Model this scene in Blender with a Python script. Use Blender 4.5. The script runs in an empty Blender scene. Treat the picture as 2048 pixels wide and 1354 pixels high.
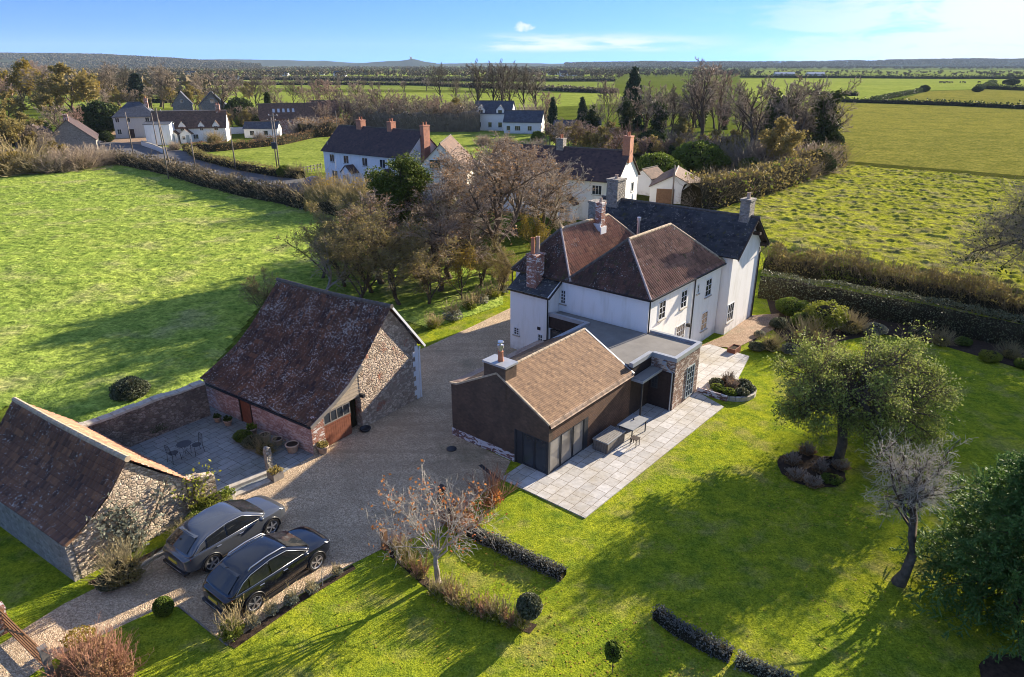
import bpy, math, random
import numpy as np
from mathutils import Vector, Matrix
D = bpy.data; SC = bpy.context.scene; COL = SC.collection
R = math.radians

# ---------------------------------------------------------------- camera, world, sun, exposure
CAM_H, PITCH, FPX = 18.0, R(21.9), 1365.0
cam = D.objects.new('camera', D.cameras.new('camera')); COL.objects.link(cam)
cam.location = (0, 0, CAM_H); cam.rotation_euler = (R(90) - PITCH, 0, 0)
cam.data.sensor_width = 36.0; cam.data.lens = 36.0 * FPX / 2048
cam.data.clip_start = 0.5; cam.data.clip_end = 30000
SC.camera = cam
SUN_AZ, SUN_EL = 41.5, 18.4            # azimuth from +X counter-clockwise, elevation
sd = Vector((math.cos(R(SUN_AZ)) * math.cos(R(SUN_EL)), math.sin(R(SUN_AZ)) * math.cos(R(SUN_EL)), math.sin(R(SUN_EL))))
sun = D.objects.new('sun', D.lights.new('sun', 'SUN')); COL.objects.link(sun)
sun.data.energy = 5.0; sun.data.angle = R(0.5); sun.data.color = (1.0, 0.87, 0.70)
sun.rotation_euler = sd.to_track_quat('Z', 'Y').to_euler(); sun.location = (40, 40, 60)
SC.view_settings.view_transform = 'Standard'; SC.view_settings.look = 'None'
SC.view_settings.exposure = 1.6; SC.view_settings.gamma = 1.0
SC.render.engine = 'CYCLES'
SC.cycles.filter_width = 1.0; SC.cycles.max_bounces = 6; SC.cycles.diffuse_bounces = 3; SC.cycles.glossy_bounces = 3
SC.cycles.transmission_bounces = 4; SC.cycles.transparent_max_bounces = 6; SC.cycles.volume_bounces = 0
W = D.worlds.new('World'); SC.world = W; W.use_nodes = True
def world_nodes():
    nt = W.node_tree; nt.nodes.clear(); L = nt.links
    out = nt.nodes.new('ShaderNodeOutputWorld'); bg = nt.nodes.new('ShaderNodeBackground')
    sky = nt.nodes.new('ShaderNodeTexSky'); sky.sky_type = 'NISHITA'; sky.sun_disc = False
    sky.sun_elevation = R(SUN_EL); sky.sun_rotation = R(90 - SUN_AZ)
    sky.air_density = 1.0; sky.dust_density = 0.25; sky.ozone_density = 3.0; sky.altitude = 100
    tc = nt.nodes.new('ShaderNodeTexCoord')
    sep = nt.nodes.new('ShaderNodeSeparateXYZ'); L.new(tc.outputs['Generated'], sep.inputs[0])
    def m(op, a, b=None, c=None):
        n = nt.nodes.new('ShaderNodeMath'); n.operation = op
        for i, v in enumerate((a, b, c)):
            if v is None: continue
            if isinstance(v, (int, float)): n.inputs[i].default_value = v
            else: L.new(v, n.inputs[i])
        return n.outputs[0]
    x, y, z = sep.outputs
    zz = m('ADD', m('MULTIPLY', m('MAXIMUM', z, 0.0), 2.4), 0.25)    # the low sky of a clear winter day: blue comes down close to the horizon
    cb = nt.nodes.new('ShaderNodeCombineXYZ'); L.new(x, cb.inputs[0]); L.new(y, cb.inputs[1]); L.new(zz, cb.inputs[2])
    nrm = nt.nodes.new('ShaderNodeVectorMath'); nrm.operation = 'NORMALIZE'; L.new(cb.outputs[0], nrm.inputs[0])
    L.new(nrm.outputs[0], sky.inputs['Vector'])
    # clouds: wispy cumulus low over the right-hand side
    az = m('ARCTAN2', x, y); el = m('ARCSINE', z)
    def noise(sa, se, det, w, dist=0.0):
        cc = nt.nodes.new('ShaderNodeCombineXYZ'); L.new(m('MULTIPLY', az, sa), cc.inputs[0]); L.new(m('MULTIPLY', el, se), cc.inputs[1]); cc.inputs[2].default_value = w
        n = nt.nodes.new('ShaderNodeTexNoise'); n.inputs['Scale'].default_value = 1; n.inputs['Detail'].default_value = det
        n.inputs['Roughness'].default_value = 0.62; n.inputs['Distortion'].default_value = dist
        L.new(cc.outputs[0], n.inputs['Vector']); return n.outputs['Fac']
    def ss(v, a, b):
        n = nt.nodes.new('ShaderNodeMapRange'); n.interpolation_type = 'SMOOTHSTEP'; n.inputs['From Min'].default_value = a; n.inputs['From Max'].default_value = b
        L.new(v, n.inputs['Value']); return n.outputs['Result']
    big = noise(9, 42, 8, 3.1, 0.4)
    right = ss(az, 0.16, 0.62)
    mask = m('MULTIPLY', ss(m('ADD', big, m('MULTIPLY', right, 0.27)), 0.50, 0.74), m('MULTIPLY', right, ss(m('MULTIPLY', el, -1), -0.28, -0.12)))
    thin = m('MULTIPLY', m('MULTIPLY', ss(noise(10, 95, 7, 9.7), 0.40, 0.62), m('MULTIPLY', ss(az, -0.08, 0.02), ss(m('MULTIPLY', az, -1), -0.34, -0.12))),
             m('MULTIPLY', ss(el, 0.012, 0.022), ss(m('MULTIPLY', el, -1), -0.043, -0.026)))
    thin = m('MULTIPLY', thin, 0.95)
    # one small puffy cloud by itself
    dx = m('DIVIDE', m('SUBTRACT', az, 0.016), 0.018); dy = m('DIVIDE', m('SUBTRACT', el, 0.046), 0.009)
    puff = ss(m('SUBTRACT', m('MULTIPLY', noise(110, 150, 5, 5.5), 2.0), m('ADD', m('MULTIPLY', dx, dx), m('MULTIPLY', dy, dy))), 0.35, 1.0)
    high = m('MULTIPLY', m('MULTIPLY', ss(noise(2.5, 3, 5, 2.2), 0.36, 0.62), ss(el, 0.28, 0.6)), 0.36)   # unseen broken cloud added overhead, gives neutral fill light in the shade
    cl = m('MAXIMUM', m('MAXIMUM', m('MAXIMUM', mask, thin), m('MULTIPLY', puff, 0.8)), high)
    mix = nt.nodes.new('ShaderNodeMix'); mix.data_type = 'RGBA'
    L.new(cl, mix.inputs['Factor'])
    mix.inputs['B'].default_value = (CLOUD[0], CLOUD[1], CLOUD[2], 1)
    hs = nt.nodes.new('ShaderNodeMix'); hs.data_type = 'RGBA'; hs.blend_type = 'MULTIPLY'; hs.inputs['Factor'].default_value = 1
    L.new(sky.outputs[0], hs.inputs['A']); hs.inputs['B'].default_value = (*TINT, 1); L.new(hs.outputs['Result'], mix.inputs['A'])
    L.new(mix.outputs['Result'], bg.inputs['Color']); bg.inputs['Strength'].default_value = SKY
    L.new(bg.outputs[0], out.inputs['Surface'])
HAZE = 0.000045
SKY = 0.115; CLOUD = (2.9, 3.1, 3.3); TINT = (0.43, 0.65, 1.02)
world_nodes()

# ---------------------------------------------------------------- helpers
def at(x, y, z=0.0):
    """photo pixel (2048 wide) seen on the horizontal plane at height z -> point"""
    s, c = math.sin(PITCH), math.cos(PITCH)
    dx = (x - 1024) / FPX; dy = (677 - y) / FPX
    Y = c + dy * s; Z = -s + dy * c; t = (z - CAM_H) / Z
    return Vector((dx * t, Y * t, z))
def px_h(bx, by, ty):
    """height of an upright standing at pixel (bx,by) whose top shows at row ty"""
    p = at(bx, by); s, c = math.sin(PITCH), math.cos(PITCH)
    k = (677 - ty) / FPX                       # k = (Y s + Z c)/(Y c - Z s)
    Z = p.y * (k * c - s) / (c + k * s)
    return Z + CAM_H
def tag(o, label=None, cat=None, group=None, kind=None):
    if label: o['label'] = label
    if cat: o['category'] = cat
    if group: o['group'] = group
    if kind: o['kind'] = kind
    return o
def empty(name, loc=(0, 0, 0), rz=0.0, label=None, cat=None, group=None):
    o = D.objects.new(name, None); COL.objects.link(o); o.location = loc; o.rotation_euler = (0, 0, rz)
    o.empty_display_size = 0.3
    return tag(o, label, cat, group)
def set_uv(me):
    n = len(me.loops)
    if not n: return
    co = np.empty(len(me.vertices) * 3, np.float32); me.vertices.foreach_get('co', co); co = co.reshape(-1, 3)
    vi = np.empty(n, np.int32); me.loops.foreach_get('vertex_index', vi)
    pn = np.empty(len(me.polygons) * 3, np.float32); me.polygons.foreach_get('normal', pn); pn = pn.reshape(-1, 3)
    lt = np.empty(len(me.polygons), np.int32); me.polygons.foreach_get('loop_total', lt)
    nn = np.repeat(pn, lt, axis=0); p = co[vi]
    flat = np.abs(nn[:, 2]) > 0.97
    ux = -nn[:, 1]; uy = nn[:, 0]; l = np.sqrt(ux * ux + uy * uy) + 1e-9; ux /= l; uy /= l
    u = np.where(flat, p[:, 0], ux * p[:, 0] + uy * p[:, 1])
    vx = -nn[:, 2] * uy; vy = nn[:, 2] * ux; vz = nn[:, 0] * uy - nn[:, 1] * ux
    v = np.where(flat, p[:, 1], vx * p[:, 0] + vy * p[:, 1] + vz * p[:, 2])
    lay = me.uv_layers.new(name='UVMap'); lay.data.foreach_set('uv', np.stack([u, v], 1).astype(np.float32).ravel())
def link(name, me, m, parent=None, smooth=False):
    for x in (m if isinstance(m, (list, tuple)) else [m]): me.materials.append(x)
    if smooth: me.polygons.foreach_set('use_smooth', [True] * len(me.polygons))
    o = D.objects.new(name, me); COL.objects.link(o)
    if parent: o.parent = parent
    return o
class MB:
    def __init__(s): s.v = []; s.f = []; s.mi = []
    def poly(s, pts, mi=0):
        b = len(s.v); s.v += [tuple(p) for p in pts]; s.f.append(tuple(range(b, b + len(pts)))); s.mi.append(mi); return s
    def box(s, x0, x1, y0, y1, z0, z1, mi=0, bottom=True):
        b = len(s.v)
        s.v += [(x0, y0, z0), (x1, y0, z0), (x1, y1, z0), (x0, y1, z0), (x0, y0, z1), (x1, y0, z1), (x1, y1, z1), (x0, y1, z1)]
        fs = [(4, 5, 6, 7), (0, 1, 5, 4), (1, 2, 6, 5), (2, 3, 7, 6), (3, 0, 4, 7)] + ([(3, 2, 1, 0)] if bottom else [])
        for f in fs: s.f.append(tuple(b + i for i in f)); s.mi.append(mi)
        return s
    def bar(s, p, q, w, h=None, mi=0, up=(0, 0, 1)):
        """square bar between two points"""
        p, q = Vector(p), Vector(q); d = (q - p).normalized(); h = h or w
        u = Vector(up)
        if abs(d.dot(u)) > 0.98: u = Vector((1, 0, 0))
        r = d.cross(u).normalized() * w / 2; t = r.cross(d).normalized() * h / 2
        b = len(s.v)
        for c in (p, q):
            for a, e in ((-1, -1), (1, -1), (1, 1), (-1, 1)): s.v.append(tuple(c + r * a + t * e))
        for f in ((0, 1, 5, 4), (1, 2, 6, 5), (2, 3, 7, 6), (3, 0, 4, 7), (3, 2, 1, 0), (4, 5, 6, 7)):
            s.f.append(tuple(b + i for i in f)); s.mi.append(mi)
        return s
    def tube(s, pts, rad, n=8, mi=0, cap=True):
        pts = [Vector(p) for p in pts]; k = len(pts)
        if not isinstance(rad, (list, tuple)): rad = [rad] * k
        b = len(s.v)
        for i, p in enumerate(pts):
            d = (pts[min(i + 1, k - 1)] - pts[max(i - 1, 0)]).normalized()
            u = Vector((0, 0, 1)) if abs(d.z) < 0.95 else Vector((1, 0, 0))
            a = d.cross(u).normalized(); c = a.cross(d)
            for j in range(n):
                t = 2 * math.pi * j / n; s.v.append(tuple(p + (a * math.cos(t) + c * math.sin(t)) * rad[i]))
        for i in range(k - 1):
            for j in range(n):
                j2 = (j + 1) % n; s.f.append((b + i * n + j, b + (i + 1) * n + j, b + (i + 1) * n + j2, b + i * n + j2)); s.mi.append(mi)
        if cap:
            s.f.append(tuple(b + j for j in range(n))); s.mi.append(mi)
            s.f.append(tuple(b + (k - 1) * n + j for j in reversed(range(n)))); s.mi.append(mi)
        return s
    def lathe(s, prof, n=16, c=(0, 0, 0), mi=0):
        b = len(s.v)
        for r, z in prof:
            for j in range(n):
                t = 2 * math.pi * j / n; s.v.append((c[0] + r * math.cos(t), c[1] + r * math.sin(t), c[2] + z))
        for i in range(len(prof) - 1):
            for j in range(n):
                j2 = (j + 1) % n; s.f.append((b + i * n + j, b + i * n + j2, b + (i + 1) * n + j2, b + (i + 1) * n + j)); s.mi.append(mi)
        s.f.append(tuple(b + (len(prof) - 1) * n + j for j in range(n))); s.mi.append(mi)
        s.f.append(tuple(b + j for j in reversed(range(n)))); s.mi.append(mi)
        return s
    def prism(s, prof, y0, y1, mi=0):
        """profile of (x,z) pushed along y"""
        n = len(prof); b = len(s.v)
        s.v += [(x, y0, z) for x, z in prof] + [(x, y1, z) for x, z in prof]
        for i in range(n):
            j = (i + 1) % n; s.f.append((b + i, b + j, b + n + j, b + n + i)); s.mi.append(mi)
        s.f.append(tuple(b + i for i in reversed(range(n)))); s.f.append(tuple(b + n + i for i in range(n))); s.mi += [mi, mi]
        return s
    def sheet(s, pts, z, mi=0):
        return s.poly([(p[0], p[1], z) for p in pts], mi)
    def slab(s, pts, z0, z1, mi=0):
        n = len(pts); b = len(s.v)
        s.v += [(p[0], p[1], z0) for p in pts] + [(p[0], p[1], z1) for p in pts]
        for i in range(n):
            j = (i + 1) % n; s.f.append((b + i, b + j, b + n + j, b + n + i)); s.mi.append(mi)
        s.f.append(tuple(b + n + i for i in range(n))); s.mi.append(mi)
        return s
    def build(s, name, m, parent=None, smooth=False, fix=True, bevel=0.0):
        me = D.meshes.new(name); me.from_pydata(s.v, [], s.f)
        if len(set(s.mi)) > 1: me.polygons.foreach_set('material_index', s.mi)
        if fix:
            import bmesh
            bm = bmesh.new(); bm.from_mesh(me); bmesh.ops.recalc_face_normals(bm, faces=bm.faces)
            if bevel:
                bmesh.ops.bevel(bm, geom=list(bm.edges), offset=bevel, segments=1, affect='EDGES', profile=0.5, clamp_overlap=True)
            bm.to_mesh(me); bm.free()
        me.update(); set_uv(me)
        return link(name, me, m, parent, smooth)
def quads(name, V, F, m, parent=None, smooth=False, mi=None, uv=False):
    V = np.asarray(V, np.float32).reshape(-1, 3); F = np.asarray(F, np.int32)
    me = D.meshes.new(name); me.vertices.add(len(V)); me.vertices.foreach_set('co', V.ravel())
    k = F.shape[1]; n = len(F); me.loops.add(n * k); me.loops.foreach_set('vertex_index', F.ravel())
    me.polygons.add(n); me.polygons.foreach_set('loop_start', np.arange(0, n * k, k, dtype=np.int32))
    me.polygons.foreach_set('loop_total', np.full(n, k, np.int32))
    if mi is not None: me.polygons.foreach_set('material_index', np.asarray(mi, np.int32))
    me.update(calc_edges=True)
    if uv: set_uv(me)
    return link(name, me, m, parent, smooth)
def vnoise(x, y, seed=0):
    x = np.asarray(x, float); y = np.asarray(y, float)
    xi = np.floor(x).astype(np.int64); yi = np.floor(y).astype(np.int64); fx = x - xi; fy = y - yi
    fx = fx * fx * (3 - 2 * fx); fy = fy * fy * (3 - 2 * fy)
    def h(a, b):
        n = (a * 374761393 + b * 668265263 + seed * 974711) & 0x7fffffff
        n = ((n ^ (n >> 13)) * 1274126177) & 0x7fffffff
        return ((n ^ (n >> 16)) & 0xffff) / 65535.0
    return (h(xi, yi) * (1 - fx) + h(xi + 1, yi) * fx) * (1 - fy) + (h(xi, yi + 1) * (1 - fx) + h(xi + 1, yi + 1) * fx) * fy
def fbm(x, y, seed=0, o=4):
    t = 0; a = 0.5
    for i in range(o): t = t + a * vnoise(x * 2 ** i, y * 2 ** i, seed + i); a *= 0.5
    return t
def in_poly(x, y, P):
    x = np.asarray(x); y = np.asarray(y); r = np.zeros(x.shape, bool); n = len(P)
    for i in range(n):
        x0, y0 = P[i][0], P[i][1]; x1, y1 = P[(i + 1) % n][0], P[(i + 1) % n][1]
        c = ((y0 > y) != (y1 > y)); xx = (x1 - x0) * (y - y0) / ((y1 - y0) if y1 != y0 else 1e-9) + x0
        r ^= c & (x < xx)
    return r

# ---------------------------------------------------------------- materials
class NT:
    def __init__(s, name, rough=0.8, spec=0.3):
        s.m = D.materials.new(name); s.m.use_nodes = True; s.t = s.m.node_tree; s.b = s.t.nodes['Principled BSDF']
        s.b.inputs['Roughness'].default_value = rough; s.b.inputs['Specular IOR Level'].default_value = spec
        s.tc = s.t.nodes.new('ShaderNodeTexCoord')
    def n(s, typ, props=None, **inp):
        nd = s.t.nodes.new('ShaderNode' + typ)
        for k, v in (props or {}).items(): setattr(nd, k, v)
        for k, v in inp.items():
            k = k.replace('_', ' '); sock = nd.inputs[k] if k in nd.inputs else nd.inputs[int(k[1:])]
            s.set(sock, v)
        return nd
    def set(s, sock, v):
        if isinstance(v, bpy.types.NodeSocket): s.t.links.new(v, sock)
        elif isinstance(v, (tuple, list)) and len(v) == 3 and sock.type == 'RGBA': sock.default_value = (*v, 1)
        else: sock.default_value = v
    def math(s, op, a, b=0.0):
        nd = s.n('Math', {'operation': op}); s.set(nd.inputs[0], a); s.set(nd.inputs[1], b); return nd.outputs[0]
    def mix(s, f, a, b, mode='MIX'):
        nd = s.n('Mix', {'data_type': 'RGBA', 'blend_type': mode}); s.set(nd.inputs['Factor'], f); s.set(nd.inputs['A'], a); s.set(nd.inputs['B'], b); return nd.outputs['Result']
    def noise(s, scale, detail=4, rough=0.55, vec=None, dist=0.0, w=None):
        nd = s.n('TexNoise', Scale=scale, Detail=detail, Roughness=rough, Distortion=dist)
        s.t.links.new(vec or s.tc.outputs['Object'], nd.inputs['Vector']); return nd.outputs['Fac']
    def vor(s, scale, vec=None, feat='F1', out='Color', rnd=1.0):
        nd = s.n('TexVoronoi', {'feature': feat}, Scale=scale, Randomness=rnd)
        s.t.links.new(vec or s.tc.outputs['Object'], nd.inputs['Vector']); return nd.outputs[out]
    def ramp(s, f, stops):
        nd = s.n('ValToRGB'); cr = nd.color_ramp
        while len(cr.elements) < len(stops): cr.elements.new(0.5)
        for e, (p, c) in zip(cr.elements, stops): e.position = p; e.color = (*c, 1) if len(c) == 3 else c
        s.t.links.new(f, nd.inputs[0]); return nd.outputs['Color']
    def rng(s, v, a, b, c=0.0, d=1.0):
        nd = s.n('MapRange'); s.set(nd.inputs['Value'], v); nd.inputs['From Min'].default_value = a; nd.inputs['From Max'].default_value = b
        nd.inputs['To Min'].default_value = c; nd.inputs['To Max'].default_value = d; return nd.outputs['Result']
    def bump(s, h, strength=0.5, dist=0.02):
        nd = s.n('Bump', Strength=strength, Distance=dist); s.t.links.new(h, nd.inputs['Height'])
        prev = s.b.inputs['Normal'].links
        if prev: s.t.links.new(prev[0].from_socket, nd.inputs['Normal'])
        s.t.links.new(nd.outputs[0], s.b.inputs['Normal'])
    def col(s, c): s.set(s.b.inputs['Base Color'], c); return s
    def uv(s, sx=1.0, sy=1.0, rot=0.0, ox=0.0, oy=0.0):
        nd = s.n('Mapping'); s.t.links.new(s.tc.outputs['UV'], nd.inputs['Vector']); nd.inputs['Scale'].default_value = (sx, sy, 1)
        nd.inputs['Rotation'].default_value = (0, 0, rot); nd.inputs['Location'].default_value = (ox, oy, 0); return nd.outputs[0]
    def transl(s, f, colour):
        out = s.t.nodes['Material Output']; tr = s.n('BsdfTranslucent'); s.set(tr.inputs['Color'], colour)
        mx = s.n('MixShader'); mx.inputs[0].default_value = f
        s.t.links.new(s.b.outputs[0], mx.inputs[1]); s.t.links.new(tr.outputs[0], mx.inputs[2]); s.t.links.new(mx.outputs[0], out.inputs['Surface'])
M = {}
def grass(name, a, b, c, big=0.05, mid=0.6, fine=9.0, bs=0.6, bd=0.06, dry=None):
    t = NT(name, 1.0, 0.0)
    n1 = t.noise(big, 3); n2 = t.noise(mid, 5, 0.6); n3 = t.noise(fine, 4, 0.7); n4 = t.noise(fine * 0.33, 4, 0.7)
    col = t.mix(t.rng(n1, 0.35, 0.65), a, b)
    col = t.mix(t.rng(n2, 0.42, 0.68), col, c)
    if dry: col = t.mix(t.math('MULTIPLY', t.rng(t.noise(mid * 0.35, 6, 0.65), 0.52, 0.66), 0.7), col, dry)
    col = t.mix(1.0, col, t.ramp(n3, [(0.3, (0.42, 0.5, 0.42)), (0.68, (1.45, 1.38, 1.25))]), 'MULTIPLY')
    col = t.mix(1.0, col, t.ramp(n4, [(0.32, (0.62, 0.68, 0.62)), (0.66, (1.28, 1.22, 1.2))]), 'MULTIPLY')
    t.col(col); t.bump(n3, bs, bd); t.bump(n2, bs * 0.5, bd * 3)
    M[name] = t.m
grass('pasture', (0.25, 0.335, 0.07), (0.32, 0.385, 0.08), (0.17, 0.25, 0.05), 0.045, 0.5, 3.6, 1.0, 0.12, dry=(0.34, 0.33, 0.15))
grass('lawn', (0.215, 0.268, 0.022), (0.30, 0.325, 0.026), (0.125, 0.185, 0.022), 0.22, 1.3, 14, 0.9, 0.05, dry=(0.29, 0.26, 0.09))
grass('rough_grass', (0.26, 0.28, 0.03), (0.33, 0.34, 0.04), (0.17, 0.16, 0.07), 0.06, 0.7, 5, 0.9, 0.12, dry=(0.25, 0.22, 0.14))
grass('field_far', (0.19, 0.185, 0.045), (0.23, 0.215, 0.05), (0.145, 0.15, 0.035), 0.01, 0.12, 1.6, 0.8, 0.2)
grass('field_green', (0.22, 0.27, 0.06), (0.29, 0.33, 0.075), (0.16, 0.21, 0.04), 0.012, 0.12, 1.6, 0.7, 0.2)
grass('field_pale', (0.21, 0.24, 0.07), (0.18, 0.23, 0.05), (0.13, 0.17, 0.035), 0.008, 0.08, 1.0, 0.6, 0.2)
grass('ground', (0.10, 0.13, 0.02), (0.12, 0.15, 0.03), (0.07, 0.09, 0.02), 0.01, 0.1, 3, 0.7, 0.2)
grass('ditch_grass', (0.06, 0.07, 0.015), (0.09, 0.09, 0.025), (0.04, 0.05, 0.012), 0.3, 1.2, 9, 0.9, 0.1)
def m_gravel(name, c1, c2, c3):
    t = NT(name, 0.85, 0.25); cell = t.vor(24); cell2 = t.vor(60)
    f = t.math('ADD', t.math('MULTIPLY', t.n('SeparateColor', Color=cell).outputs[0], 0.6), t.math('MULTIPLY', t.n('SeparateColor', Color=cell2).outputs[1], 0.4))
    col = t.ramp(f, [(0.1, c1), (0.5, c2), (0.9, c3)])
    col = t.mix(t.rng(t.noise(0.5, 5, 0.6), 0.45, 0.7, 0, 0.45), col, tuple(x * 0.55 for x in c2))
    rut = t.noise(1.0, 3, 0.5, vec=t.n('Mapping', Vector=t.tc.outputs['Object'], Rotation=(0, 0, R(-52)), Scale=(0.10, 1.5, 1)).outputs[0])
    col = t.mix(t.rng(rut, 0.50, 0.62, 0, 0.38), col, tuple(x * 0.62 for x in c2)); col = t.mix(t.rng(t.noise(0.23, 5, 0.7), 0.56, 0.66, 0, 0.4), col, (0.16, 0.155, 0.09))
    t.col(col); t.bump(t.vor(24, out='Distance'), 0.8, 0.025); t.bump(t.vor(60, out='Distance'), 0.6, 0.012); t.bump(t.noise(1.1, 3), 0.5, 0.1); M[name] = t.m
m_gravel('gravel', (0.21, 0.15, 0.09), (0.46, 0.335, 0.205), (0.76, 0.60, 0.41))
m_gravel('pebbles', (0.17, 0.10, 0.06), (0.33, 0.21, 0.12), (0.55, 0.40, 0.27))
def m_simple(name, c, rough=0.7, spec=0.3, var=0.15, sc=3.0, bump=0.0, metal=0.0, coord='Object', bd=0.01):
    t = NT(name, rough, spec); n = t.noise(sc, 5, 0.6)
    t.col(t.mix(1.0, c, t.ramp(n, [(0.3, (1 - var,) * 3), (0.7, (1 + var,) * 3)]), 'MULTIPLY'))
    t.b.inputs['Metallic'].default_value = metal
    if bump: t.bump(t.noise(sc * 6, 4), bump, bd)
    M[name] = t.m; return t
def m_asphalt():
    t = NT('asphalt', 0.85, 0.3); t.col(t.mix(t.rng(t.noise(0.25, 5), 0.4, 0.65), (0.075, 0.075, 0.08), (0.13, 0.125, 0.12))); t.bump(t.noise(40, 3), 0.4, 0.01); M['asphalt'] = t.m
m_asphalt()
def m_render(name, c, stain, amt=0.5):
    t = NT(name, 0.85, 0.2)
    st = t.noise(1.0, 5, 0.6, vec=t.n('Mapping', Vector=t.tc.outputs['Object'], Scale=(2.2, 2.2, 0.35)).outputs[0])
    col = t.mix(t.rng(st, 0.5, 0.75, 0, amt), c, stain)
    z = t.n('SeparateXYZ', Vector=t.tc.outputs['Object']).outputs[2]
    dirt = t.math('MULTIPLY', t.rng(z, 0.7, 0.0, 0, 1), t.rng(t.noise(2.5, 5), 0.35, 0.65))
    col = t.mix(t.math('MULTIPLY', dirt, 0.6), col, (0.30, 0.28, 0.20))
    t.col(col); t.bump(t.noise(9, 5), 0.35, 0.015); M[name] = t.m
m_render('render_white', (0.88, 0.86, 0.81), (0.68, 0.65, 0.55), 0.65)
m_render('render_cream', (0.80, 0.77, 0.66), (0.62, 0.58, 0.45))
m_render('render_far', (0.78, 0.78, 0.75), (0.68, 0.67, 0.62), 0.3)
m_render('render_grey', (0.50, 0.50, 0.47), (0.36, 0.35, 0.32), 0.5)
def m_brick(name, c1, c2, mortar, w=0.225, h=0.075, white=0.0, wc=(0.62, 0.58, 0.53), dark=None, msize=0.012, bump=0.6):
    t = NT(name, 0.88, 0.2); br = t.n('TexBrick', {'offset': 0.5}, Scale=1.0)
    t.t.links.new(t.uv(), br.inputs['Vector']); i = br.inputs
    i['Color1'].default_value = (*c1, 1); i['Color2'].default_value = (*c2, 1); i['Mortar'].default_value = (*mortar, 1)
    i['Mortar Size'].default_value = msize; i['Mortar Smooth'].default_value = 0.3; i['Brick Width'].default_value = w; i['Row Height'].default_value = h; i['Bias'].default_value = 0
    col = br.outputs['Color']
    nz = t.noise(1.2, 5, 0.65)
    col = t.mix(1.0, col, t.ramp(nz, [(0.3, (0.7, 0.7, 0.72)), (0.7, (1.2, 1.15, 1.1))]), 'MULTIPLY')
    if white:
        cells = t.n('SeparateColor', Color=t.vor(1.0, vec=t.uv(1 / w, 1 / h * 0.98))).outputs[0]
        k = t.math('MULTIPLY', t.rng(t.math('ADD', cells, t.math('MULTIPLY', nz, 0.8)), 1.25 - white, 1.35 - white), 1.0)
        col = t.mix(k, col, wc)
    if dark: col = t.mix(t.rng(t.noise(0.8, 6, 0.7), 0.5, 0.66, 0, 0.8), col, dark)
    t.col(col); t.bump(br.outputs['Fac'], -bump, 0.012); t.bump(t.noise(22, 3), 0.4, 0.008); M[name] = t.m
m_brick('brick_red', (0.34, 0.105, 0.06), (0.24, 0.085, 0.055), (0.38, 0.33, 0.27), white=0.12)
m_brick('brick_pink', (0.40, 0.20, 0.155), (0.29, 0.15, 0.125), (0.46, 0.38, 0.34), white=0.22, wc=(0.50, 0.38, 0.34))
m_brick('brick_new', (0.30, 0.155, 0.10), (0.18, 0.105, 0.08), (0.30, 0.26, 0.22), white=0.25, wc=(0.55, 0.47, 0.40), dark=(0.10, 0.075, 0.065))
m_brick('brick_plinth', (0.24, 0.09, 0.065), (0.13, 0.06, 0.05), (0.28, 0.25, 0.24), white=0.4, wc=(0.62, 0.60, 0.60))
m_brick('brick_brown', (0.135, 0.092, 0.064), (0.095, 0.068, 0.050), (0.11, 0.083, 0.064), w=0.17, h=0.10, msize=0.008, bump=0.9)
m_brick('tile_hung', (0.175, 0.105, 0.07), (0.13, 0.08, 0.055), (0.07, 0.045, 0.035), w=0.165, h=0.10, msize=0.008, bump=1.0)
m_brick('brick_stack', (0.50, 0.16, 0.075), (0.40, 0.13, 0.07), (0.42, 0.34, 0.27))
def m_stone(name, cols, mortar, sc=3.2, brick=0.0, dark=0.0):
    t = NT(name, 0.9, 0.2); uv = t.uv(1.0, 1.55)
    wob = t.mix(0.12, uv, t.n('TexNoise', Vector=uv, Scale=4.0).outputs['Color'], 'LINEAR_LIGHT')
    c = t.vor(sc, vec=wob); e = t.vor(sc, vec=wob, feat='DISTANCE_TO_EDGE', out='Distance')
    f = t.n('SeparateColor', Color=c).outputs[0]
    col = t.ramp(f, [(i / (len(cols) - 1), k) for i, k in enumerate(cols)])
    col = t.mix(1.0, col, t.ramp(t.noise(9, 5, 0.65), [(0.3, (0.72, 0.72, 0.74)), (0.7, (1.2, 1.18, 1.15))]), 'MULTIPLY')
    if brick: col = t.mix(t.rng(t.noise(0.7, 4, 0.6), 0.66 - brick, 0.70 - brick, 0, 0.85), col, (0.36, 0.13, 0.075))
    col = t.mix(t.rng(e, 0.02, 0.09, 1.0, 0.0), col, mortar)
    if dark: col = t.mix(t.rng(t.noise(0.6, 5), 0.45, 0.6, 0, dark), col, (0.07, 0.06, 0.05))
    t.col(col); t.bump(t.rng(e, 0.0, 0.16), 0.9, 0.05); t.bump(t.noise(14, 4), 0.6, 0.02); M[name] = t.m
m_stone('rubble', [(0.30, 0.23, 0.16), (0.50, 0.41, 0.30), (0.66, 0.55, 0.40), (0.38, 0.28, 0.20), (0.60, 0.52, 0.42)], (0.34, 0.28, 0.21), 5.0, brick=0.0)
m_stone('rubble_brick', [(0.32, 0.23, 0.16), (0.52, 0.42, 0.31), (0.66, 0.54, 0.41), (0.40, 0.27, 0.20)], (0.30, 0.24, 0.18), 4.6, brick=0.06)
m_stone('wall_dark', [(0.17, 0.13, 0.10), (0.28, 0.22, 0.17), (0.36, 0.30, 0.24), (0.15, 0.11, 0.09)], (0.16, 0.13, 0.10), 4.5, dark=0.5)
m_stone('stone_grey', [(0.28, 0.26, 0.22), (0.40, 0.37, 0.32), (0.22, 0.20, 0.17)], (0.30, 0.28, 0.24), 4.0)
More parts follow.
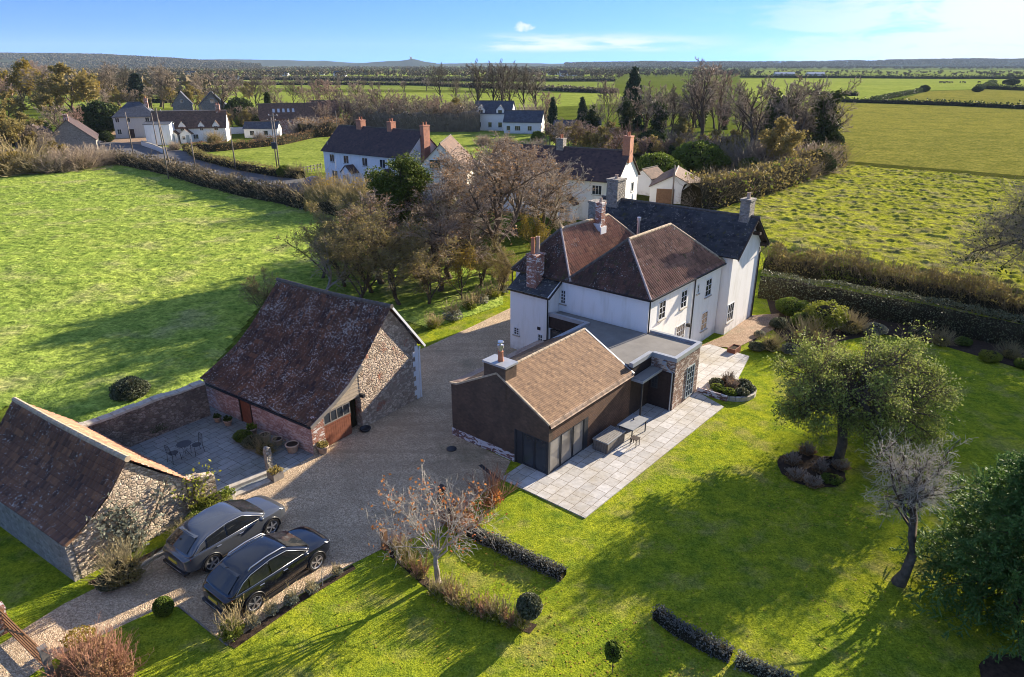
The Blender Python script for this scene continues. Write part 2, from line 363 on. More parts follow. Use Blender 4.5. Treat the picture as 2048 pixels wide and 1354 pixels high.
def m_tile(name, base, alt, dark, lich=0.0, moss=0.0, lc=(0.52, 0.50, 0.46), course=0.3, colw=0.22, line=0.5, ls=5.5):
    """roof tiles; the mesh carries the ribs, this carries tile-to-tile colour, lichen spots and course lines"""
    t = NT(name, 0.85, 0.25); uv = t.uv(1 / colw, 1 / course)
    fl = t.n('VectorMath', {'operation': 'FLOOR'}); t.t.links.new(uv, fl.inputs[0])
    wn = t.n('TexWhiteNoise', {'noise_dimensions': '2D'}); t.t.links.new(fl.outputs[0], wn.inputs['Vector'])
    col = t.ramp(wn.outputs['Value'], [(0.0, dark), (0.35, base), (0.75, base), (1.0, alt)])
    big = t.noise(0.55, 5, 0.6); col = t.mix(t.rng(big, 0.45, 0.7, 0, 0.65), col, dark)
    col = t.mix(t.rng(t.noise(0.9, 3, 0.5, vec=t.n('Mapping', Vector=t.tc.outputs['Object'], Location=(7, 3, 1)).outputs[0]), 0.52, 0.68, 0, 0.5), col, alt)
    v = t.n('SeparateXYZ', Vector=uv).outputs[1]; fr = t.math('FRACT', v)
    col = t.mix(t.math('MULTIPLY', t.rng(fr, 0.14, 0.0), line), col, tuple(x * 0.35 for x in dark))
    if lich:
        sp = t.noise(ls, 3, 0.75); cl = t.noise(0.8, 3); k = t.rng(t.math('ADD', sp, t.math('MULTIPLY', cl, 0.35)), 0.86 - lich, 0.90 - lich)
        col = t.mix(t.math('MULTIPLY', k, 0.85), col, lc)
        k2 = t.rng(t.noise(16, 2, 0.6), 0.70, 0.74); col = t.mix(t.math('MULTIPLY', k2, 0.6), col, lc)
    if moss: col = t.mix(t.rng(t.noise(2.6, 6, 0.7), 0.60 - moss, 0.68 - moss, 0, 0.8), col, (0.085, 0.085, 0.03))
    t.col(col); t.bump(t.math('MULTIPLY', t.math('SUBTRACT', 1.0, fr), 1.0), 0.6, 0.03); t.bump(t.noise(26, 4), 0.5, 0.01); M[name] = t.m
m_tile('pantile_barn', (0.115, 0.066, 0.044), (0.21, 0.105, 0.058), (0.055, 0.037, 0.034), lich=0.105, ls=9.5)
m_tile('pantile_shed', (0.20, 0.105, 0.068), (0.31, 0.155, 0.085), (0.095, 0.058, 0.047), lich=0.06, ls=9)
m_tile('pantile_sun', (0.34, 0.16, 0.10), (0.46, 0.24, 0.14), (0.18, 0.10, 0.07), lich=0.03)  # brighter, more orange pantile copy: sunlight on a slope put into the colour
m_tile('pantile_house', (0.25, 0.13, 0.09), (0.36, 0.20, 0.14), (0.13, 0.075, 0.055), lich=0.02, moss=0.02)
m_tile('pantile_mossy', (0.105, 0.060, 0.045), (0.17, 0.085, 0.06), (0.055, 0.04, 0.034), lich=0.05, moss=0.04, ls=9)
m_tile('slate', (0.060, 0.064, 0.070), (0.095, 0.098, 0.10), (0.032, 0.035, 0.040), lich=0.075, lc=(0.24, 0.24, 0.20), moss=0.03, course=0.22, colw=0.3)
m_tile('slate_blue', (0.07, 0.08, 0.10), (0.10, 0.11, 0.13), (0.045, 0.05, 0.065), course=0.25, colw=0.3)
m_tile('plain_tile', (0.245, 0.148, 0.085), (0.33, 0.205, 0.115), (0.16, 0.098, 0.06), course=0.10, colw=0.165, line=0.75)
m_tile('plain_tile_edge', (0.42, 0.30, 0.21), (0.52, 0.38, 0.28), (0.30, 0.20, 0.15), course=0.10, colw=0.165, line=0.8)
m_tile('tile_dark', (0.075, 0.052, 0.052), (0.11, 0.07, 0.062), (0.045, 0.035, 0.038), course=0.3, colw=0.3, moss=0.0)
m_tile('tile_orange', (0.46, 0.19, 0.10), (0.52, 0.26, 0.14), (0.33, 0.14, 0.08), course=0.3, colw=0.3)
m_tile('tile_brown', (0.14, 0.085, 0.057), (0.20, 0.12, 0.08), (0.09, 0.058, 0.043), course=0.3, colw=0.3)
def m_paving(name, c1, c2, c3, joint, w=0.62, h=0.6, rot=0.0):
    t = NT(name, 0.8, 0.3)
    br = t.n('TexBrick', {'offset': 0.37, 'offset_frequency': 2, 'squash': 1.45, 'squash_frequency': 3}, Scale=1.0); t.t.links.new(t.uv(rot=rot), br.inputs['Vector']); i = br.inputs
    i['Color1'].default_value = (*c1, 1); i['Color2'].default_value = (*c2, 1); i['Mortar'].default_value = (*joint, 1)
    i['Mortar Size'].default_value = 0.014; i['Mortar Smooth'].default_value = 0.2; i['Brick Width'].default_value = w; i['Row Height'].default_value = h
    col = t.mix(t.rng(t.noise(0.45, 5, 0.6), 0.46, 0.66, 0, 0.75), br.outputs['Color'], c3)
    col = t.mix(1.0, col, t.ramp(t.noise(5, 5, 0.65), [(0.3, (0.8,) * 3), (0.7, (1.15,) * 3)]), 'MULTIPLY')
    col = t.mix(br.outputs['Fac'], col, joint)
    t.col(col); t.bump(br.outputs['Fac'], -0.5, 0.012); t.bump(t.noise(12, 4), 0.25, 0.01); M[name] = t.m
m_paving('paving', (0.54, 0.52, 0.48), (0.40, 0.38, 0.34), (0.37, 0.32, 0.23), (0.17, 0.14, 0.10), rot=R(-50.5))
m_paving('paving_old', (0.27, 0.28, 0.27), (0.20, 0.21, 0.205), (0.16, 0.17, 0.14), (0.08, 0.08, 0.06), 0.6, 0.45, rot=R(-56))
m_simple('lead', (0.30, 0.315, 0.33), 0.45, 0.4, 0.12, 2, metal=0.3)
m_simple('coping', (0.36, 0.38, 0.40), 0.4, 0.4, 0.08, 3, metal=0.2)
m_simple('flat_roof', (0.20, 0.19, 0.17), 0.85, 0.2, 0.16, 1.2, 0.2)
m_simple('anthracite', (0.035, 0.038, 0.043), 0.45, 0.4, 0.1, 3)
m_simple('black_plastic', (0.012, 0.012, 0.014), 0.4, 0.5, 0.1, 6)
m_simple('white_paint', (0.78, 0.78, 0.75), 0.5, 0.4, 0.05, 4)
m_simple('grey_paint', (0.32, 0.37, 0.38), 0.5, 0.4, 0.05, 4)
m_simple('ridge_mortar', (0.44, 0.35, 0.24), 0.9, 0.2, 0.3, 5, 0.5)
m_simple('ridge_pale', (0.38, 0.31, 0.27), 0.85, 0.2, 0.2, 5, 0.4)
m_simple('ridge_dark', (0.12, 0.105, 0.09), 0.9, 0.2, 0.35, 6, 0.5)
m_simple('terracotta', (0.42, 0.17, 0.09), 0.8, 0.25, 0.2, 6, 0.2)
m_simple('pot_clay', (0.46, 0.33, 0.24), 0.85, 0.25, 0.2, 6, 0.2)
m_simple('steel', (0.55, 0.56, 0.58), 0.35, 0.5, 0.05, 5, metal=0.9)
m_simple('soil', (0.055, 0.038, 0.026), 0.95, 0.1, 0.4, 6, 0.9, bd=0.05)
m_simple('oak', (0.20, 0.115, 0.065), 0.75, 0.25, 0.25, 6, 0.3)
m_simple('cladding_pale', (0.40, 0.33, 0.24), 0.75, 0.25, 0.15, 6, 0.3)
m_simple('door_wood', (0.21, 0.075, 0.04), 0.65, 0.3, 0.25, 5, 0.2)
m_simple('timber_dark', (0.045, 0.030, 0.024), 0.7, 0.3, 0.3, 6, 0.3)
m_simple('timber_grey', (0.20, 0.18, 0.155), 0.8, 0.25, 0.25, 6, 0.3)
m_simple('edging_stone', (0.42, 0.38, 0.31), 0.9, 0.2, 0.25, 5, 0.5)
m_simple('pole_wood', (0.23, 0.19, 0.155), 0.85, 0.2, 0.2, 3, 0.3)
m_simple('iron_black', (0.02, 0.022, 0.026), 0.5, 0.5, 0.1, 6)
m_simple('rust_gate', (0.26, 0.13, 0.06), 0.85, 0.2, 0.4, 8, 0.3)
m_simple('awning', (0.30, 0.32, 0.40), 0.7, 0.2, 0.08, 2)
m_simple('blue_car', (0.02, 0.06, 0.17), 0.3, 0.5, 0.05, 2)
m_simple('tyre', (0.018, 0.018, 0.018), 0.8, 0.3, 0.1, 6)
m_simple('alloy', (0.50, 0.51, 0.53), 0.3, 0.5, 0.05, 6, metal=0.8)
m_simple('red_lens', (0.20, 0.012, 0.012), 0.2, 0.6, 0.05, 6)
m_simple('clear_lens', (0.55, 0.57, 0.60), 0.1, 0.6, 0.05, 6)
m_simple('plate_yellow', (0.65, 0.48, 0.05), 0.5, 0.4, 0.02, 6)
m_simple('cow_black', (0.03, 0.025, 0.022), 0.8, 0.2, 0.2, 2)
m_simple('bark', (0.115, 0.09, 0.065), 0.95, 0.1, 0.4, 5, 0.8, bd=0.03)
m_simple('bark_dark', (0.075, 0.06, 0.045), 0.95, 0.1, 0.4, 5, 0.8, bd=0.03)
m_simple('bark_pale', (0.33, 0.29, 0.24), 0.95, 0.1, 0.3, 5, 0.8, bd=0.02)
m_simple('roof_metal', (0.45, 0.46, 0.48), 0.5, 0.4, 0.1, 1)
m_simple('cushion_grey', (0.26, 0.27, 0.27), 0.6, 0.3, 0.15, 4, 0.2)
def m_paint(name, c, metal=0.0):
    t = NT(name, 0.14, 0.6); t.col(c); t.b.inputs['Metallic'].default_value = metal
    t.b.inputs['Coat Weight'].default_value = 0.8; t.b.inputs['Coat Roughness'].default_value = 0.06; M[name] = t.m
m_paint('paint_black', (0.010, 0.012, 0.018), 0.3); m_paint('paint_grey', (0.105, 0.115, 0.13), 0.5)
def m_glass(name, c, r=0.06):
    t = NT(name, r, 0.7); n = t.noise(0.7, 2); t.col(t.mix(t.rng(n, 0.4, 0.6), c, tuple(x * 1.8 for x in c)))
    t.b.inputs['Coat Weight'].default_value = 0.5; M[name] = t.m
m_glass('glass', (0.025, 0.03, 0.035)); m_glass('glass_warm', (0.16, 0.145, 0.125), 0.03); m_glass('glass_car', (0.012, 0.014, 0.016))  # glass_warm: warm interior reflection put into the base colour
def m_leaf(name, a, b, c, tr=0.35, rough=0.6, clump=0.8, spec=0.10):
    t = NT(name, 1.0 if tr == 0 else rough, 0.0 if tr == 0 else spec); rnd = t.n('ObjectInfo').outputs['Random']
    vec = t.n('VectorMath', {'operation': 'ADD'}); t.t.links.new(t.tc.outputs['Object'], vec.inputs[0])
    cb = t.n('CombineXYZ', X=t.math('MULTIPLY', rnd, 37.0), Y=t.math('MULTIPLY', rnd, 19.0)); t.t.links.new(cb.outputs[0], vec.inputs[1])
    n = t.noise(clump, 3, 0.6, vec=vec.outputs[0]); fine = t.noise(11, 2, vec=vec.outputs[0])
    col = t.mix(t.rng(n, 0.38, 0.62), a, b); col = t.mix(t.rng(fine, 0.45, 0.7), col, c)
    col = t.mix(1.0, col, t.ramp(rnd, [(0, (0.82, 0.85, 0.85)), (1, (1.18, 1.12, 1.05))]), 'MULTIPLY')
    t.col(col); t.transl(tr, col); M[name] = t.m
m_leaf('leaf_apple', (0.15, 0.215, 0.045), (0.26, 0.32, 0.07), (0.36, 0.37, 0.13))
m_leaf('leaf_yew', (0.055, 0.085, 0.018), (0.085, 0.12, 0.022), (0.14, 0.17, 0.03), 0.25)
m_leaf('leaf_cypress', (0.055, 0.12, 0.03), (0.09, 0.17, 0.04), (0.17, 0.25, 0.07), 0.25, clump=1.2)
m_leaf('leaf_dark', (0.03, 0.05, 0.015), (0.05, 0.075, 0.02), (0.08, 0.10, 0.03), 0.2)
m_leaf('leaf_fir', (0.025, 0.045, 0.028), (0.04, 0.065, 0.035), (0.06, 0.085, 0.045), 0.15)
m_leaf('leaf_hedge', (0.055, 0.07, 0.025), (0.095, 0.105, 0.045), (0.20, 0.21, 0.14), 0.2, rough=0.6, spec=0.3)
m_leaf('leaf_green', (0.10, 0.15, 0.02), (0.15, 0.20, 0.03), (0.21, 0.25, 0.05), 0.4)
m_leaf('leaf_lime', (0.20, 0.23, 0.03), (0.27, 0.28, 0.05), (0.17, 0.20, 0.03), 0.4)
m_leaf('leaf_yellow', (0.36, 0.25, 0.04), (0.27, 0.20, 0.04), (0.44, 0.33, 0.06), 0.4)
m_leaf('leaf_orange', (0.50, 0.20, 0.06), (0.42, 0.13, 0.06), (0.55, 0.30, 0.09), 0.45)
m_leaf('leaf_brown', (0.20, 0.12, 0.065), (0.28, 0.17, 0.085), (0.34, 0.22, 0.11), 0.3)
m_leaf('leaf_olive', (0.26, 0.21, 0.07), (0.34, 0.27, 0.09), (0.19, 0.17, 0.06), 0.35)
m_leaf('leaf_silver', (0.21, 0.22, 0.17), (0.30, 0.31, 0.24), (0.15, 0.16, 0.11), 0.3)
m_leaf('leaf_lavender', (0.075, 0.085, 0.07), (0.13, 0.135, 0.12), (0.21, 0.21, 0.21), 0.25, clump=2.0)
m_leaf('twig_brown', (0.35, 0.285, 0.22), (0.45, 0.37, 0.29), (0.26, 0.21, 0.165), 0.1)
m_leaf('twig_olive', (0.31, 0.26, 0.14), (0.40, 0.33, 0.18), (0.24, 0.20, 0.11), 0.1)
m_leaf('twig_pink', (0.38, 0.26, 0.21), (0.46, 0.33, 0.27), (0.20, 0.135, 0.11), 0.1)
m_leaf('twig_dark', (0.15, 0.125, 0.09), (0.21, 0.175, 0.125), (0.11, 0.09, 0.065), 0.1)
m_leaf('twig_pale', (0.52, 0.46, 0.38), (0.62, 0.56, 0.47), (0.42, 0.37, 0.30), 0.1)
m_leaf('twig_red', (0.33, 0.17, 0.11), (0.42, 0.24, 0.16), (0.26, 0.14, 0.10), 0.1)
m_leaf('twig_hedge', (0.17, 0.135, 0.085), (0.24, 0.19, 0.12), (0.12, 0.105, 0.06), 0.1)
m_leaf('wood_far', (0.13, 0.105, 0.07), (0.18, 0.145, 0.095), (0.075, 0.08, 0.05), 0.0, clump=0.02)
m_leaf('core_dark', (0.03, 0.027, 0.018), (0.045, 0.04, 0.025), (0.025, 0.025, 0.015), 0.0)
# ---------------------------------------------------------------- plants
def unit(a): return a / (np.linalg.norm(a, axis=-1, keepdims=True) + 1e-9)
def tubes(P, Rad, s):
    n, k, _ = P.shape
    T = unit(np.gradient(P, axis=1)); ref = np.zeros_like(T); ref[..., 2] = 1
    ref[np.abs(T[..., 2]) > 0.9] = (1, 0, 0)
    A = unit(np.cross(T, ref)); B = np.cross(T, A); th = 2 * np.pi * np.arange(s) / s
    V = P[:, :, None, :] + Rad[:, :, None, None] * (A[:, :, None, :] * np.cos(th)[None, None, :, None] + B[:, :, None, :] * np.sin(th)[None, None, :, None])
    i = np.arange(n)[:, None, None] * k * s; j = np.arange(k - 1)[None, :, None] * s; a = np.arange(s)[None, None, :]; b = (a + 1) % s
    F = np.stack([i + j + a, i + j + b, i + j + s + b, i + j + s + a], -1).reshape(-1, 4)
    return V.reshape(-1, 3), F
def join(parts):
    Vs, Fs, o = [], [], 0
    for V, F in parts: Vs.append(V); Fs.append(F + o); o += len(V)
    return np.concatenate(Vs), np.concatenate(Fs)
def grow(g, P, Ln, Rd, cnt, ratio, ang, t0, k, up, jit, rr, taper=0.35, fall=0.45):
    n, K, _ = P.shape; N = n * cnt; pi = np.repeat(np.arange(n), cnt)
    t = t0 + (1 - t0) * ((np.tile(np.arange(cnt), n) + g.random(N)) / cnt); t = np.clip(t, 0, 0.999)
    f = t * (K - 1); i = f.astype(int); fr = (f - i)[:, None]
    base = P[pi, i] * (1 - fr) + P[pi, i + 1] * fr; tg = unit(P[pi, i + 1] - P[pi, i])
    pr = unit(np.cross(tg, g.normal(size=(N, 3)))); a = np.radians(g.uniform(ang[0], ang[1], N))[:, None]
    d = unit(tg * np.cos(a) + pr * np.sin(a) + np.array([0, 0, up])); L = Ln[pi] * ratio * (1 - fall * t) * g.uniform(0.7, 1.2, N)
    out = np.empty((N, k, 3)); out[:, 0] = base; p = base.copy()
    for q in range(1, k):
        p = p + d * (L / (k - 1))[:, None]; out[:, q] = p
        d = unit(d + g.normal(size=(N, 3)) * jit + np.array([0, 0, up * 0.35]))
    r0 = (Rd[pi, i] * (1 - fr[:, 0]) + Rd[pi, i + 1] * fr[:, 0]) * rr
    return out, L, r0[:, None] * np.linspace(1, taper, k)[None, :]
def leafs(g, pos, size, el=1.6, droop=0.0):
    n = len(pos); a = unit(g.normal(size=(n, 3)) + np.array([0, 0, -droop])); b = unit(np.cross(a, g.normal(size=(n, 3))))
    s = size * g.uniform(0.6, 1.3, (n, 1)); 
    V = np.stack([pos - a * s * el / 2, pos + b * s / 2, pos + a * s * el / 2, pos - b * s / 2], 1)
    return V.reshape(-1, 3), np.arange(n * 4).reshape(n, 4)
def trunk_line(g, h, lean=(0, 0), wob=0.03, k=7):
    z = np.linspace(0, h, k); P = np.zeros((1, k, 3)); P[0, :, 2] = z
    w = np.cumsum(g.normal(size=(k, 2)) * wob * h, axis=0); w[0] = 0
    P[0, :, 0] = w[:, 0] + lean[0] * (z / h) ** 1.3; P[0, :, 1] = w[:, 1] + lean[1] * (z / h) ** 1.3
    return P
def make_tree(name, seed, h=10.0, trunk=0.3, r=0.22, limbs=9, l1=0.62, ang=(28, 60), up=0.12, cnt=(7, 7, 6), ratio=(0.5, 0.48, 0.45), jit=0.13,
              twig_r=0.012, bark='bark', twig='twig_brown', leaf=None, nleaf=0, lsize=0.12, lean=(0, 0), fork=None, ivy=None, low=None, t0=0.3, lpos=0.2, droop=0.0, lpick=1.0):
    g = np.random.default_rng(seed); root = empty(name)
    th = h * 0.72
    P = trunk_line(g, th, lean); Rd = (r * np.linspace(1, 0.28, P.shape[1]) ** 0.9)[None, :]; Rd[0, 0] *= 1.25
    parts = [tubes(P, Rd, 9)]; Ln = np.array([h])
    P1, L1, R1 = grow(g, P, Ln, Rd, limbs, l1, ang, trunk, 6, up, jit, 0.62, 0.3)
    parts.append(tubes(P1, np.maximum(R1, twig_r), 6))
    P2, L2, R2 = grow(g, P1, L1, R1, cnt[0], ratio[0], (25, 65), t0, 5, up * 0.8, jit * 1.2, 0.6, 0.35)
    parts.append(tubes(P2, np.maximum(R2, twig_r), 4))
    V, F = join(parts); quads('trunk', V, F, M[bark], root, smooth=True)
    tw = []; ends = P2; Lc, Rc = L2, R2
    for q in range(1, len(cnt)):
        ends, Lc, Rc = grow(g, ends, Lc, Rc, cnt[q], ratio[q], (20, 60), 0.15, 3 if q > 1 else 4, up * 0.6 - droop * 0.2, jit * 1.3, 0.65, 0.5, 0.3)
        tw.append(tubes(ends, np.clip(Rc, twig_r * (0.7 if q == len(cnt) - 1 else 1.0), twig_r * 2.5), 3))
    V, F = join(tw); mi = np.zeros(len(F), np.int32); mats = [M[twig]]
    if leaf:
        pts = ends.reshape(-1, 3); sel = pts[g.integers(0, max(1, int(len(pts) * lpick)), nleaf)] + g.normal(size=(nleaf, 3)) * lpos
        V2, F2 = leafs(g, sel, lsize, 1.5, droop); V, F = join([(V, F), (V2, F2)]); mi = np.concatenate([mi, np.ones(len(F2), np.int32)]); mats.append(M[leaf])
    quads('crown', V, F, mats, root, mi=mi)
    if ivy:
        n = 5200; z = g.random(n) ** 0.9 * th * ivy; i = np.clip((z / th * 6).astype(int), 0, 5)
        c = P[0, i] * (1 - (z / th * 6 - i))[:, None] + P[0, i + 1] * (z / th * 6 - i)[:, None]
        k = g.integers(0, len(P1), n); q = g.integers(0, 3, n); m = g.random(n) < 0.55; c[m] = P1[k, q][m]
        V2, F2 = leafs(g, c + g.normal(size=(n, 3)) * 0.038 * h, 0.028 * h); quads('ivy', V2, F2, M['leaf_dark'], root)
    return root
def blob_pts(g, n, rx, ry, rz, rough=0.3, shell=0.35, flat=0.0, freq=2.2, seed=0):
    d = unit(g.normal(size=(n, 3))); d[:, 2] = np.abs(d[:, 2]) * (1 - flat) + d[:, 2] * flat * 0.6
    m = fbm(d[:, 0] * freq + 5, d[:, 1] * freq + d[:, 2] * freq * 1.7 + 9, seed, 3)
    r = (1 - rough + 2 * rough * m) * g.random(n) ** (shell * 0.5)
    return d * r[:, None] * np.array([rx, ry, rz])
def core_blob(g, rx, ry, rz, seed=0, rough=0.3, freq=2.2, k=0.6, nu=18, nv=9):
    u = np.linspace(0, 2 * np.pi, nu, endpoint=False); v = np.linspace(0.02, np.pi * 0.98, nv)
    U_, V_ = np.meshgrid(u, v); d = np.stack([np.cos(U_) * np.sin(V_), np.sin(U_) * np.sin(V_), np.cos(V_)], -1).reshape(-1, 3)
    m = fbm(d[:, 0] * freq + 5, d[:, 1] * freq + d[:, 2] * freq * 1.7 + 9, seed, 3)
    P = d * ((1 - rough + 2 * rough * m) * k)[:, None] * np.array([rx, ry, rz])
    F = [(i * nu + j, i * nu + (j + 1) % nu, (i + 1) * nu + (j + 1) % nu, (i + 1) * nu + j) for i in range(nv - 1) for j in range(nu)]
    return P, np.array(F)
def make_bush(name, seed, rx, ry, rz, leaf, n=2500, ls=0.10, stem=None, ntw=0, twig='twig_brown', rough=0.3, lift=None, shell=0.35, core=True, el=1.5, coremat='core_dark', tw_r=0.008, tl=0.5):
    """shrub: stems and a body of leaves; base at z=0"""
    g = np.random.default_rng(seed); root = empty(name); lift = rz * 0.45 if lift is None else lift
    V, F = leafs(g, blob_pts(g, n, rx, ry, rz, rough, shell, 0.9, seed=seed) + np.array([0, 0, lift]), ls, el)
    keep = V.reshape(-1, 4, 3)[:, :, 2].min(1) > 0.0; V = V.reshape(-1, 4, 3)[keep].reshape(-1, 3); F = np.arange(len(V)).reshape(-1, 4)
    mi = np.zeros(len(F), np.int32); mats = [M[leaf]]
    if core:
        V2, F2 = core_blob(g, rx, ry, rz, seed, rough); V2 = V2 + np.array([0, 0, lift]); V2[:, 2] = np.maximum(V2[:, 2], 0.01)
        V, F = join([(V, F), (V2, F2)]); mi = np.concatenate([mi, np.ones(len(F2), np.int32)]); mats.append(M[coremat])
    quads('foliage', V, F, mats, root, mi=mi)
    if ntw:
        b = g.normal(size=(ntw, 3)) * np.array([rx, ry, 0]) * 0.28; d = unit(blob_pts(g, ntw, rx, ry, rz, 0.1, 0.1, 0) * np.array([1, 1, 1.2]) + np.array([0, 0, 0.25]))
        L = g.uniform(0.75, 1.15, ntw) * (rz + lift) * (1 + tl * 0.3); P = np.stack([b, b + d * (L * 0.5)[:, None], b + d * (L * 0.95)[:, None] + np.array([0, 0, 0.08])], 1)
        parts = [tubes(P, np.full((ntw, 3), tw_r * 1.6), 3)]
        C, Lc, Rc = grow(g, P, L, np.full((ntw, 3), tw_r), 5, 0.45, (15, 45), 0.3, 3, 0.25, 0.15, 1.0, 0.6); parts.append(tubes(C, Rc, 3))
        C2, Lc2, Rc2 = grow(g, C, Lc, Rc, 3, 0.5, (15, 45), 0.3, 2, 0.25, 0.15, 1.0, 0.6); parts.append(tubes(C2, Rc2, 3))
        V, F = join(parts); V[:, 2] = np.maximum(V[:, 2], 0); quads('stems', V, F, M[twig], root)
    elif stem:
        MB().tube([(0, 0, 0), (0.02, 0, lift)], [stem, stem * 0.7], 7).build('stem', M['bark'], root)
    return root
def make_hedge(name, pts, w, h, seed, leaf='leaf_hedge', dens=160, ls=0.11, twig=None, ntw=0, rough=0.15, core='core_dark', top=None, ck=0.78, wav=0.2, mats2=None, hs=None):
    """hedge along ground points; leaves over the faces, optional upright twigs; foliage_core inside so it is not see-through"""
    g = np.random.default_rng(seed); pts = np.array([[p[0], p[1]] for p in pts], float)
    sg = np.linalg.norm(np.diff(pts, axis=0), axis=1); cs = np.concatenate([[0], np.cumsum(sg)]); Ltot = cs[-1]
    def along(s):
        i = np.clip(np.searchsorted(cs, s, side='right') - 1, 0, len(sg) - 1); f = (s - cs[i]) / sg[i]
        p = pts[i] * (1 - f)[:, None] + pts[i + 1] * f[:, None]; d = (pts[i + 1] - pts[i]) / sg[i][:, None]
        return p, np.stack([-d[:, 1], d[:, 0]], 1)
    def hh(s): return h * (1 + wav * (fbm(s * 0.55, s * 0 + seed, seed, 3) - 0.45) * 2) if hs is None else np.interp(s / Ltot, np.linspace(0, 1, len(hs)), hs) * (1 + wav * (fbm(s * 0.55, s * 0 + seed, seed, 3) - 0.45) * 2)
    root = empty(name, (*pts[0], 0)); o = np.array([pts[0][0], pts[0][1], 0])
    per = w + 2 * h; n = int(dens * Ltot * per / 2)
    def surf(n, q0=0.0):
        s = g.random(n) * Ltot; q = g.random(n) * per; H = hh(s)
        off = np.where(q < h, -w / 2, np.where(q > h + w, w / 2, q - h - w / 2)); zz = np.where(q < h, q / h * H, np.where(q > h + w, (per - q) / h * H, H))
        off = off * (1 - 0.25 * (zz / H) ** 3); bulge = (fbm(s * 1.3, zz * 1.3 + off, seed + 3, 3) - 0.45) * rough * 4
        p, nr = along(s); k = 1 + bulge; off = off * k; zz = np.where(zz >= H * 0.98, zz * (1 + bulge * 0.4), zz)
        end = np.minimum(s, Ltot - s)
        return np.stack([p[:, 0] + nr[:, 0] * off, p[:, 1] + nr[:, 1] * off, zz], 1), s
    P, _ = surf(n); P += g.normal(size=P.shape) * np.array([1, 1, 0.8]) * ls * 0.7; P[:, 2] = np.maximum(P[:, 2], 0.02)
    V, F = leafs(g, P - o, ls); mi = g.integers(0, 1, len(F)); mats = [M[leaf]]
    if mats2:
        for nm in mats2: mats.append(M[nm])
        c = fbm(P[:, 0] * 0.5, P[:, 1] * 0.5, seed + 9, 3); mi = np.where(c > 0.52, 1 + (c * 97).astype(int) % len(mats2), 0).astype(np.int32)
    quads('foliage', V, F, mats, root, mi=mi)
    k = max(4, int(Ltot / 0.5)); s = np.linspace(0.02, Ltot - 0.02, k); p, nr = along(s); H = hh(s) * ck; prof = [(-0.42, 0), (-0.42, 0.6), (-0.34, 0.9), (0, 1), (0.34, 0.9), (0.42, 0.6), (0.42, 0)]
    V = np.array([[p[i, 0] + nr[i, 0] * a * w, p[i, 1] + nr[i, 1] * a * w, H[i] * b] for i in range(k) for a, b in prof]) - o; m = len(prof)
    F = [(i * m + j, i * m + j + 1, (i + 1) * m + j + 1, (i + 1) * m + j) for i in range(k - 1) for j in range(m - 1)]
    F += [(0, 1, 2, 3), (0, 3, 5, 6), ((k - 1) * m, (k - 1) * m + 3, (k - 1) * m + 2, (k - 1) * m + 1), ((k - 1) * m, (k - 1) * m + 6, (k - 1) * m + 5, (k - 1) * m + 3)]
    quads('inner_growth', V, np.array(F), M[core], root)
    if ntw:
        N = int(ntw * Ltot); s = g.random(N) * Ltot; p, nr = along(s); off = g.normal(size=N) * w * 0.28
        b = np.stack([p[:, 0] + nr[:, 0] * off, p[:, 1] + nr[:, 1] * off, g.uniform(0.1, 0.6, N) * hh(s)], 1) - o
        d = unit(np.stack([nr[:, 0] * off * 1.6 / w, nr[:, 1] * off * 1.6 / w, np.ones(N)], 1) + g.normal(size=(N, 3)) * 0.28)
        L = hh(s) * g.uniform(0.5, 0.85, N); P = np.stack([b, b + d * (L * 0.6)[:, None], b + d * L[:, None]], 1)
        C, Lc, Rc = grow(g, P, L, np.full((N, 3), 0.011), 4, 0.5, (15, 50), 0.2, 2, 0.1, 0.15, 1.0, 0.6)
        V, F = join([tubes(P, np.full((N, 3), 0.014), 3), tubes(C, Rc, 3)]); quads('twigs', V, F, M[twig], root)
    return root
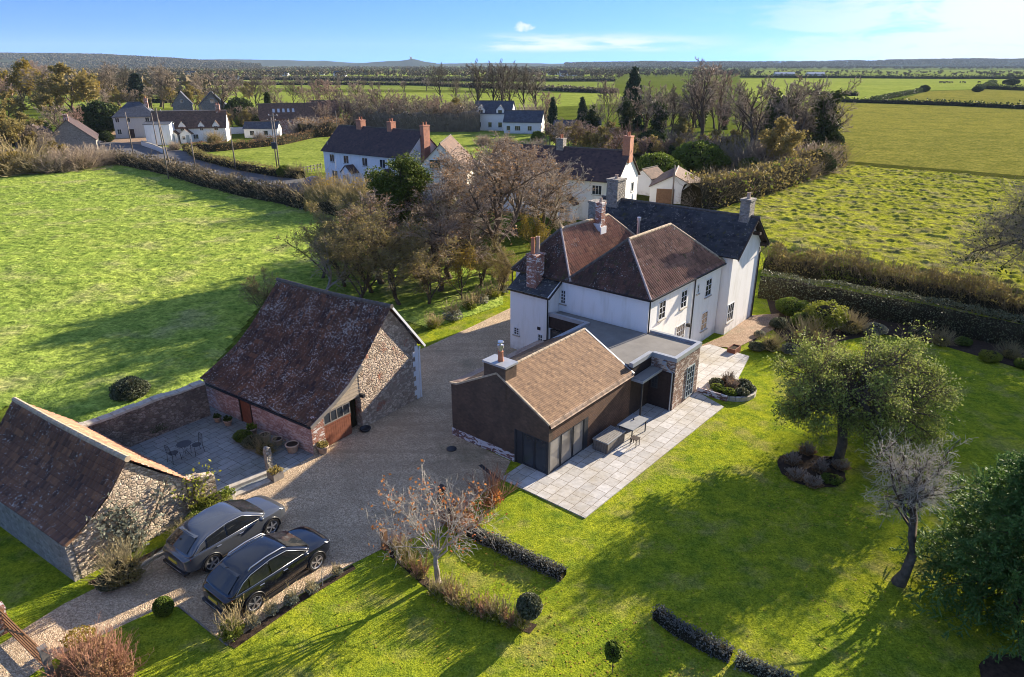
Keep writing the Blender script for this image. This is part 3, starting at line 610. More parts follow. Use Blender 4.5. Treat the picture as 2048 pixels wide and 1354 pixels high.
def make_conifer(name, seed, h, r, nb=110, leaf='leaf_fir', droop=0.25, spray=9, ls=0.16, bare=0.06, fan=0.0, sub=6, subr=0.45):
    g = np.random.default_rng(seed); root = empty(name)
    P = trunk_line(g, h, wob=0.004); Rd = (h * 0.018 * np.linspace(1, 0.15, 7))[None, :]
    V, F = tubes(P, Rd, 7); quads('trunk', V, F, M['bark_dark'], root, smooth=True)
    t = bare + (1 - bare) * np.sort(g.random(nb)) ** 0.9; z = t * h; L = r * (1 - t) ** 0.75 * g.uniform(0.75, 1.15, nb) + 0.05 * h * (1 - t) + 0.1
    a = g.random(nb) * 2 * np.pi; d = np.stack([np.cos(a), np.sin(a), 0.25 + 0.5 * t - droop], 1); k = 6; B = np.empty((nb, k, 3)); B[:, 0] = np.stack([0 * a, 0 * a, z], 1)
    for q in range(1, k): B[:, q] = B[:, q - 1] + unit(d) * (L / (k - 1))[:, None]; d[:, 2] -= droop * 0.25; d += g.normal(size=d.shape) * 0.06
    Rb = np.full((nb, k), 0.02) * np.linspace(1.3, 0.3, k)
    C, Lc, Rc = grow(g, B, L, Rb, spray, 0.45, (30, 65), 0.12, 3, -0.05, 0.12, 0.6, 0.5, 0.5)
    C2, L2, R2 = grow(g, C, Lc, Rc, sub, subr, (25, 55), 0.02, 3, 0.02 + fan, 0.1, 0.8, 0.5, 0.3)
    n = len(C2); p = C2[:, 1]; a2 = unit(C2[:, 2] - C2[:, 0]); b2 = unit(np.cross(a2, g.normal(size=(n, 3)) + np.array([0, 0, 2.0])))
    s = (np.linalg.norm(C2[:, 2] - C2[:, 0], axis=1) * 0.62 + ls * 0.3)[:, None]
    V1 = np.stack([p - a2 * s, p + b2 * ls * 0.5, p + a2 * s, p - b2 * ls * 0.5], 1).reshape(-1, 3); F1 = np.arange(n * 4).reshape(n, 4)
    p = np.repeat(C2[:, 2], 2, 0) + g.normal(size=(n * 2, 3)) * ls * 0.6; V2, F2 = leafs(g, p, ls * 0.8, 2.0)
    V, F = join([(V1, F1), (V2, F2), tubes(B, Rb, 3)]); mi = np.zeros(len(F), np.int32); mi[len(F1) + len(F2):] = 1
    quads('crown', V, F, [M[leaf], M['bark_dark']], root, mi=mi)
    return root
def kids(o): return [c for c in D.objects if c.parent == o]
KC = {}
def copy_thing(proto, loc, rz=0.0, sc=(1, 1, 1), label=None, cat=None, group=None, name=None, vary=True):
    if proto.name not in KC: KC[proto.name] = kids(proto)
    r = proto.copy(); COL.objects.link(r); r.location = loc; r.rotation_euler = (0, 0, rz); r.scale = sc
    if name: r.name = name
    for c in KC[proto.name]:
        d = c.copy(); COL.objects.link(d); d.parent = r
    tag(r, label, cat, group); return r
def tree_h(root):
    z = 0
    for c in kids(root):
        v = np.empty(len(c.data.vertices) * 3, np.float32); c.data.vertices.foreach_get('co', v); z = max(z, float(np.percentile(v.reshape(-1, 3)[:, 2], 99.7)))
    return z
def crown_tree(name, seed, base_r, th, lean, clumps, bark, twig, twn=26, twl=0.9, twr=0.007, leaf=None, nleaf=0, ls=0.09, cr=0.75, limb_r=0.07, sub=5, gnarl=0.10):
    """tree grown towards given clump centres: trunk, one limb to each clump, twigs and leaves round it"""
    g = np.random.default_rng(seed); root = empty(name); P = trunk_line(g, th, lean, wob=0.03); n = len(clumps); C = np.array(clumps, float)
    K = P.shape[1]; Rd = (base_r * np.linspace(1, 0.42, K) ** 0.8)[None, :]; Rd[0, 0] *= 1.35; parts = [tubes(P, Rd, 10)]
    f = np.clip(0.55 + 0.45 * g.random(n), 0, 0.999) * (K - 1); i = f.astype(int); fr = (f - i)[:, None]; A = P[0, i] * (1 - fr) + P[0, i + 1] * fr
    Q = np.empty((n, 8, 3)); mid = A * 0.5 + C * 0.5; mid[:, 2] += 0.12 * np.linalg.norm(C - A, axis=1)
    for q in range(8): t = q / 7; Q[:, q] = A * (1 - t) ** 2 + 2 * mid * t * (1 - t) + C * t * t
    L = np.linalg.norm(C - A, axis=1); Q[:, 1:] += g.normal(size=(n, 7, 3)) * gnarl * (L[:, None, None] * 0.35); Rl = limb_r * (0.6 + 0.5 * L / L.max())[:, None] * np.linspace(1, 0.3, 8)[None, :]
    parts.append(tubes(Q, Rl, 6)); S, Ls, Rs = grow(g, Q, L, Rl, sub, 0.42, (25, 70), 0.25, 5, 0.05, 0.2, 0.6, 0.4); parts.append(tubes(S, np.maximum(Rs, twr), 4))
    V, F = join(parts); quads('trunk', V, F, M[bark], root, smooth=True)
    T1, L1, R1 = grow(g, np.concatenate([Q[:, 3:], S]) if False else S, Ls * 0 + twl * 1.2, Rs, twn // 2, 1.0, (20, 80), 0.1, 4, 0.05, 0.2, 0.6, 0.5, 0.2)
    T0, L0, R0 = grow(g, Q[:, 4:], L * 0 + twl * 1.2, Rl[:, 4:], twn, 1.0, (20, 85), 0.0, 4, 0.05, 0.2, 0.5, 0.5, 0.2)
    T2, L2, R2 = grow(g, np.concatenate([T1, T0]), np.concatenate([L1, L0]), np.concatenate([R1, R0]), 4, 0.5, (20, 70), 0.2, 3, 0.05, 0.2, 0.7, 0.6, 0.2)
    lim = lambda r: np.clip(r, twr * 0.8, twr * 2); V, F = join([tubes(T1, lim(R1), 3), tubes(T0, lim(R0), 3), tubes(T2, lim(R2), 3)]); mi = np.zeros(len(F), np.int32); mats = [M[twig]]
    if leaf:
        ends = np.concatenate([T2[:, 1:].reshape(-1, 3), T0[:, 2:].reshape(-1, 3)]); m = nleaf // 2; a = ends[g.integers(0, len(ends), nleaf - m)] + g.normal(size=(nleaf - m, 3)) * 0.12
        d = unit(g.normal(size=(m, 3))) * (cr * g.random((m, 1)) ** 0.5) * np.array([1, 1, 0.75]); b = C[g.integers(0, n, m)] + d
        V2, F2 = leafs(g, np.concatenate([a, b]), ls, 1.5); V, F = join([(V, F), (V2, F2)]); mi = np.concatenate([mi, np.ones(len(F2), np.int32)]); mats.append(M[leaf])
    quads('crown', V, F, mats, root, mi=mi); return root
def dome(g, n, c, r, inner=0.35, zmin=-0.5):
    """clump centres spread evenly over and inside a dome"""
    out = []
    while len(out) < n:
        d = g.normal(size=3); d /= np.linalg.norm(d)
        if d[2] < zmin: continue
        k = g.uniform(0.8, 1.0) if g.random() > inner else g.uniform(0.35, 0.75); p = np.array(c) + d * k * np.array(r)
        if all(np.linalg.norm((p - q) / np.array(r)) > 0.26 for q in out) or g.random() < 0.02: out.append(p)
    return out
class Proto:
    """a model kept until first used: the first placing moves it, later ones copy it"""
    def __init__(s, root): s.r = root; s.used = False; s.h = tree_h(root)
    def put(s, loc, rz=0.0, sc=(1, 1, 1), label=None, cat='tree', group=None):
        if not s.used:
            s.used = True; KC[s.r.name] = kids(s.r); r = s.r; r.location = loc; r.rotation_euler = (0, 0, rz); r.scale = sc
            return tag(r, label, cat, group)
        r = copy_thing(s.r, loc, rz, sc)
        for k in ('label', 'category', 'group'):
            if k in r: del r[k]
        return tag(r, label, cat, group)
def drop_unused(protos):
    for p in protos:
        if not p.used:
            for c in kids(p.r): D.objects.remove(c)
            D.objects.remove(p.r)
# ---------------------------------------------------------------- building helpers (local frame: x away from the camera, y to the left, z up)
AZ = R(50.5); E0 = Vector((1.69, 27.37, 0))
def W2(x, y, z=0.0):
    """main-house frame -> world"""
    return Vector((E0.x + x * math.cos(AZ) - y * math.sin(AZ), E0.y + x * math.sin(AZ) + y * math.cos(AZ), z))
def rib_surface(name, pos, ulo, uhi, vlen, m, parent, period=0.22, amp=0.028, course=0.32, step=0.02, per=6, jitter=0.012, seed=0):
    """tiled roof face with real ribs and stepped courses. pos(u,v) -> xyz arrays, u along the eave, v up the slope (metres)"""
    g = np.random.default_rng(seed); rows = []; nv = max(2, int(round(vlen / course))); vs = []
    for i in range(nv):
        vs += [(i / nv, 1.0), ((i + 0.97) / nv, 0.0)]
    vs.append((1.0, 0.0)); umin = min(ulo(0), ulo(1)); umax = max(uhi(0), uhi(1)); n = int((umax - umin) / period * per) + 2
    u = umin + np.arange(n) * period / per
    V = []; UV = []
    for i, (t, s) in enumerate(vs):
        uu = np.clip(u, ulo(t), uhi(t)); vv = np.full_like(uu, t * vlen)
        p = pos(uu, vv); du = pos(uu + 0.05, vv) - pos(uu - 0.05, vv); dv = pos(uu, np.clip(vv + 0.05, 0, vlen)) - pos(uu, np.clip(vv - 0.05, 0, vlen))
        nn = unit(np.cross(du, dv)); nn *= np.sign(nn[:, 2:3] + 1e-9)
        ph = uu / period * 2 * np.pi; h = amp * (np.sin(ph) + 0.35 * np.sin(2 * ph + 0.7)) + s * step
        cell = (uu / period).astype(int) * 131 + (i // 2) * 17; h = h + jitter * (((cell * 2654435761) % 1000) / 1000.0 - 0.5)
        V.append(p + nn * h[:, None]); UV.append(np.stack([uu, vv], 1))
    V = np.concatenate(V); UV = np.concatenate(UV); m_ = len(vs)
    i = np.arange(m_ - 1)[:, None] * n; j = np.arange(n - 1)[None, :]
    F = np.stack([i + j, i + j + 1, i + n + j + 1, i + n + j], -1).reshape(-1, 4)
    w = np.linalg.norm(V[F[:, 0]] - V[F[:, 1]], axis=1) + np.linalg.norm(V[F[:, 3]] - V[F[:, 2]], axis=1); F = F[w > 1e-3]
    o = quads(name, V, F, m, parent, smooth=False)
    lay = o.data.uv_layers.new(name='UVMap'); lay.data.foreach_set('uv', UV[F.ravel()].astype(np.float32).ravel())
    return o
def flat_slope(name, A, B, C, Dd, m, parent, **k):
    A, B, C, Dd = (np.array(q, float) for q in (A, B, C, Dd)); e = (B - A) / np.linalg.norm(B - A)
    s = Dd - A - e * np.dot(Dd - A, e); vl = np.linalg.norm(s); s /= vl; L = np.dot(B - A, e); ud = np.dot(Dd - A, e); uc = np.dot(C - A, e)
    pos = lambda u, v: A[None] + e[None] * u[:, None] + s[None] * v[:, None]
    return rib_surface(name, pos, lambda t: ud * t, lambda t: L + (uc - L) * t, vl, m, parent, **k)
def ridge(name, pts, r, m, parent, seglen=0.45):
    """half-round cap tiles along a line, each slightly overlapping"""
    mb = MB()
    for a, b in zip(pts[:-1], pts[1:]):
        a = Vector(a); b = Vector(b); n = max(1, int((b - a).length / seglen))
        for i in range(n): mb.tube([a.lerp(b, i / n), a.lerp(b, (i + 1.08) / n if i < n - 1 else 1)], [r * 1.06, r * 0.94], 8)
    return mb.build(name, M[m], parent, smooth=False, fix=False)
def window(parent, face, plane, c, z, w, h, cols=2, rows=2, fm='white_paint', gl='glass', sill=True, name='window', bar=0.035, fr=0.06, dep=0.035):
    """face: f (-x) b (+x) r (-y) l (+y); c = centre along the wall, z = sill height"""
    sg = -1 if face in 'fr' else 1
    def bx(mb, t0, t1, d0, d1, z0, z1):
        a, b = sorted((plane + sg * d0, plane + sg * d1))
        if face in 'fb': mb.box(a, b, t0, t1, z0, z1)
        else: mb.box(t0, t1, a, b, z0, z1)
    m = MB(); t0, t1 = c - w / 2, c + w / 2
    bx(m, t0, t0 + fr, 0.004, dep, z, z + h); bx(m, t1 - fr, t1, 0.004, dep, z, z + h)
    bx(m, t0 + fr, t1 - fr, 0.004, dep, z, z + fr); bx(m, t0 + fr, t1 - fr, 0.004, dep, z + h - fr, z + h)
    for i in range(1, cols):
        t = t0 + fr + (w - 2 * fr) * i / cols; bx(m, t - bar / 2, t + bar / 2, 0.004, dep - 0.005, z + fr, z + h - fr)
    cw = (w - 2 * fr) / cols
    for j in range(1, rows):
        zz = z + fr + (h - 2 * fr) * j / rows
        for i in range(cols):
            a = t0 + fr + cw * i + (bar / 2 if i else 0); b = t0 + fr + cw * (i + 1) - (bar / 2 if i < cols - 1 else 0)
            bx(m, a, b, 0.004, dep - 0.012, zz - bar / 2, zz + bar / 2)
    f = m.build(name, M[fm], parent)
    m = MB(); bx(m, t0 + fr * 0.5, t1 - fr * 0.5, 0.003, 0.014, z + fr * 0.5, z + h - fr * 0.5); m.build('pane', M[gl], f)
    if sill: m = MB(); bx(m, t0 - 0.06, t1 + 0.06, 0.003, 0.10, z - 0.07, z - 0.002); m.build('sill', M['edging_stone'], f)
    return f
def stack(parent, x0, x1, y0, y1, z0, z1, m='brick_stack', pots=2, pm='terracotta', cap=None, name='chimney', ph=0.45, pr=0.11):
    mb = MB().box(x0, x1, y0, y1, z0, z1 - 0.14).box(x0 - 0.05, x1 + 0.05, y0 - 0.05, y1 + 0.05, z1 - 0.139, z1)
    c = mb.build(name, M[m], parent)
    if cap: MB().box(x0 - 0.08, x1 + 0.08, y0 - 0.08, y1 + 0.08, z1 + 0.001, z1 + 0.07).build('cap', M[cap], c)
    zt = z1 + (0.071 if cap else 0.002)
    for i in range(pots):
        t = (i + 0.5) / pots; lx, ly = x1 - x0, y1 - y0
        px, py = ((x0 + x1) / 2, y0 + ly * t) if ly > lx else (x0 + lx * t, (y0 + y1) / 2)
        MB().lathe([(pr * 1.1, 0), (pr, 0.05), (pr * 0.85, ph * 0.85), (pr * 1.1, ph * 0.88), (pr * 1.1, ph), (pr * 0.7, ph), (pr * 0.7, ph * 0.8)], 10, (px, py, zt)).build('chimney_pot', M[pm], c, smooth=False)
    return c
def gable_house(name, loc, az, LX, LY, eave, rdg, along='y', wall='render_far', roof='tile_dark', hip=0.0, wins=(), doors=(), stacks=(), label='', group=None, ov=0.3, porches=(), dormers=(), cat='house', rcap='ridge_dark', vg=0.25):
    """x depth 0..LX away from front corner, y 0..LY to the left"""
    r = empty(name, loc, az, label, cat, group)
    w = MB()
    if along == 'y':
        w.slab([(0, 0), (LX, 0), (LX, LY), (0, LY)], 0, eave)
        if not hip:
            w.poly([(0, 0, eave), (LX, 0, eave), (LX / 2, 0, rdg - 0.08)]); w.poly([(0, LY, eave), (LX / 2, LY, rdg - 0.08), (LX, LY, eave)])
        w.build('wall', M[wall], r)
        k = (rdg - eave) / (LX / 2); e0 = eave - ov * k + 0.06; A, B = (-ov, -vg, e0), (-ov, LY + vg, e0); C_, D_ = (LX + ov, LY + vg, e0), (LX + ov, -vg, e0)
        R0, R1 = (LX / 2, -vg + hip, rdg + 0.06), (LX / 2, LY + vg - hip, rdg + 0.06)
    else:
        w.slab([(0, 0), (LX, 0), (LX, LY), (0, LY)], 0, eave)
        if not hip:
            w.poly([(0, 0, eave), (0, LY / 2, rdg - 0.08), (0, LY, eave)]); w.poly([(LX, 0, eave), (LX, LY, eave), (LX, LY / 2, rdg - 0.08)])
        w.build('wall', M[wall], r)
        k = (rdg - eave) / (LY / 2); e0 = eave - ov * k + 0.06; A, B = (-vg, LY + ov, e0), (LX + vg, LY + ov, e0); C_, D_ = (LX + vg, -ov, e0), (-vg, -ov, e0)
        R0, R1 = (-vg + hip, LY / 2, rdg + 0.06), (LX + vg - hip, LY / 2, rdg + 0.06)
    rb = MB(); th = 0.09
    def face(*p): rb.poly(p)
    face(A, B, R1, R0); face(C_, D_, R0, R1)
    if hip: face(B, C_, R1); face(D_, A, R0)
    dn = lambda p: (p[0], p[1], p[2] - th)
    face(dn(R0), dn(R1), dn(B), dn(A)); face(dn(R1), dn(R0), dn(D_), dn(C_))
    if hip: face(dn(R1), dn(C_), dn(B)); face(dn(R0), dn(A), dn(D_))
    face(dn(A), dn(B), B, A); face(dn(C_), dn(D_), D_, C_)
    if hip: face(dn(B), dn(C_), C_, B); face(dn(D_), dn(A), A, D_)
    else:
        face(dn(A), A, R0, dn(R0)); face(dn(R0), R0, D_, dn(D_)); face(B, dn(B), dn(R1), R1); face(R1, dn(R1), dn(C_), C_)
    ro = rb.build('roof', M[roof], r, fix=False)
    ridge('ridge_tile', [R0, R1], 0.1, rcap, ro, 3.0)
    for s in stacks:
        stack(r, *s[:6], m=s[6] if len(s) > 6 else 'brick_stack', pots=s[7] if len(s) > 7 else 2, name='chimney')
    pl = {'f': 0, 'b': LX, 'r': 0, 'l': LY}
    for q in wins:
        f, c, z, ww, hh = q[:5]; window(r, f, pl[f], c, z, ww, hh, *(q[5:7] if len(q) > 6 else (2, 1)), gl='glass', dep=0.06)
    for q in doors:
        f, c, ww, hh, mm = q; sg = -1 if f in 'fr' else 1; a, b = sorted((pl[f] + sg * 0.003, pl[f] + sg * 0.07)); mb = MB()
        (mb.box(a, b, c - ww / 2, c + ww / 2, 0.02, hh) if f in 'fb' else mb.box(c - ww / 2, c + ww / 2, a, b, 0.02, hh)); mb.build('door', M[mm], r)
    for (c, ww, z0, z1) in dormers:     # gabled dormers on the front slope
        d = MB(); dep = LX * 0.42; d.slab([(-0.02, c - ww / 2), (dep, c - ww / 2), (dep, c + ww / 2), (-0.02, c + ww / 2)], eave - 0.5, z0)
        d.poly([(-0.02, c - ww / 2, z0), (-0.02, c, z1), (-0.02, c + ww / 2, z0)]); do = d.build('dormer', M[wall], r)
        d = MB(); o = 0.18; kz = (z1 - z0) / (ww / 2)
        d.poly([(-0.2, c, z1 + 0.06), (-0.2, c - ww / 2 - o, z0 - o * kz + 0.06), (dep + 0.6, c - ww / 2 - o, z0 - o * kz + 0.06), (dep + 0.6, c, z1 + 0.06)])
        d.poly([(-0.2, c, z1 + 0.06), (dep + 0.6, c, z1 + 0.06), (dep + 0.6, c + ww / 2 + o, z0 - o * kz + 0.06), (-0.2, c + ww / 2 + o, z0 - o * kz + 0.06)])
        d.build('dormer_roof', M[roof], do); window(do, 'f', -0.02, c, z0 - 1.15, ww * 0.55, 1.05, 2, 1, sill=False, name='dormer_window', dep=0.05)
    for (c, ww, dd, hh, rr, mm) in porches:  # porch on the front wall
        p = MB().box(-dd, -0.002, c - ww / 2, c + ww / 2, 0, hh); p.poly([(-dd, c - ww / 2, hh), (-dd, c, rr - 0.05), (-dd, c + ww / 2, hh)]); po = p.build('porch', M[wall], r)
        p = MB(); a = (-dd - 0.2, c, rr); b = (0.6, c, rr); k2 = ww / 2 + 0.2; zz = hh - 0.12
        p.poly([a, (-dd - 0.2, c - k2, zz), (0.6, c - k2, zz), b]); p.poly([a, b, (0.6, c + k2, zz), (-dd - 0.2, c + k2, zz)])
        p.build('porch_roof', M[mm], po); window(po, 'f', -dd, c + ww * 0.18, 0.9, ww * 0.3, 0.9, 1, 1, sill=False, name='porch_window')
        m2 = MB().box(-dd - 0.04, -dd - 0.003, c - ww * 0.3, c - ww * 0.02, 0.02, 1.95).build('porch_door', M['grey_paint'], po)
    return r
def az_of(p, q): return math.atan2(q.y - p.y, q.x - p.x)

# ================================================================ SETTING
g0 = MB(); g0.poly([(-9500, -80, 0), (9500, -80, 0), (9500, 9500, 0), (-9500, 9500, 0)]); tag(g0.build('ground', M['ground'], fix=False), kind='structure')
def sheet(name, pix, z, m, world=None):
    p = [at(*q) for q in pix] if world is None else world
    return tag(MB().sheet([(a.x, a.y) for a in p], z).build(name, M[m], fix=False), kind='structure')
def relief(name, pix, m, step, amp, sc, z0, seed, amp2=0.0, sc2=0.2):
    """grassland with a real uneven surface"""
    P = [at(*q) for q in pix]; P = [(p.x, p.y) for p in P]; xs = [p[0] for p in P]; ys = [p[1] for p in P]
    X = np.arange(min(xs), max(xs) + step, step); Y = np.arange(min(ys), max(ys) + step, step); gx, gy = np.meshgrid(X, Y)
    n = fbm(gx * sc, gy * sc, seed, 4); Z = z0 + amp * np.clip(n - 0.42, 0, 1) * 2.2 + amp2 * fbm(gx * sc2, gy * sc2, seed + 5, 3)
    ins = in_poly(gx, gy, P); ny, nx = gx.shape; mk_ = ins.astype(float)
    for _ in range(24): mk_ = (mk_ + np.roll(mk_, 1, 0) + np.roll(mk_, -1, 0) + np.roll(mk_, 1, 1) + np.roll(mk_, -1, 1)) / 5
    Z = z0 + (Z - z0) * np.clip((mk_ - 0.55) * 2.3, 0, 1); ii = np.arange(ny - 1)[:, None] * nx + np.arange(nx - 1)[None, :]
    F = np.stack([ii, ii + 1, ii + nx + 1, ii + nx], -1).reshape(-1, 4); F = F[ins.ravel()[F].all(1)]
    used = np.unique(F); rm = np.zeros(nx * ny, np.int64); rm[used] = np.arange(len(used)); V = np.stack([gx.ravel(), gy.ravel(), Z.ravel()], 1)[used]
    return tag(quads(name, V, rm[F], M[m], smooth=True), kind='structure')
# far farmland, laid out in strips between hedgerows
sheet('field', [(-900, 158), (1230, 158), (1230, 176), (-900, 176)], 0.02, 'field_green')
sheet('field', [(560, 166), (1230, 163), (1230, 184), (560, 177)], 0.04, 'field_pale')
sheet('field', [(-700, 177), (1240, 187), (1260, 206), (1100, 214), (-500, 220)], 0.03, 'field_green')
sheet('field', [(1640, 157), (2300, 157), (2300, 181), (1975, 178), (1856, 181), (1690, 204), (1500, 204), (1480, 157)], 0.02, 'field_green')
sheet('field', [(1856, 182), (1975, 179), (2400, 185), (2400, 216), (2048, 217), (1780, 206)], 0.03, 'field_far')
sheet('field', [(1682, 205), (1780, 208), (1903, 212), (2048, 218), (2500, 232), (2500, 372), (2048, 356), (1697, 326), (1560, 320), (1560, 215)], 0.03, 'field_far')
sheet('field', [(1480, 140), (2500, 140), (2500, 153), (1480, 153)], 0.02, 'field_pale')
sheet('field', [(-900, 143), (1230, 143), (1230, 152), (-900, 152)], 0.02, 'field_green')
sheet('field', [(370, 300), (520, 288), (640, 268), (640, 345), (560, 347), (480, 335)], 0.02, 'field_green')
sheet('field', [(640, 262), (985, 260), (1090, 272), (1150, 292), (1050, 300), (900, 330), (780, 350), (640, 345)], 0.025, 'field_green')
sheet('field', [(205, 268), (230, 262), (290, 272), (260, 282)], 0.03, 'field_green')
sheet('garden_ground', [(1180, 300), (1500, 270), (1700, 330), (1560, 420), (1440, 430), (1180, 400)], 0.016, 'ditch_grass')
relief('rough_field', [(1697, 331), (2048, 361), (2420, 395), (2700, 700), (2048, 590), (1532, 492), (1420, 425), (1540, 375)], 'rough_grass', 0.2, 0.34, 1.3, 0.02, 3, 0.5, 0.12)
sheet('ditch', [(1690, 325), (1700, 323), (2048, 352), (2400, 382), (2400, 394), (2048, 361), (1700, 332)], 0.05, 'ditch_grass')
relief('pasture_field', [(-500, 420), (0, 345), (150, 330), (245, 318), (640, 410), (720, 440), (1000, 560), (1010, 610), (860, 660), (800, 640), (560, 560), (400, 775), (170, 855), (30, 810), (-700, 1100)], 'pasture', 0.18, 0.15, 1.7, 0.02, 11, 0.35, 0.1)
sheet('road', [(205, 281), (300, 288), (345, 297), (470, 326), (560, 347), (600, 353), (700, 362), (900, 372), (900, 400), (700, 405), (600, 385), (520, 370), (400, 345), (300, 320), (215, 308), (0, 330), (0, 300)], 0.03, 'asphalt')
sheet('yard', [(225, 262), (265, 265), (335, 292), (300, 291), (215, 283)], 0.036, 'pebbles')
sheet('verge', [(300, 288), (345, 290), (600, 346), (600, 352), (470, 325), (345, 297)], 0.036, 'field_green')
lawn_pts = [at(*q) for q in [(-120, 1010), (60, 900), (400, 830), (860, 660), (1000, 560), (1150, 470), (1480, 470), (1530, 510), (2048, 612), (2700, 760), (3200, 1600), (1024, 1900), (-900, 1700), (-500, 1100)]]
sheet('lawn', None, 0.006, 'lawn', world=lawn_pts)
gravel_w = [at(*q) for q in [(-60, 1330), (60, 1250), (128, 1208), (195, 1175), (354, 1080), (425, 1006), (530, 940), (600, 880), (700, 820), (800, 770), (838, 700), (862, 690), (940, 655), (1023, 615), (1100, 560)]] + [W2(22, 13.6), W2(22, 11), W2(7, 6)] + [W2(0, 6.2), W2(-0.1, 2.2), W2(-1.58, 1.5)] + [at(*q) for q in [(1000, 960), (940, 1010), (880, 1055), (765, 1098), (705, 1128), (600, 1190), (455, 1290), (358, 1213), (308, 1222), (218, 1264), (120, 1310), (20, 1380)]]
sheet('driveway', None, 0.012, 'gravel', world=gravel_w)
tag(MB().slab([(p.x, p.y) for p in [W2(-1.58, 1.57), W2(-1.59, -3.15), W2(11.9, -3.5), W2(12.75, -1.4), W2(12.75, 1.0), W2(9.75, 1.0), W2(9.75, 0.05), W2(0.02, 0.05), W2(0.02, 1.57)]], -0.1, 0.06).build('patio', M['paving'], fix=False), kind='structure')
tag(MB().slab([(p.x, p.y) for p in [W2(12.78, 1.78), W2(12.78, -1.45), W2(13.5, -2.9), W2(16.2, -2.6), W2(19.6, -1.9), W2(19.9, 1.0), W2(17.5, 1.78)]], -0.1, 0.16).build('upper_patio', M['paving'], fix=False), kind='structure')
sheet('pebble_strip', None, 0.05, 'pebbles', world=[W2(17.3, 1.85), W2(19.9, 1.0), W2(20.6, -0.6), W2(26, -1.3), W2(29.5, -0.4), W2(27.6, 1.2), W2(22.3, 1.0)])
sheet('courtyard', [(150, 905), (250, 850), (380, 785), (450, 790), (600, 860), (628, 911), (590, 932), (548, 958), (440, 1010), (330, 1000)], 0.02, 'paving_old')
sheet('flower_bed', [(1520, 552), (1600, 560), (1760, 620), (1900, 650), (2048, 700), (2300, 770), (2300, 820), (2048, 740), (1880, 690), (1760, 668), (1640, 690), (1590, 700), (1540, 655), (1500, 690), (1490, 660), (1545, 640)], 0.02, 'soil')
sheet('flower_bed', [(354, 1080), (425, 1006), (432, 1012), (366, 1088), (200, 1180), (176, 1165)], 0.022, 'soil')
sheet('flower_bed', [(455, 1290), (600, 1192), (705, 1130), (712, 1138), (610, 1200), (470, 1298)], 0.022, 'soil')
sheet('flower_bed', [(775, 1085), (800, 1100), (860, 1160), (960, 1210), (1075, 1250), (1060, 1268), (940, 1222), (850, 1175), (778, 1112)], 0.018, 'soil')
def disc(c, rx, ry, n=30, seed=0):
    g = random.Random(seed); return [Vector((c.x + rx * math.cos(t) * (1 + g.uniform(-.06, .06)), c.y + ry * math.sin(t) * (1 + g.uniform(-.06, .06)), 0)) for t in [2 * math.pi * i / n for i in range(n)]]
sheet('flower_bed', None, 0.03, 'soil', world=disc(at(1622, 940), 1.5, 1.55, seed=4))
sheet('flower_bed', None, 0.03, 'soil', world=disc(at(2060, 1365), 1.5, 1.1, seed=5))

# ================================================================ FARMHOUSE
fh = empty('farmhouse', E0, AZ, 'large white farmhouse with two hipped red pantile roofs in front of a dark slate range', 'house')
EV = 5.2
w = MB()
w.box(12.2, 22.4, 1.8, 11.9, 0, EV)                                  # twin wings
w.box(22.5, 27.5, 1.1, 13.0, 0, 5.9); w.poly([(22.5, 1.1, 5.9), (27.5, 1.1, 5.9), (25, 1.1, 7.95)]); w.poly([(22.5, 13, 5.9), (25, 13, 7.95), (27.5, 13, 5.9)])
w.build('wall', M['render_white'], fh)
w = MB(); w.box(11.0, 12.19, 8.3, 11.4, 0, 4.25); w.poly([(11.0, 8.3, 4.25), (12.19, 8.3, 4.25), (12.19, 8.3, 4.95)]); w.poly([(11.0, 11.4, 4.25), (12.19, 11.4, 4.95), (12.19, 11.4, 4.25)])
w.build('tower_wall', M['render_white'], fh)
lr = flat_slope('tower_roof', (10.85, 8.2, 4.3), (10.85, 11.5, 4.3), (12.19, 11.5, 5.06), (12.19, 8.2, 5.06), M['slate'], fh, period=0.3, amp=0.004, course=0.22, step=0.012, per=2)
MB().bar((10.85, 8.18, 4.24), (12.2, 8.18, 5.0), 0.05, 0.18).build('bargeboard', M['white_paint'], fh)
MB().bar((10.83, 8.11, 4.2), (12.2, 8.11, 5.02), 0.07, 0.10).bar((10.82, 8.1, 4.22), (10.82, 11.5, 4.22), 0.1, 0.09).build('gutter', M['black_plastic'], fh)
def hip_roof(y0, y1, x0, x1, rx0, rx1, zr, m_end, m_side, m_side2, nm, seed):
    o = 0.2; ym = (y0 + y1) / 2; z = EV + 0.02
    a, b, c, d = (x0 - o, y0 - o, z), (x0 - o, y1 + o, z), (x1 + o, y1 + o, z), (x1 + o, y0 - o, z); r0, r1 = (rx0, ym, zr), (rx1, ym, zr)
    flat_slope('roof', a, b, r0, r0, M[m_end], fh, seed=seed); flat_slope('roof', d, a, r0, r1, M[m_side], fh, seed=seed + 1)
    flat_slope('roof', b, c, r1, r0, M[m_side2], fh, seed=seed + 2); flat_slope('roof', c, d, r1, r1, M[m_end], fh, seed=seed + 3)
    sf = MB(); sf.poly([a, b, c, d]); sf.build('soffit', M['timber_dark'], fh, fix=False)
    up = lambda p: (p[0], p[1], p[2] + 0.04)
    ridge('ridge_tile', [up(r0), up(r1)], 0.10, 'ridge_mortar', fh)
    return up(a), up(b), up(c), up(d), up(r0), up(r1)
a, b, c, d, r0, r1 = hip_roof(1.8, 7.5, 12.2, 22.4, 14.3, 19.8, 7.95, 'pantile_mossy', 'pantile_house', 'pantile_mossy', 'right', 1)
ridge('hip_tile', [a, r0], 0.07, 'ridge_pale', fh); ridge('hip_tile', [b, r0], 0.085, 'ridge_dark', fh); ridge('hip_tile', [d, r1], 0.085, 'ridge_mortar', fh)
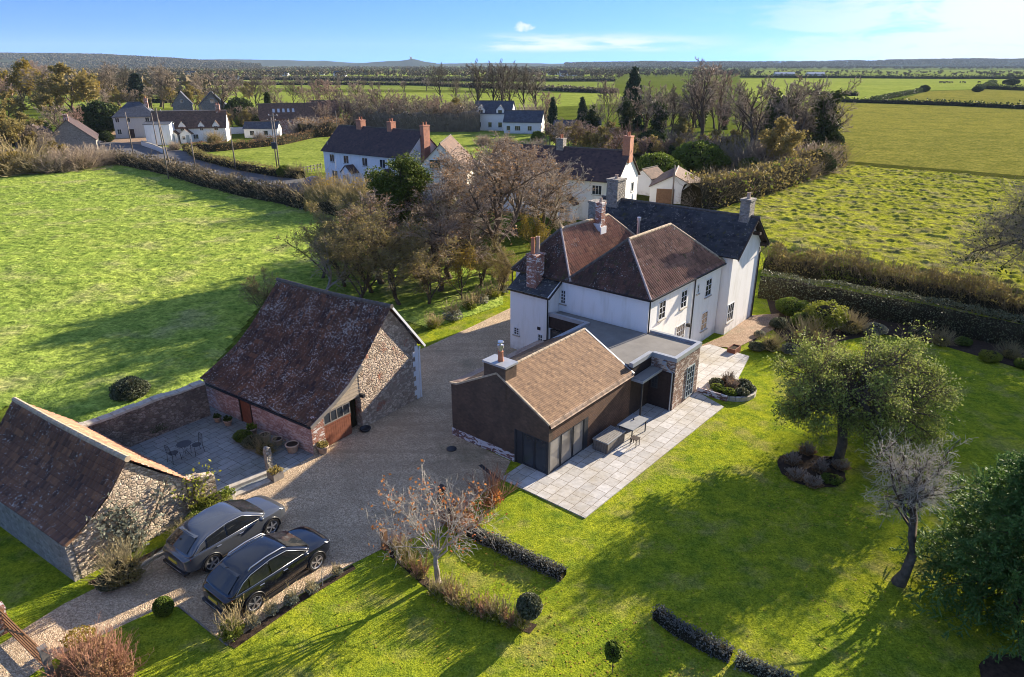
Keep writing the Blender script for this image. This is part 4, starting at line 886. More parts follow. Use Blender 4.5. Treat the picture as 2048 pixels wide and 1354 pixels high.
a, b, c, d, r0, r1 = hip_roof(7.5, 11.9, 12.2, 22.4, 14.2, 20.0, 7.9, 'pantile_mossy', 'pantile_sun', 'pantile_mossy', 'left', 7)
ridge('hip_tile', [a, r0], 0.07, 'ridge_pale', fh); ridge('hip_tile', [b, r0], 0.085, 'ridge_dark', fh); ridge('hip_tile', [d, r1], 0.085, 'ridge_mortar', fh)
# slate range
zE, zR = 5.75, 8.1
flat_slope('roof', (22.15, 0.55, zE), (22.15, 13.4, zE), (25, 13.4, zR), (25, 0.55, zR), M['slate'], fh, period=0.3, amp=0.006, course=0.22, step=0.018, per=3, jitter=0.03, seed=20)
flat_slope('roof', (27.85, 13.4, zE), (27.85, 0.55, zE), (25, 0.55, zR), (25, 13.4, zR), M['slate'], fh, period=0.3, amp=0.006, course=0.22, step=0.018, per=3, jitter=0.03, seed=21)
ridge('ridge_tile', [(25, 0.5, zR + 0.03), (25, 13.4, zR + 0.03)], 0.1, 'ridge_dark', fh)
MB().bar((22.12, 0.6, zE - 0.1), (25, 0.6, zR - 0.08), 0.05, 0.2).bar((25, 0.6, zR - 0.08), (27.88, 0.6, zE - 0.1), 0.05, 0.2).build('bargeboard', M['timber_dark'], fh)
MB().box(25.6, 25.95, 0.6, 1.09, 6.75, 6.95).build('purlin_end', M['timber_dark'], fh); MB().box(27.35, 27.75, 0.65, 1.09, 5.6, 5.85).build('purlin_end', M['timber_dark'], fh)
MB().poly([(22.15, 0.55, zE - .05), (22.15, 13.4, zE - .05), (25, 13.4, zR - .05), (25, 0.55, zR - .05)]).poly([(27.85, 0.55, zE - .05), (25, 0.55, zR - .05), (25, 13.4, zR - .05), (27.85, 13.4, zE - .05)]).build('soffit', M['timber_dark'], fh, fix=False)
# chimneys
stack(fh, 24.55, 25.45, 1.15, 1.85, 7.2, 9.35, 'stone_grey', 1, 'pot_clay', ph=0.4, pr=0.13)
stack(fh, 24.3, 25.5, 11.6, 12.6, 7.2, 9.7, 'stone_grey', 1, 'pot_clay', ph=0.3, pr=0.13)
stack(fh, 18.3, 19.3, 9.55, 10.3, 7.3, 9.1, 'stone_grey', 0); stack(fh, 17.9, 18.4, 8.95, 9.45, 7.0, 9.15, 'brick_red', 1, 'pot_clay', ph=0.3)
MB().box(17.8, 18.5, 8.85, 8.93, 7.0, 7.5).box(17.8, 17.88, 8.94, 9.5, 7.2, 7.7).build('flashing', M['white_paint'], fh)
s = stack(fh, 11.25, 12.15, 9.5, 10.25, 4.35, 6.75, 'brick_red', 0)
MB().lathe([(0.17, 0), (0.15, 0.1), (0.13, 1.0), (0.15, 1.05), (0.1, 1.05), (0.1, 0.8)], 10, (11.45, 9.9, 6.755)).build('chimney_pot', M['terracotta'], s)
MB().lathe([(0.17, 0), (0.15, 0.1), (0.13, 1.0), (0.15, 1.05), (0.1, 1.05), (0.1, 0.8)], 10, (11.9, 9.85, 6.755)).build('chimney_pot', M['pot_clay'], s)
MB().tube([(18.6, 6.4, 5.5), (18.6, 6.4, 8.2)], 0.09, 10).tube([(18.6, 6.4, 8.2), (18.6, 6.4, 8.42)], 0.14, 10).build('flue_pipe', M['steel'], fh)
# windows
for c, z, wd, h in ((13.9, 3.5, 0.85, 1.2), (16.8, 3.45, 0.85, 1.2), (20.5, 3.3, 0.95, 1.25), (20.4, 0.85, 0.95, 1.35)): window(fh, 'r', 1.8, c, z, wd, h, 2, 3)
window(fh, 'r', 1.8, 16.75, 0.6, 1.2, 1.75, 4, 4, sill=False, name='garden_door'); window(fh, 'r', 1.8, 18.85, 3.9, 0.3, 0.65, 1, 2)
window(fh, 'r', 1.1, 23.2, 0.85, 1.1, 1.4, 3, 2); window(fh, 'f', 12.2, 7.95, 3.6, 0.42, 0.95, 2, 4)
window(fh, 'f', 11.0, 10.85, 1.08, 0.48, 0.55, 2, 3); window(fh, 'f', 11.0, 8.85, 1.05, 0.42, 0.6, 2, 2)
MB().box(10.96, 10.997, 8.85, 9.1, 1.9, 2.1).build('vent', M['timber_dark'], fh)
# gutters and downpipes
MB().bar((12.0, 1.56, EV), (22.5, 1.56, EV), 0.09).bar((11.95, 1.56, EV), (11.95, 8.2, EV), 0.09).bar((11.95, 8.2, EV), (11.95, 12.1, EV), 0.09).build('gutter', M['black_plastic'], fh)
for pp in ([(12.14, 1.7, 5.15), (12.14, 1.7, 0.1)], [(18.2, 1.73, 5.15), (18.2, 1.73, 0.1)], [(27.75, 0.7, 5.6), (27.4, 1.02, 5.1), (27.4, 1.02, 0.1)], [(10.93, 8.26, 4.2), (10.93, 8.26, 0.1)], [(11.9, 11.98, 5.1), (11.9, 11.98, 0.1)]): MB().tube(pp, 0.045, 8).build('downpipe', M['black_plastic'], fh)
MB().box(27.3, 27.53, 1.05, 1.35, 0, 5.5).build('stone_quoin', M['stone_grey'], fh)
MB().box(17.55, 17.75, 1.5, 1.79, 1.95, 2.15).build('wall_lamp', M['iron_black'], fh)

# ================================================================ EXTENSION (brown tiled gable + flat-roofed brick link)
ex = empty('house_extension', E0, AZ, 'brown tiled modern extension with glazed corner, flat roof link and square chimney', 'extension')
w = MB()
gp = [(6.2, 0), (6.2, 3.0), (5.75, 3.08), (3.1, 4.4), (0.0, 2.72), (0.0, 1.83), (2.0, 1.83), (2.0, 0)]
w.poly([(0, y, z) for y, z in gp]); w.poly([(0.3, y, z) for y, z in reversed(gp)])
for (ya, za), (yb, zb) in zip(gp, gp[1:] + gp[:1]): w.poly([(0, ya, za), (0, yb, zb), (0.3, yb, zb), (0.3, ya, za)])
w.box(0.301, 7.35, 6.0, 6.2, 0, 2.95); w.poly([(7.35, 6.2, 0), (7.35, 6.2, 2.95), (7.35, 3.1, 4.4), (7.35, 0, 2.72), (7.35, 0, 0)])
w.build('gable_wall', M['brick_brown'], ex)
MB().box(0.301, 7.36, 0.0, 0.2, 1.83, 2.6).box(3.3, 7.36, 0.0, 0.199, 0.0, 1.829).build('tile_hung_wall', M['tile_hung'], ex)
MB().box(-0.03, 0.29, 2.02, 6.23, 0, 0.42).build('brick_plinth', M['brick_plinth'], ex)
ER = dict(period=0.165, amp=0.003, course=0.1, step=0.012, per=2, jitter=0.012)
flat_slope('roof', (0.02, -0.02, 2.80), (7.38, -0.02, 2.80), (7.38, 3.1, 4.47), (0.02, 3.1, 4.47), M['plain_tile'], ex, seed=30, **ER)
flat_slope('roof', (7.38, 5.8, 3.05), (0.02, 5.8, 3.05), (0.02, 3.1, 4.47), (7.38, 3.1, 4.47), M['plain_tile'], ex, seed=31, **ER)
flat_slope('roof', (7.38, 6.3, 2.98), (0.02, 6.3, 2.98), (0.02, 5.8, 3.06), (7.38, 5.8, 3.06), M['plain_tile_edge'], ex, seed=32, **ER)
flat_slope('eaves_tile', (0.0, -0.14, 2.58), (7.4, -0.14, 2.58), (7.4, -0.02, 2.80), (0.0, -0.02, 2.80), M['plain_tile_edge'], ex, seed=33, **ER)
MB().box(0.02, 7.38, -0.12, 0.0, 2.54, 2.575).build('soffit', M['anthracite'], ex)
ridge('ridge_tile', [(0.8, 3.1, 4.48), (7.4, 3.1, 4.48)], 0.07, 'ridge_mortar', ex)
MB().bar((-0.02, -0.06, 2.76), (-0.02, 3.1, 4.45), 0.10, 0.09).bar((-0.02, 3.1, 4.45), (-0.02, 5.75, 3.08), 0.10, 0.09).bar((-0.02, 5.75, 3.08), (-0.02, 6.25, 3.0), 0.10, 0.09).build('verge', M['ridge_mortar'], ex)
MB().bar((7.42, -0.12, 2.72), (7.42, 3.15, 4.5), 0.12, 0.05).build('verge', M['coping'], ex)
MB().bar((7.36, -0.12, 2.62), (7.36, 3.12, 4.38), 0.04, 0.16).build('bargeboard', M['timber_dark'], ex)
c = MB().box(-0.04, 0.78, 2.55, 3.9, 3.2, 4.82).build('chimney', M['brick_brown'], ex)
MB().box(-0.10, 0.84, 2.49, 3.96, 4.821, 4.92).build('cap', M['coping'], c)
MB().lathe([(0.15, 0), (0.14, 0.05), (0.12, 0.45), (0.14, 0.46), (0.14, 0.5)], 12, (0.38, 3.2, 4.92)).build('chimney_pot', M['terracotta'], c)
MB().lathe([(0.09, 0), (0.09, 0.16), (0.16, 0.18), (0.16, 0.32), (0.07, 0.34), (0.07, 0.44), (0.15, 0.46), (0.13, 0.52)], 12, (0.38, 3.2, 5.421)).build('cowl', M['steel'], c)
# glazed corner
MB().box(0.005, 0.12, 0.005, 0.12, 0.06, 1.829).build('corner_post', M['anthracite'], ex)
for i, (x0, x1) in enumerate(((0.125, 1.0), (1.05, 2.0), (2.05, 2.95))):
    d = MB().box(x0, x0 + 0.05, 0.02, 0.08, 0.06, 1.825).box(x1 - 0.05, x1, 0.02, 0.08, 0.06, 1.825).box(x0 + 0.05, x1 - 0.05, 0.02, 0.08, 0.06, 0.12).box(x0 + 0.05, x1 - 0.05, 0.02, 0.08, 1.76, 1.825).build('glazed_door', M['anthracite'], ex)
    MB().box(x0 + 0.04, x1 - 0.04, 0.045, 0.06, 0.10, 1.78).build('pane', M['glass_warm'], d)
MB().box(2.96, 3.299, 0.0, 0.22, 0.06, 1.829).build('frame_panel', M['anthracite'], ex)
for y0, y1 in ((0.125, 0.85), (0.87, 1.55)):
    d = MB().box(0.03, 0.09, y0, y0 + 0.05, 0.06, 1.825).box(0.03, 0.09, y1 - 0.05, y1, 0.06, 1.825).box(0.03, 0.09, y0 + 0.05, y1 - 0.05, 0.06, 0.12).box(0.03, 0.09, y0 + 0.05, y1 - 0.05, 1.76, 1.825).build('glazed_door', M['anthracite'], ex)
    MB().box(0.055, 0.07, y0 + 0.04, y1 - 0.04, 0.10, 1.78).build('pane', M['glass'], d)
MB().box(0.02, 0.28, 1.56, 1.999, 0.02, 1.829).box(-0.03, 0.019, 1.94, 2.015, 0.02, 1.85).build('frame_panel', M['anthracite'], ex)
MB().box(0.3, 3.2, 0.3, 2.0, 0.02, 1.82).build('interior', M['cushion_grey'], ex) if False else None
# flat-roofed link
w = MB().box(9.6, 12.6, -1.45, 0.3, 0, 3.1).box(9.75, 12.6, 0.3, 1.79, 0, 3.1)
w.build('brick_wall', M['brick_new'], ex)
MB().slab([(7.45, 0.05), (9.7, 0.05), (9.7, 0.301), (12.59, 0.301), (12.59, 1.79), (12.19, 1.79), (12.19, 8.28), (11.1, 8.28), (11.1, 5.45), (7.45, 5.45)], 2.2, 3.0).build('cladding', M['timber_dark'], ex)
MB().slab([(7.5, 0.2), (9.8, 0.2), (9.8, -1.25), (12.35, -1.25), (12.35, 1.7), (12.1, 1.7), (12.1, 8.1), (11.3, 8.1), (11.3, 5.3), (7.5, 5.3)], 3.0, 3.11).build('flat_roof', M['flat_roof'], ex)
def cop(x0, x1, y0, y1): MB().box(x0, x1, y0, y1, 3.0, 3.24).build('parapet', M['coping'], ex)
cop(7.45, 9.6, -0.02, 0.22); cop(9.52, 9.76, -1.5, -0.02); cop(9.76, 12.66, -1.5, -1.26); cop(12.42, 12.66, -1.26, 1.75)
cop(11.05, 11.28, 5.25, 8.28); cop(7.45, 11.05, 5.25, 5.5)
MB().box(7.38, 9.53, -0.7, 0.0, 2.28, 2.42).build('canopy', M['coping'], ex)
MB().box(7.42, 9.5, -0.66, -0.04, 2.421, 2.44).build('canopy_roof', M['flat_roof'], ex)
MB().box(7.45, 9.58, 0.06, 0.12, 0.06, 2.199).box(9.52, 9.597, -1.40, 0.05, 0.06, 2.279).build('timber_cladding', M['timber_dark'], ex)
MB().box(7.42, 7.5, -0.68, -0.6, 0.06, 2.279).build('canopy_post', M['anthracite'], ex)
window(ex, 'f', 9.52, -0.3, 1.15, 0.42, 0.8, 2, 3, fm='anthracite', sill=False)
d = window(ex, 'r', -1.45, 11.55, 0.2, 0.95, 1.95, 3, 5, fm='grey_paint', sill=False, name='garden_door', dep=0.05)
MB().tube([(9.46, -0.85, 2.75), (9.46, -1.1, 2.5), (9.46, -1.35, 2.35), (9.46, -1.35, 0.08)], 0.04, 8).box(9.38, 9.51, -0.95, -0.7, 2.72, 2.92).build('downpipe', M['coping'], ex)
window(ex, 'f', 11.1, 6.9, 0.1, 2.4, 2.05, 3, 1, fm='anthracite', sill=False, name='glazed_screen', dep=0.05)
MB().box(11.1, 12.18, 5.5, 5.7, 0, 2.199).box(11.101, 11.3, 8.1, 8.27, 0, 2.199).box(7.45, 11.09, 5.2, 5.45, 0, 2.199).build('link_wall', M['render_white'], ex)
tag(MB().box(12.66, 12.75, -3.35, -1.5, 0, 0.36).build('retaining_wall', M['brick_plinth']), 'low brick retaining wall stepping up between the two patio levels', 'wall').location = E0
D.objects['retaining_wall'].rotation_euler = (0, 0, AZ)

# ================================================================ LARGE BARN
BA = R(54.5); BO = at(628, 910)
bn = empty('barn', (BO.x, BO.y, 0), BA, 'large stone and brick barn with steep lichened pantile roof sweeping low over its front', 'barn')
prof = [(-0.12, 1.70), (0.6, 2.05), (1.4, 2.42), (2.4, 2.98), (3.38, 3.75), (4.46, 4.84), (5.2, 5.62), (5.75, 6.18)]
back = [(5.75, 6.18), (6.87, 4.78), (8.05, 3.22)]
def along_profile(pr, y0, y1, sagz, lean):
    px = np.array([p[0] for p in pr]); pz = np.array([p[1] for p in pr]); sl = np.concatenate([[0], np.cumsum(np.hypot(np.diff(px), np.diff(pz)))]); vl = sl[-1]
    def pos(u, v):
        x = np.interp(v, sl, px); z = np.interp(v, sl, pz); t = (u) / (y1 - y0)
        z = z - sagz * np.sin(np.pi * t) * (v / vl) - lean * t * (v / vl) + 0.05 * (fbm(u * 0.35, v * 0.35, 4, 3) - 0.5); x = x + 0.06 * (fbm(u * 0.3 + 9, v * 0.3, 6, 2) - 0.5)
        return np.stack([x, y0 + u, z], 1)
    return pos, vl
pos, vl = along_profile(prof, -0.22, 9.35, 0.10, 0.22)
rib_surface('roof', pos, lambda t: 0.0, lambda t: 9.57, vl, M['pantile_barn'], bn, period=0.235, amp=0.035, course=0.33, step=0.03, seed=40, jitter=0.02)
pos2, vl2 = along_profile([(p[0], p[1]) for p in reversed(back)], -0.22, 9.35, 0.10, 0.22)
rib_surface('roof', pos2, lambda t: 0.0, lambda t: 9.57, vl2, M['pantile_barn'], bn, period=0.235, amp=0.035, course=0.33, step=0.03, seed=41)
ridge('ridge_tile', [(5.75, -0.24, 6.22), (5.75, 2.4, 6.10), (5.75, 4.8, 6.02), (5.75, 7.2, 6.0), (5.75, 9.36, 6.0)], 0.12, 'ridge_dark', bn)
w = MB()
st = [(3.28, 0), (7.7, 0), (7.7, 3.45), (6.87, 4.6), (5.75, 6.0), (5.2, 5.45), (4.46, 4.68), (3.28, 3.52)]
for yy in (0.0, 0.45): w.poly([(x, yy, z) for x, z in st])
w.poly([(3.28, 0, 0), (3.28, 0, 3.5), (3.28, 0.45, 3.5), (3.28, 0.45, 0)])
w.poly([(7.7, 0, 0), (7.7, 9.1, 0), (7.7, 9.1, 3.2), (7.7, 0, 3.45)])
w.poly([(0, 9.1, 0), (7.7, 9.1, 0), (7.7, 9.1, 3.2), (5.75, 9.1, 5.75), (4.46, 9.1, 4.45), (3.3, 9.1, 3.4), (1.4, 9.1, 2.2), (0, 9.1, 1.5)])
w.build('stone_wall', M['rubble_brick'], bn, fix=False)
w = MB().box(0, 0.25, 0.0, 4.9, 0, 1.68).box(0, 0.25, 5.88, 9.1, 0, 1.62).box(0, 0.25, 4.9, 5.88, 1.42, 1.66)
w.build('front_wall', M['brick_pink'], bn)
MB().box(0.251, 0.78, -0.02, 0.28, 0.55, 1.95).box(0.251, 0.78, 0.5, 0.52, 0.5, 0.55).box(0.001, 0.25, -0.02, -0.001, 0.55, 1.66).build('brick_pier', M['brick_red'], bn)
MB().box(0.001, 0.78, -0.03, -0.0215, 0, 0.6).box(0.26, 0.78, -0.0210, 0.28, 0, 0.549).build('pier_base', M['rubble'], bn)
w = MB(); w.poly([(0.78, 0.02, 1.93), (3.27, 0.02, 1.93), (3.27, 0.02, 3.5), (2.4, 0.02, 2.86), (1.4, 0.02, 2.32), (0.78, 0.02, 2.02)])
for i in range(1, 8): 
    z = 1.93 + i * 0.2; x0 = max(0.78, np.interp(z, [2.02, 2.32, 2.86, 3.5], [0.78, 1.4, 2.4, 3.27])); w.box(float(x0) if z > 2.02 else 0.78, 3.27, -0.004, 0.018, z - 0.02, z)
w.build('weatherboard', M['cladding_pale'], bn, fix=False)
MB().bar((-0.15, -0.24, 1.66), (1.4, -0.24, 2.36), 0.04, 0.2).bar((1.4, -0.24, 2.36), (2.4, -0.24, 2.92), 0.04, 0.2).bar((2.4, -0.24, 2.92), (3.38, -0.24, 3.68), 0.04, 0.2).build('bargeboard', M['timber_grey'], bn)
MB().bar((5.8, -0.235, 6.12), (8.12, -0.235, 3.18), 0.04, 0.12).build('bargeboard', M['white_paint'], bn)
gt = MB()
for i in range(12): gt.box(0.80 + i * 0.145, 0.80 + i * 0.145 + 0.138, 0.03, 0.07, 0.05, 1.15)
gt.box(0.80, 2.54, 0.0, 0.029, 1.151, 1.24).build('boarded_door', M['door_wood'], bn)
window(bn, 'r', 0.04, 1.67, 1.25, 1.74, 0.66, 4, 1, fm='timber_grey', sill=False, bar=0.05)
MB().box(0.79, 3.27, 0.5, 0.55, 0.02, 1.92).build('shade_panel', M['core_dark'], bn)  # near-black panel stands in for the shade inside the opening
MB().box(0.03, 0.09, 4.93, 5.85, 0.02, 1.41).build('door', M['door_wood'], bn)
MB().box(-0.03, 0.05, 4.86, 4.93, 0.0, 1.45).box(-0.03, 0.05, 5.85, 5.92, 0, 1.45).build('door_frame', M['timber_dark'], bn)
MB().bar((-0.14, -0.2, 1.62), (-0.14, 9.35, 1.50), 0.09).build('gutter', M['iron_black'], bn)
q = MB()
for i in range(11): q.box(7.72 - (0.42 if i % 2 else 0.24), 7.73, -0.025, -0.001, i * 0.3, i * 0.3 + 0.298)
q.box(7.701, 7.73, 0.0, 0.3, 0, 3.3).build('quoins', M['white_paint'], bn)
MB().tube([(7.86, -0.05, 3.2), (7.78, -0.06, 2.95), (7.78, -0.06, 0.05)], 0.05, 8).build('downpipe', M['white_paint'], bn)
MB().box(3.22, 3.36, -0.28, -0.001, 1.9, 2.08).build('wall_lamp', M['iron_black'], bn)

# ================================================================ SMALL STONE OUTBUILDING
SA = R(57); SO = at(165, 1157)
sb = empty('stone_outbuilding', (SO.x, SO.y, 0), SA, 'small rubble stone outbuilding with rusty brown pantile roof behind the grey car', 'outbuilding')
prof = [(-0.3, 1.72), (0.35, 2.02), (0.85, 2.32), (1.6, 2.88), (2.05, 3.40), (2.49, 3.95)]
pos, vl = along_profile(prof, -0.12, 9.1, 0.10, 0.0)
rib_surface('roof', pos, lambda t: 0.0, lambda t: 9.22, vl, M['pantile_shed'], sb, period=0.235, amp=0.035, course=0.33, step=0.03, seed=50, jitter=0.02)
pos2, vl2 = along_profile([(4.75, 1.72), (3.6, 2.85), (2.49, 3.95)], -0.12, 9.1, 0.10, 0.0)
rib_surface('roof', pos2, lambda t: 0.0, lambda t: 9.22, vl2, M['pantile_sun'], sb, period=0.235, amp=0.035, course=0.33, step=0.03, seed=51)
ridge('ridge_tile', [(2.5, -0.15, 3.97), (2.5, 3, 3.9), (2.5, 6, 3.89), (2.5, 9.1, 3.97)], 0.12, 'ridge_mortar', sb)
w = MB(); gp = [(0, 0), (4.64, 0), (4.64, 1.78), (3.6, 2.72), (2.49, 3.82), (2.05, 3.28), (1.6, 2.76), (0.85, 2.2), (0.3, 1.9), (0, 1.78)]
w.poly([(x, 0, z) for x, z in gp]); w.poly([(x, 9, z) for x, z in reversed(gp)]); w.poly([(4.64, 0, 0), (4.64, 9, 0), (4.64, 9, 1.7), (4.64, 0, 1.7)])
w.build('gable_wall', M['rubble'], sb, fix=False)
MB().box(-0.25, -0.001, 0.02, 9, 0, 1.66).build('front_wall', M['stone_grey'], sb)
MB().bar((-0.26, -0.08, 1.72), (0.35, -0.08, 1.98), 0.06, 0.12).build('bargeboard', M['oak'], sb)
# ivy or climber on the gable
g = np.random.default_rng(5)
def climber(name, label, loc_xy, seed, cx, w_, h_, n, leaf, az=SA, org=SO):
    g = np.random.default_rng(seed); r = empty(name, (org.x, org.y, 0), az, label, 'climber')
    st_ = MB(); pts = []
    for k in range(7):
        x = cx + g.normal() * 0.08; z = 0.02; P = [(x, -0.06, z)]; dx = g.normal() * 0.5
        while z < h_ * g.uniform(0.7, 1.0): z += 0.25; x += dx * 0.16 + g.normal() * 0.05; P.append((x, -0.06 - 0.03 * g.random(), z)); pts.append((x, z))
        st_.tube(P, [0.022] * len(P), 5)
    st_.build('stem', M['bark'], r)
    pts = np.array(pts); q = pts[g.integers(0, len(pts), n)]
    P = np.stack([q[:, 0] + g.normal(size=n) * w_ * 0.18, -0.05 - g.random(n) * 0.28, np.maximum(q[:, 1] + g.normal(size=n) * 0.22, 0.1)], 1)
    V, F = leafs(g, P, 0.10); quads('leaves', V, F, M[leaf], r)
climber('climbing_rose', 'pale leafy climber trained up the middle of the rubble gable', 0, 5, 2.1, 1.6, 2.6, 650, 'leaf_silver')
climber('climbing_plant', 'thin green climber at the low right end of the rubble gable', 0, 6, 4.7, 0.8, 1.9, 260, 'leaf_lime')

# ================================================================ GARDEN WALLS
def wall_run(name, pts, h, t, m, label, cap=None, hs=None):
    p0 = pts[0]; r = empty(name, (p0.x, p0.y, 0), 0, label, 'wall'); mb = MB(); cp = MB()
    for i in range(len(pts) - 1):
        a, b = pts[i], pts[i + 1]; d = (b - a).normalized(); n = Vector((-d.y, d.x, 0)) * t / 2; L = (b - a).length; k = max(1, int(L / 0.6)); rng = random.Random(i)
        top = []
        for j in range(k + 1):
            q = a.lerp(b, j / k); hh = (h if hs is None else hs[i] + (hs[i + 1] - hs[i]) * j / k) + rng.uniform(-0.05, 0.05); top.append((q, hh))
        for (q0, h0), (q1, h1) in zip(top[:-1], top[1:]):
            o = p0; mb.poly([q0 - n - o, q1 - n - o, q1 - n - o + Vector((0, 0, h1)), q0 - n - o + Vector((0, 0, h0))])
            mb.poly([q1 + n - o, q0 + n - o, q0 + n - o + Vector((0, 0, h0)), q1 + n - o + Vector((0, 0, h1))])
            mb.poly([q0 - n - o + Vector((0, 0, h0)), q1 - n - o + Vector((0, 0, h1)), q1 + n - o + Vector((0, 0, h1)), q0 + n - o + Vector((0, 0, h0))])
            if cap:
                u = Vector((0, 0, 1)); n2 = n * 1.15; g = rng.uniform(0.04, 0.1)
                A = [q0 - n2 - o + u * (h0 + .004), q1 - n2 - o + u * (h1 + .004), q1 + n2 - o + u * (h1 + .004), q0 + n2 - o + u * (h0 + .004)]
                B = [x + u * (g + 0.04) for x in A]; B = [x.lerp(sum(B, Vector()) / 4, 0.06) for x in B]
                cp.poly(B)
                for s_ in range(4): cp.poly([A[s_], A[(s_ + 1) % 4], B[(s_ + 1) % 4], B[s_]])
        for q, hh, sg in ((top[0][0], top[0][1], -1), (top[-1][0], top[-1][1], 1)):
            mb.poly([q - n - p0, q + n - p0, q + n - p0 + Vector((0, 0, hh)), q - n - p0 + Vector((0, 0, hh))])
    mb.build('wall', M[m], r, fix=False)
    if cap: cp.build('coping_stones', M[cap], r, fix=False)
    return r
bl = lambda x, y, z=0: Vector((BO.x + x * math.cos(BA) - y * math.sin(BA), BO.y + x * math.sin(BA) + y * math.cos(BA), z))
sl_ = lambda x, y, z=0: Vector((SO.x + x * math.cos(SA) - y * math.sin(SA), SO.y + x * math.sin(SA) + y * math.cos(SA), z))
wall_run('courtyard_wall', [W2(-13.6, 18.0), W2(-10.5, 18.15), W2(-7.0, 18.2)], 1.9, 0.45, 'wall_dark', 'long dark rubble wall with pale coping between the outbuilding and the barn', 'edging_stone')
wall_run('stone_wall', [sl_(4.66, 0.2), sl_(5.2, 0.1), sl_(5.79, 0.0)], 1.6, 0.42, 'rubble', 'short end of rubble wall joined to the outbuilding gable', None, hs=[1.72, 1.7, 1.45])
# ================================================================ CARS
def loft(name, secs, m, parent, smooth=True, sub=2, close_ends=True):
    """secs: list of rings (same length) of (x,y,z); rings are open half-shells mirrored across y=0"""
    n = len(secs[0]); V = []; 
    for s_ in secs:
        V += [(x, -y, z) for x, y, z in s_] + [(x, y, z) for x, y, z in reversed(s_)]
    m_ = 2 * n; F = []
    for i in range(len(secs) - 1):
        for j in range(m_):
            j2 = (j + 1) % m_; F.append((i * m_ + j, i * m_ + j2, (i + 1) * m_ + j2, (i + 1) * m_ + j))
    me = D.meshes.new(name); fs = list(F)
    if close_ends: fs += [tuple(range(m_))[::-1], tuple((len(secs) - 1) * m_ + k for k in range(m_))]
    me.from_pydata(V, [], fs)
    import bmesh
    bm = bmesh.new(); bm.from_mesh(me); bmesh.ops.recalc_face_normals(bm, faces=bm.faces); bm.to_mesh(me); bm.free()
    o = link(name, me, m, parent, smooth)
    if sub:
        md = o.modifiers.new('Subdivision', 'SUBSURF'); md.levels = sub; md.render_levels = sub
    return o
def patch(name, c, m, parent, off=0.012, nu=6, nv=3, bow=0.0, th=0.0):
    """curved quad between four corners, moved outwards a little"""
    c = [Vector(p) for p in c]; nrm = (c[1] - c[0]).cross(c[3] - c[0]).normalized(); mb = MB(); G_ = []
    for i in range(nu + 1):
        row = []
        for j in range(nv + 1):
            u, v = i / nu, j / nv; p = (c[0] * (1 - u) + c[1] * u) * (1 - v) + (c[3] * (1 - u) + c[2] * u) * v
            row.append(p + nrm * (off + bow * (1 - (2 * u - 1) ** 2)))
        G_.append(row)
    for i in range(nu):
        for j in range(nv): mb.poly([G_[i][j], G_[i + 1][j], G_[i + 1][j + 1], G_[i][j + 1]])
    return mb.build(name, m, parent, smooth=True, fix=False)
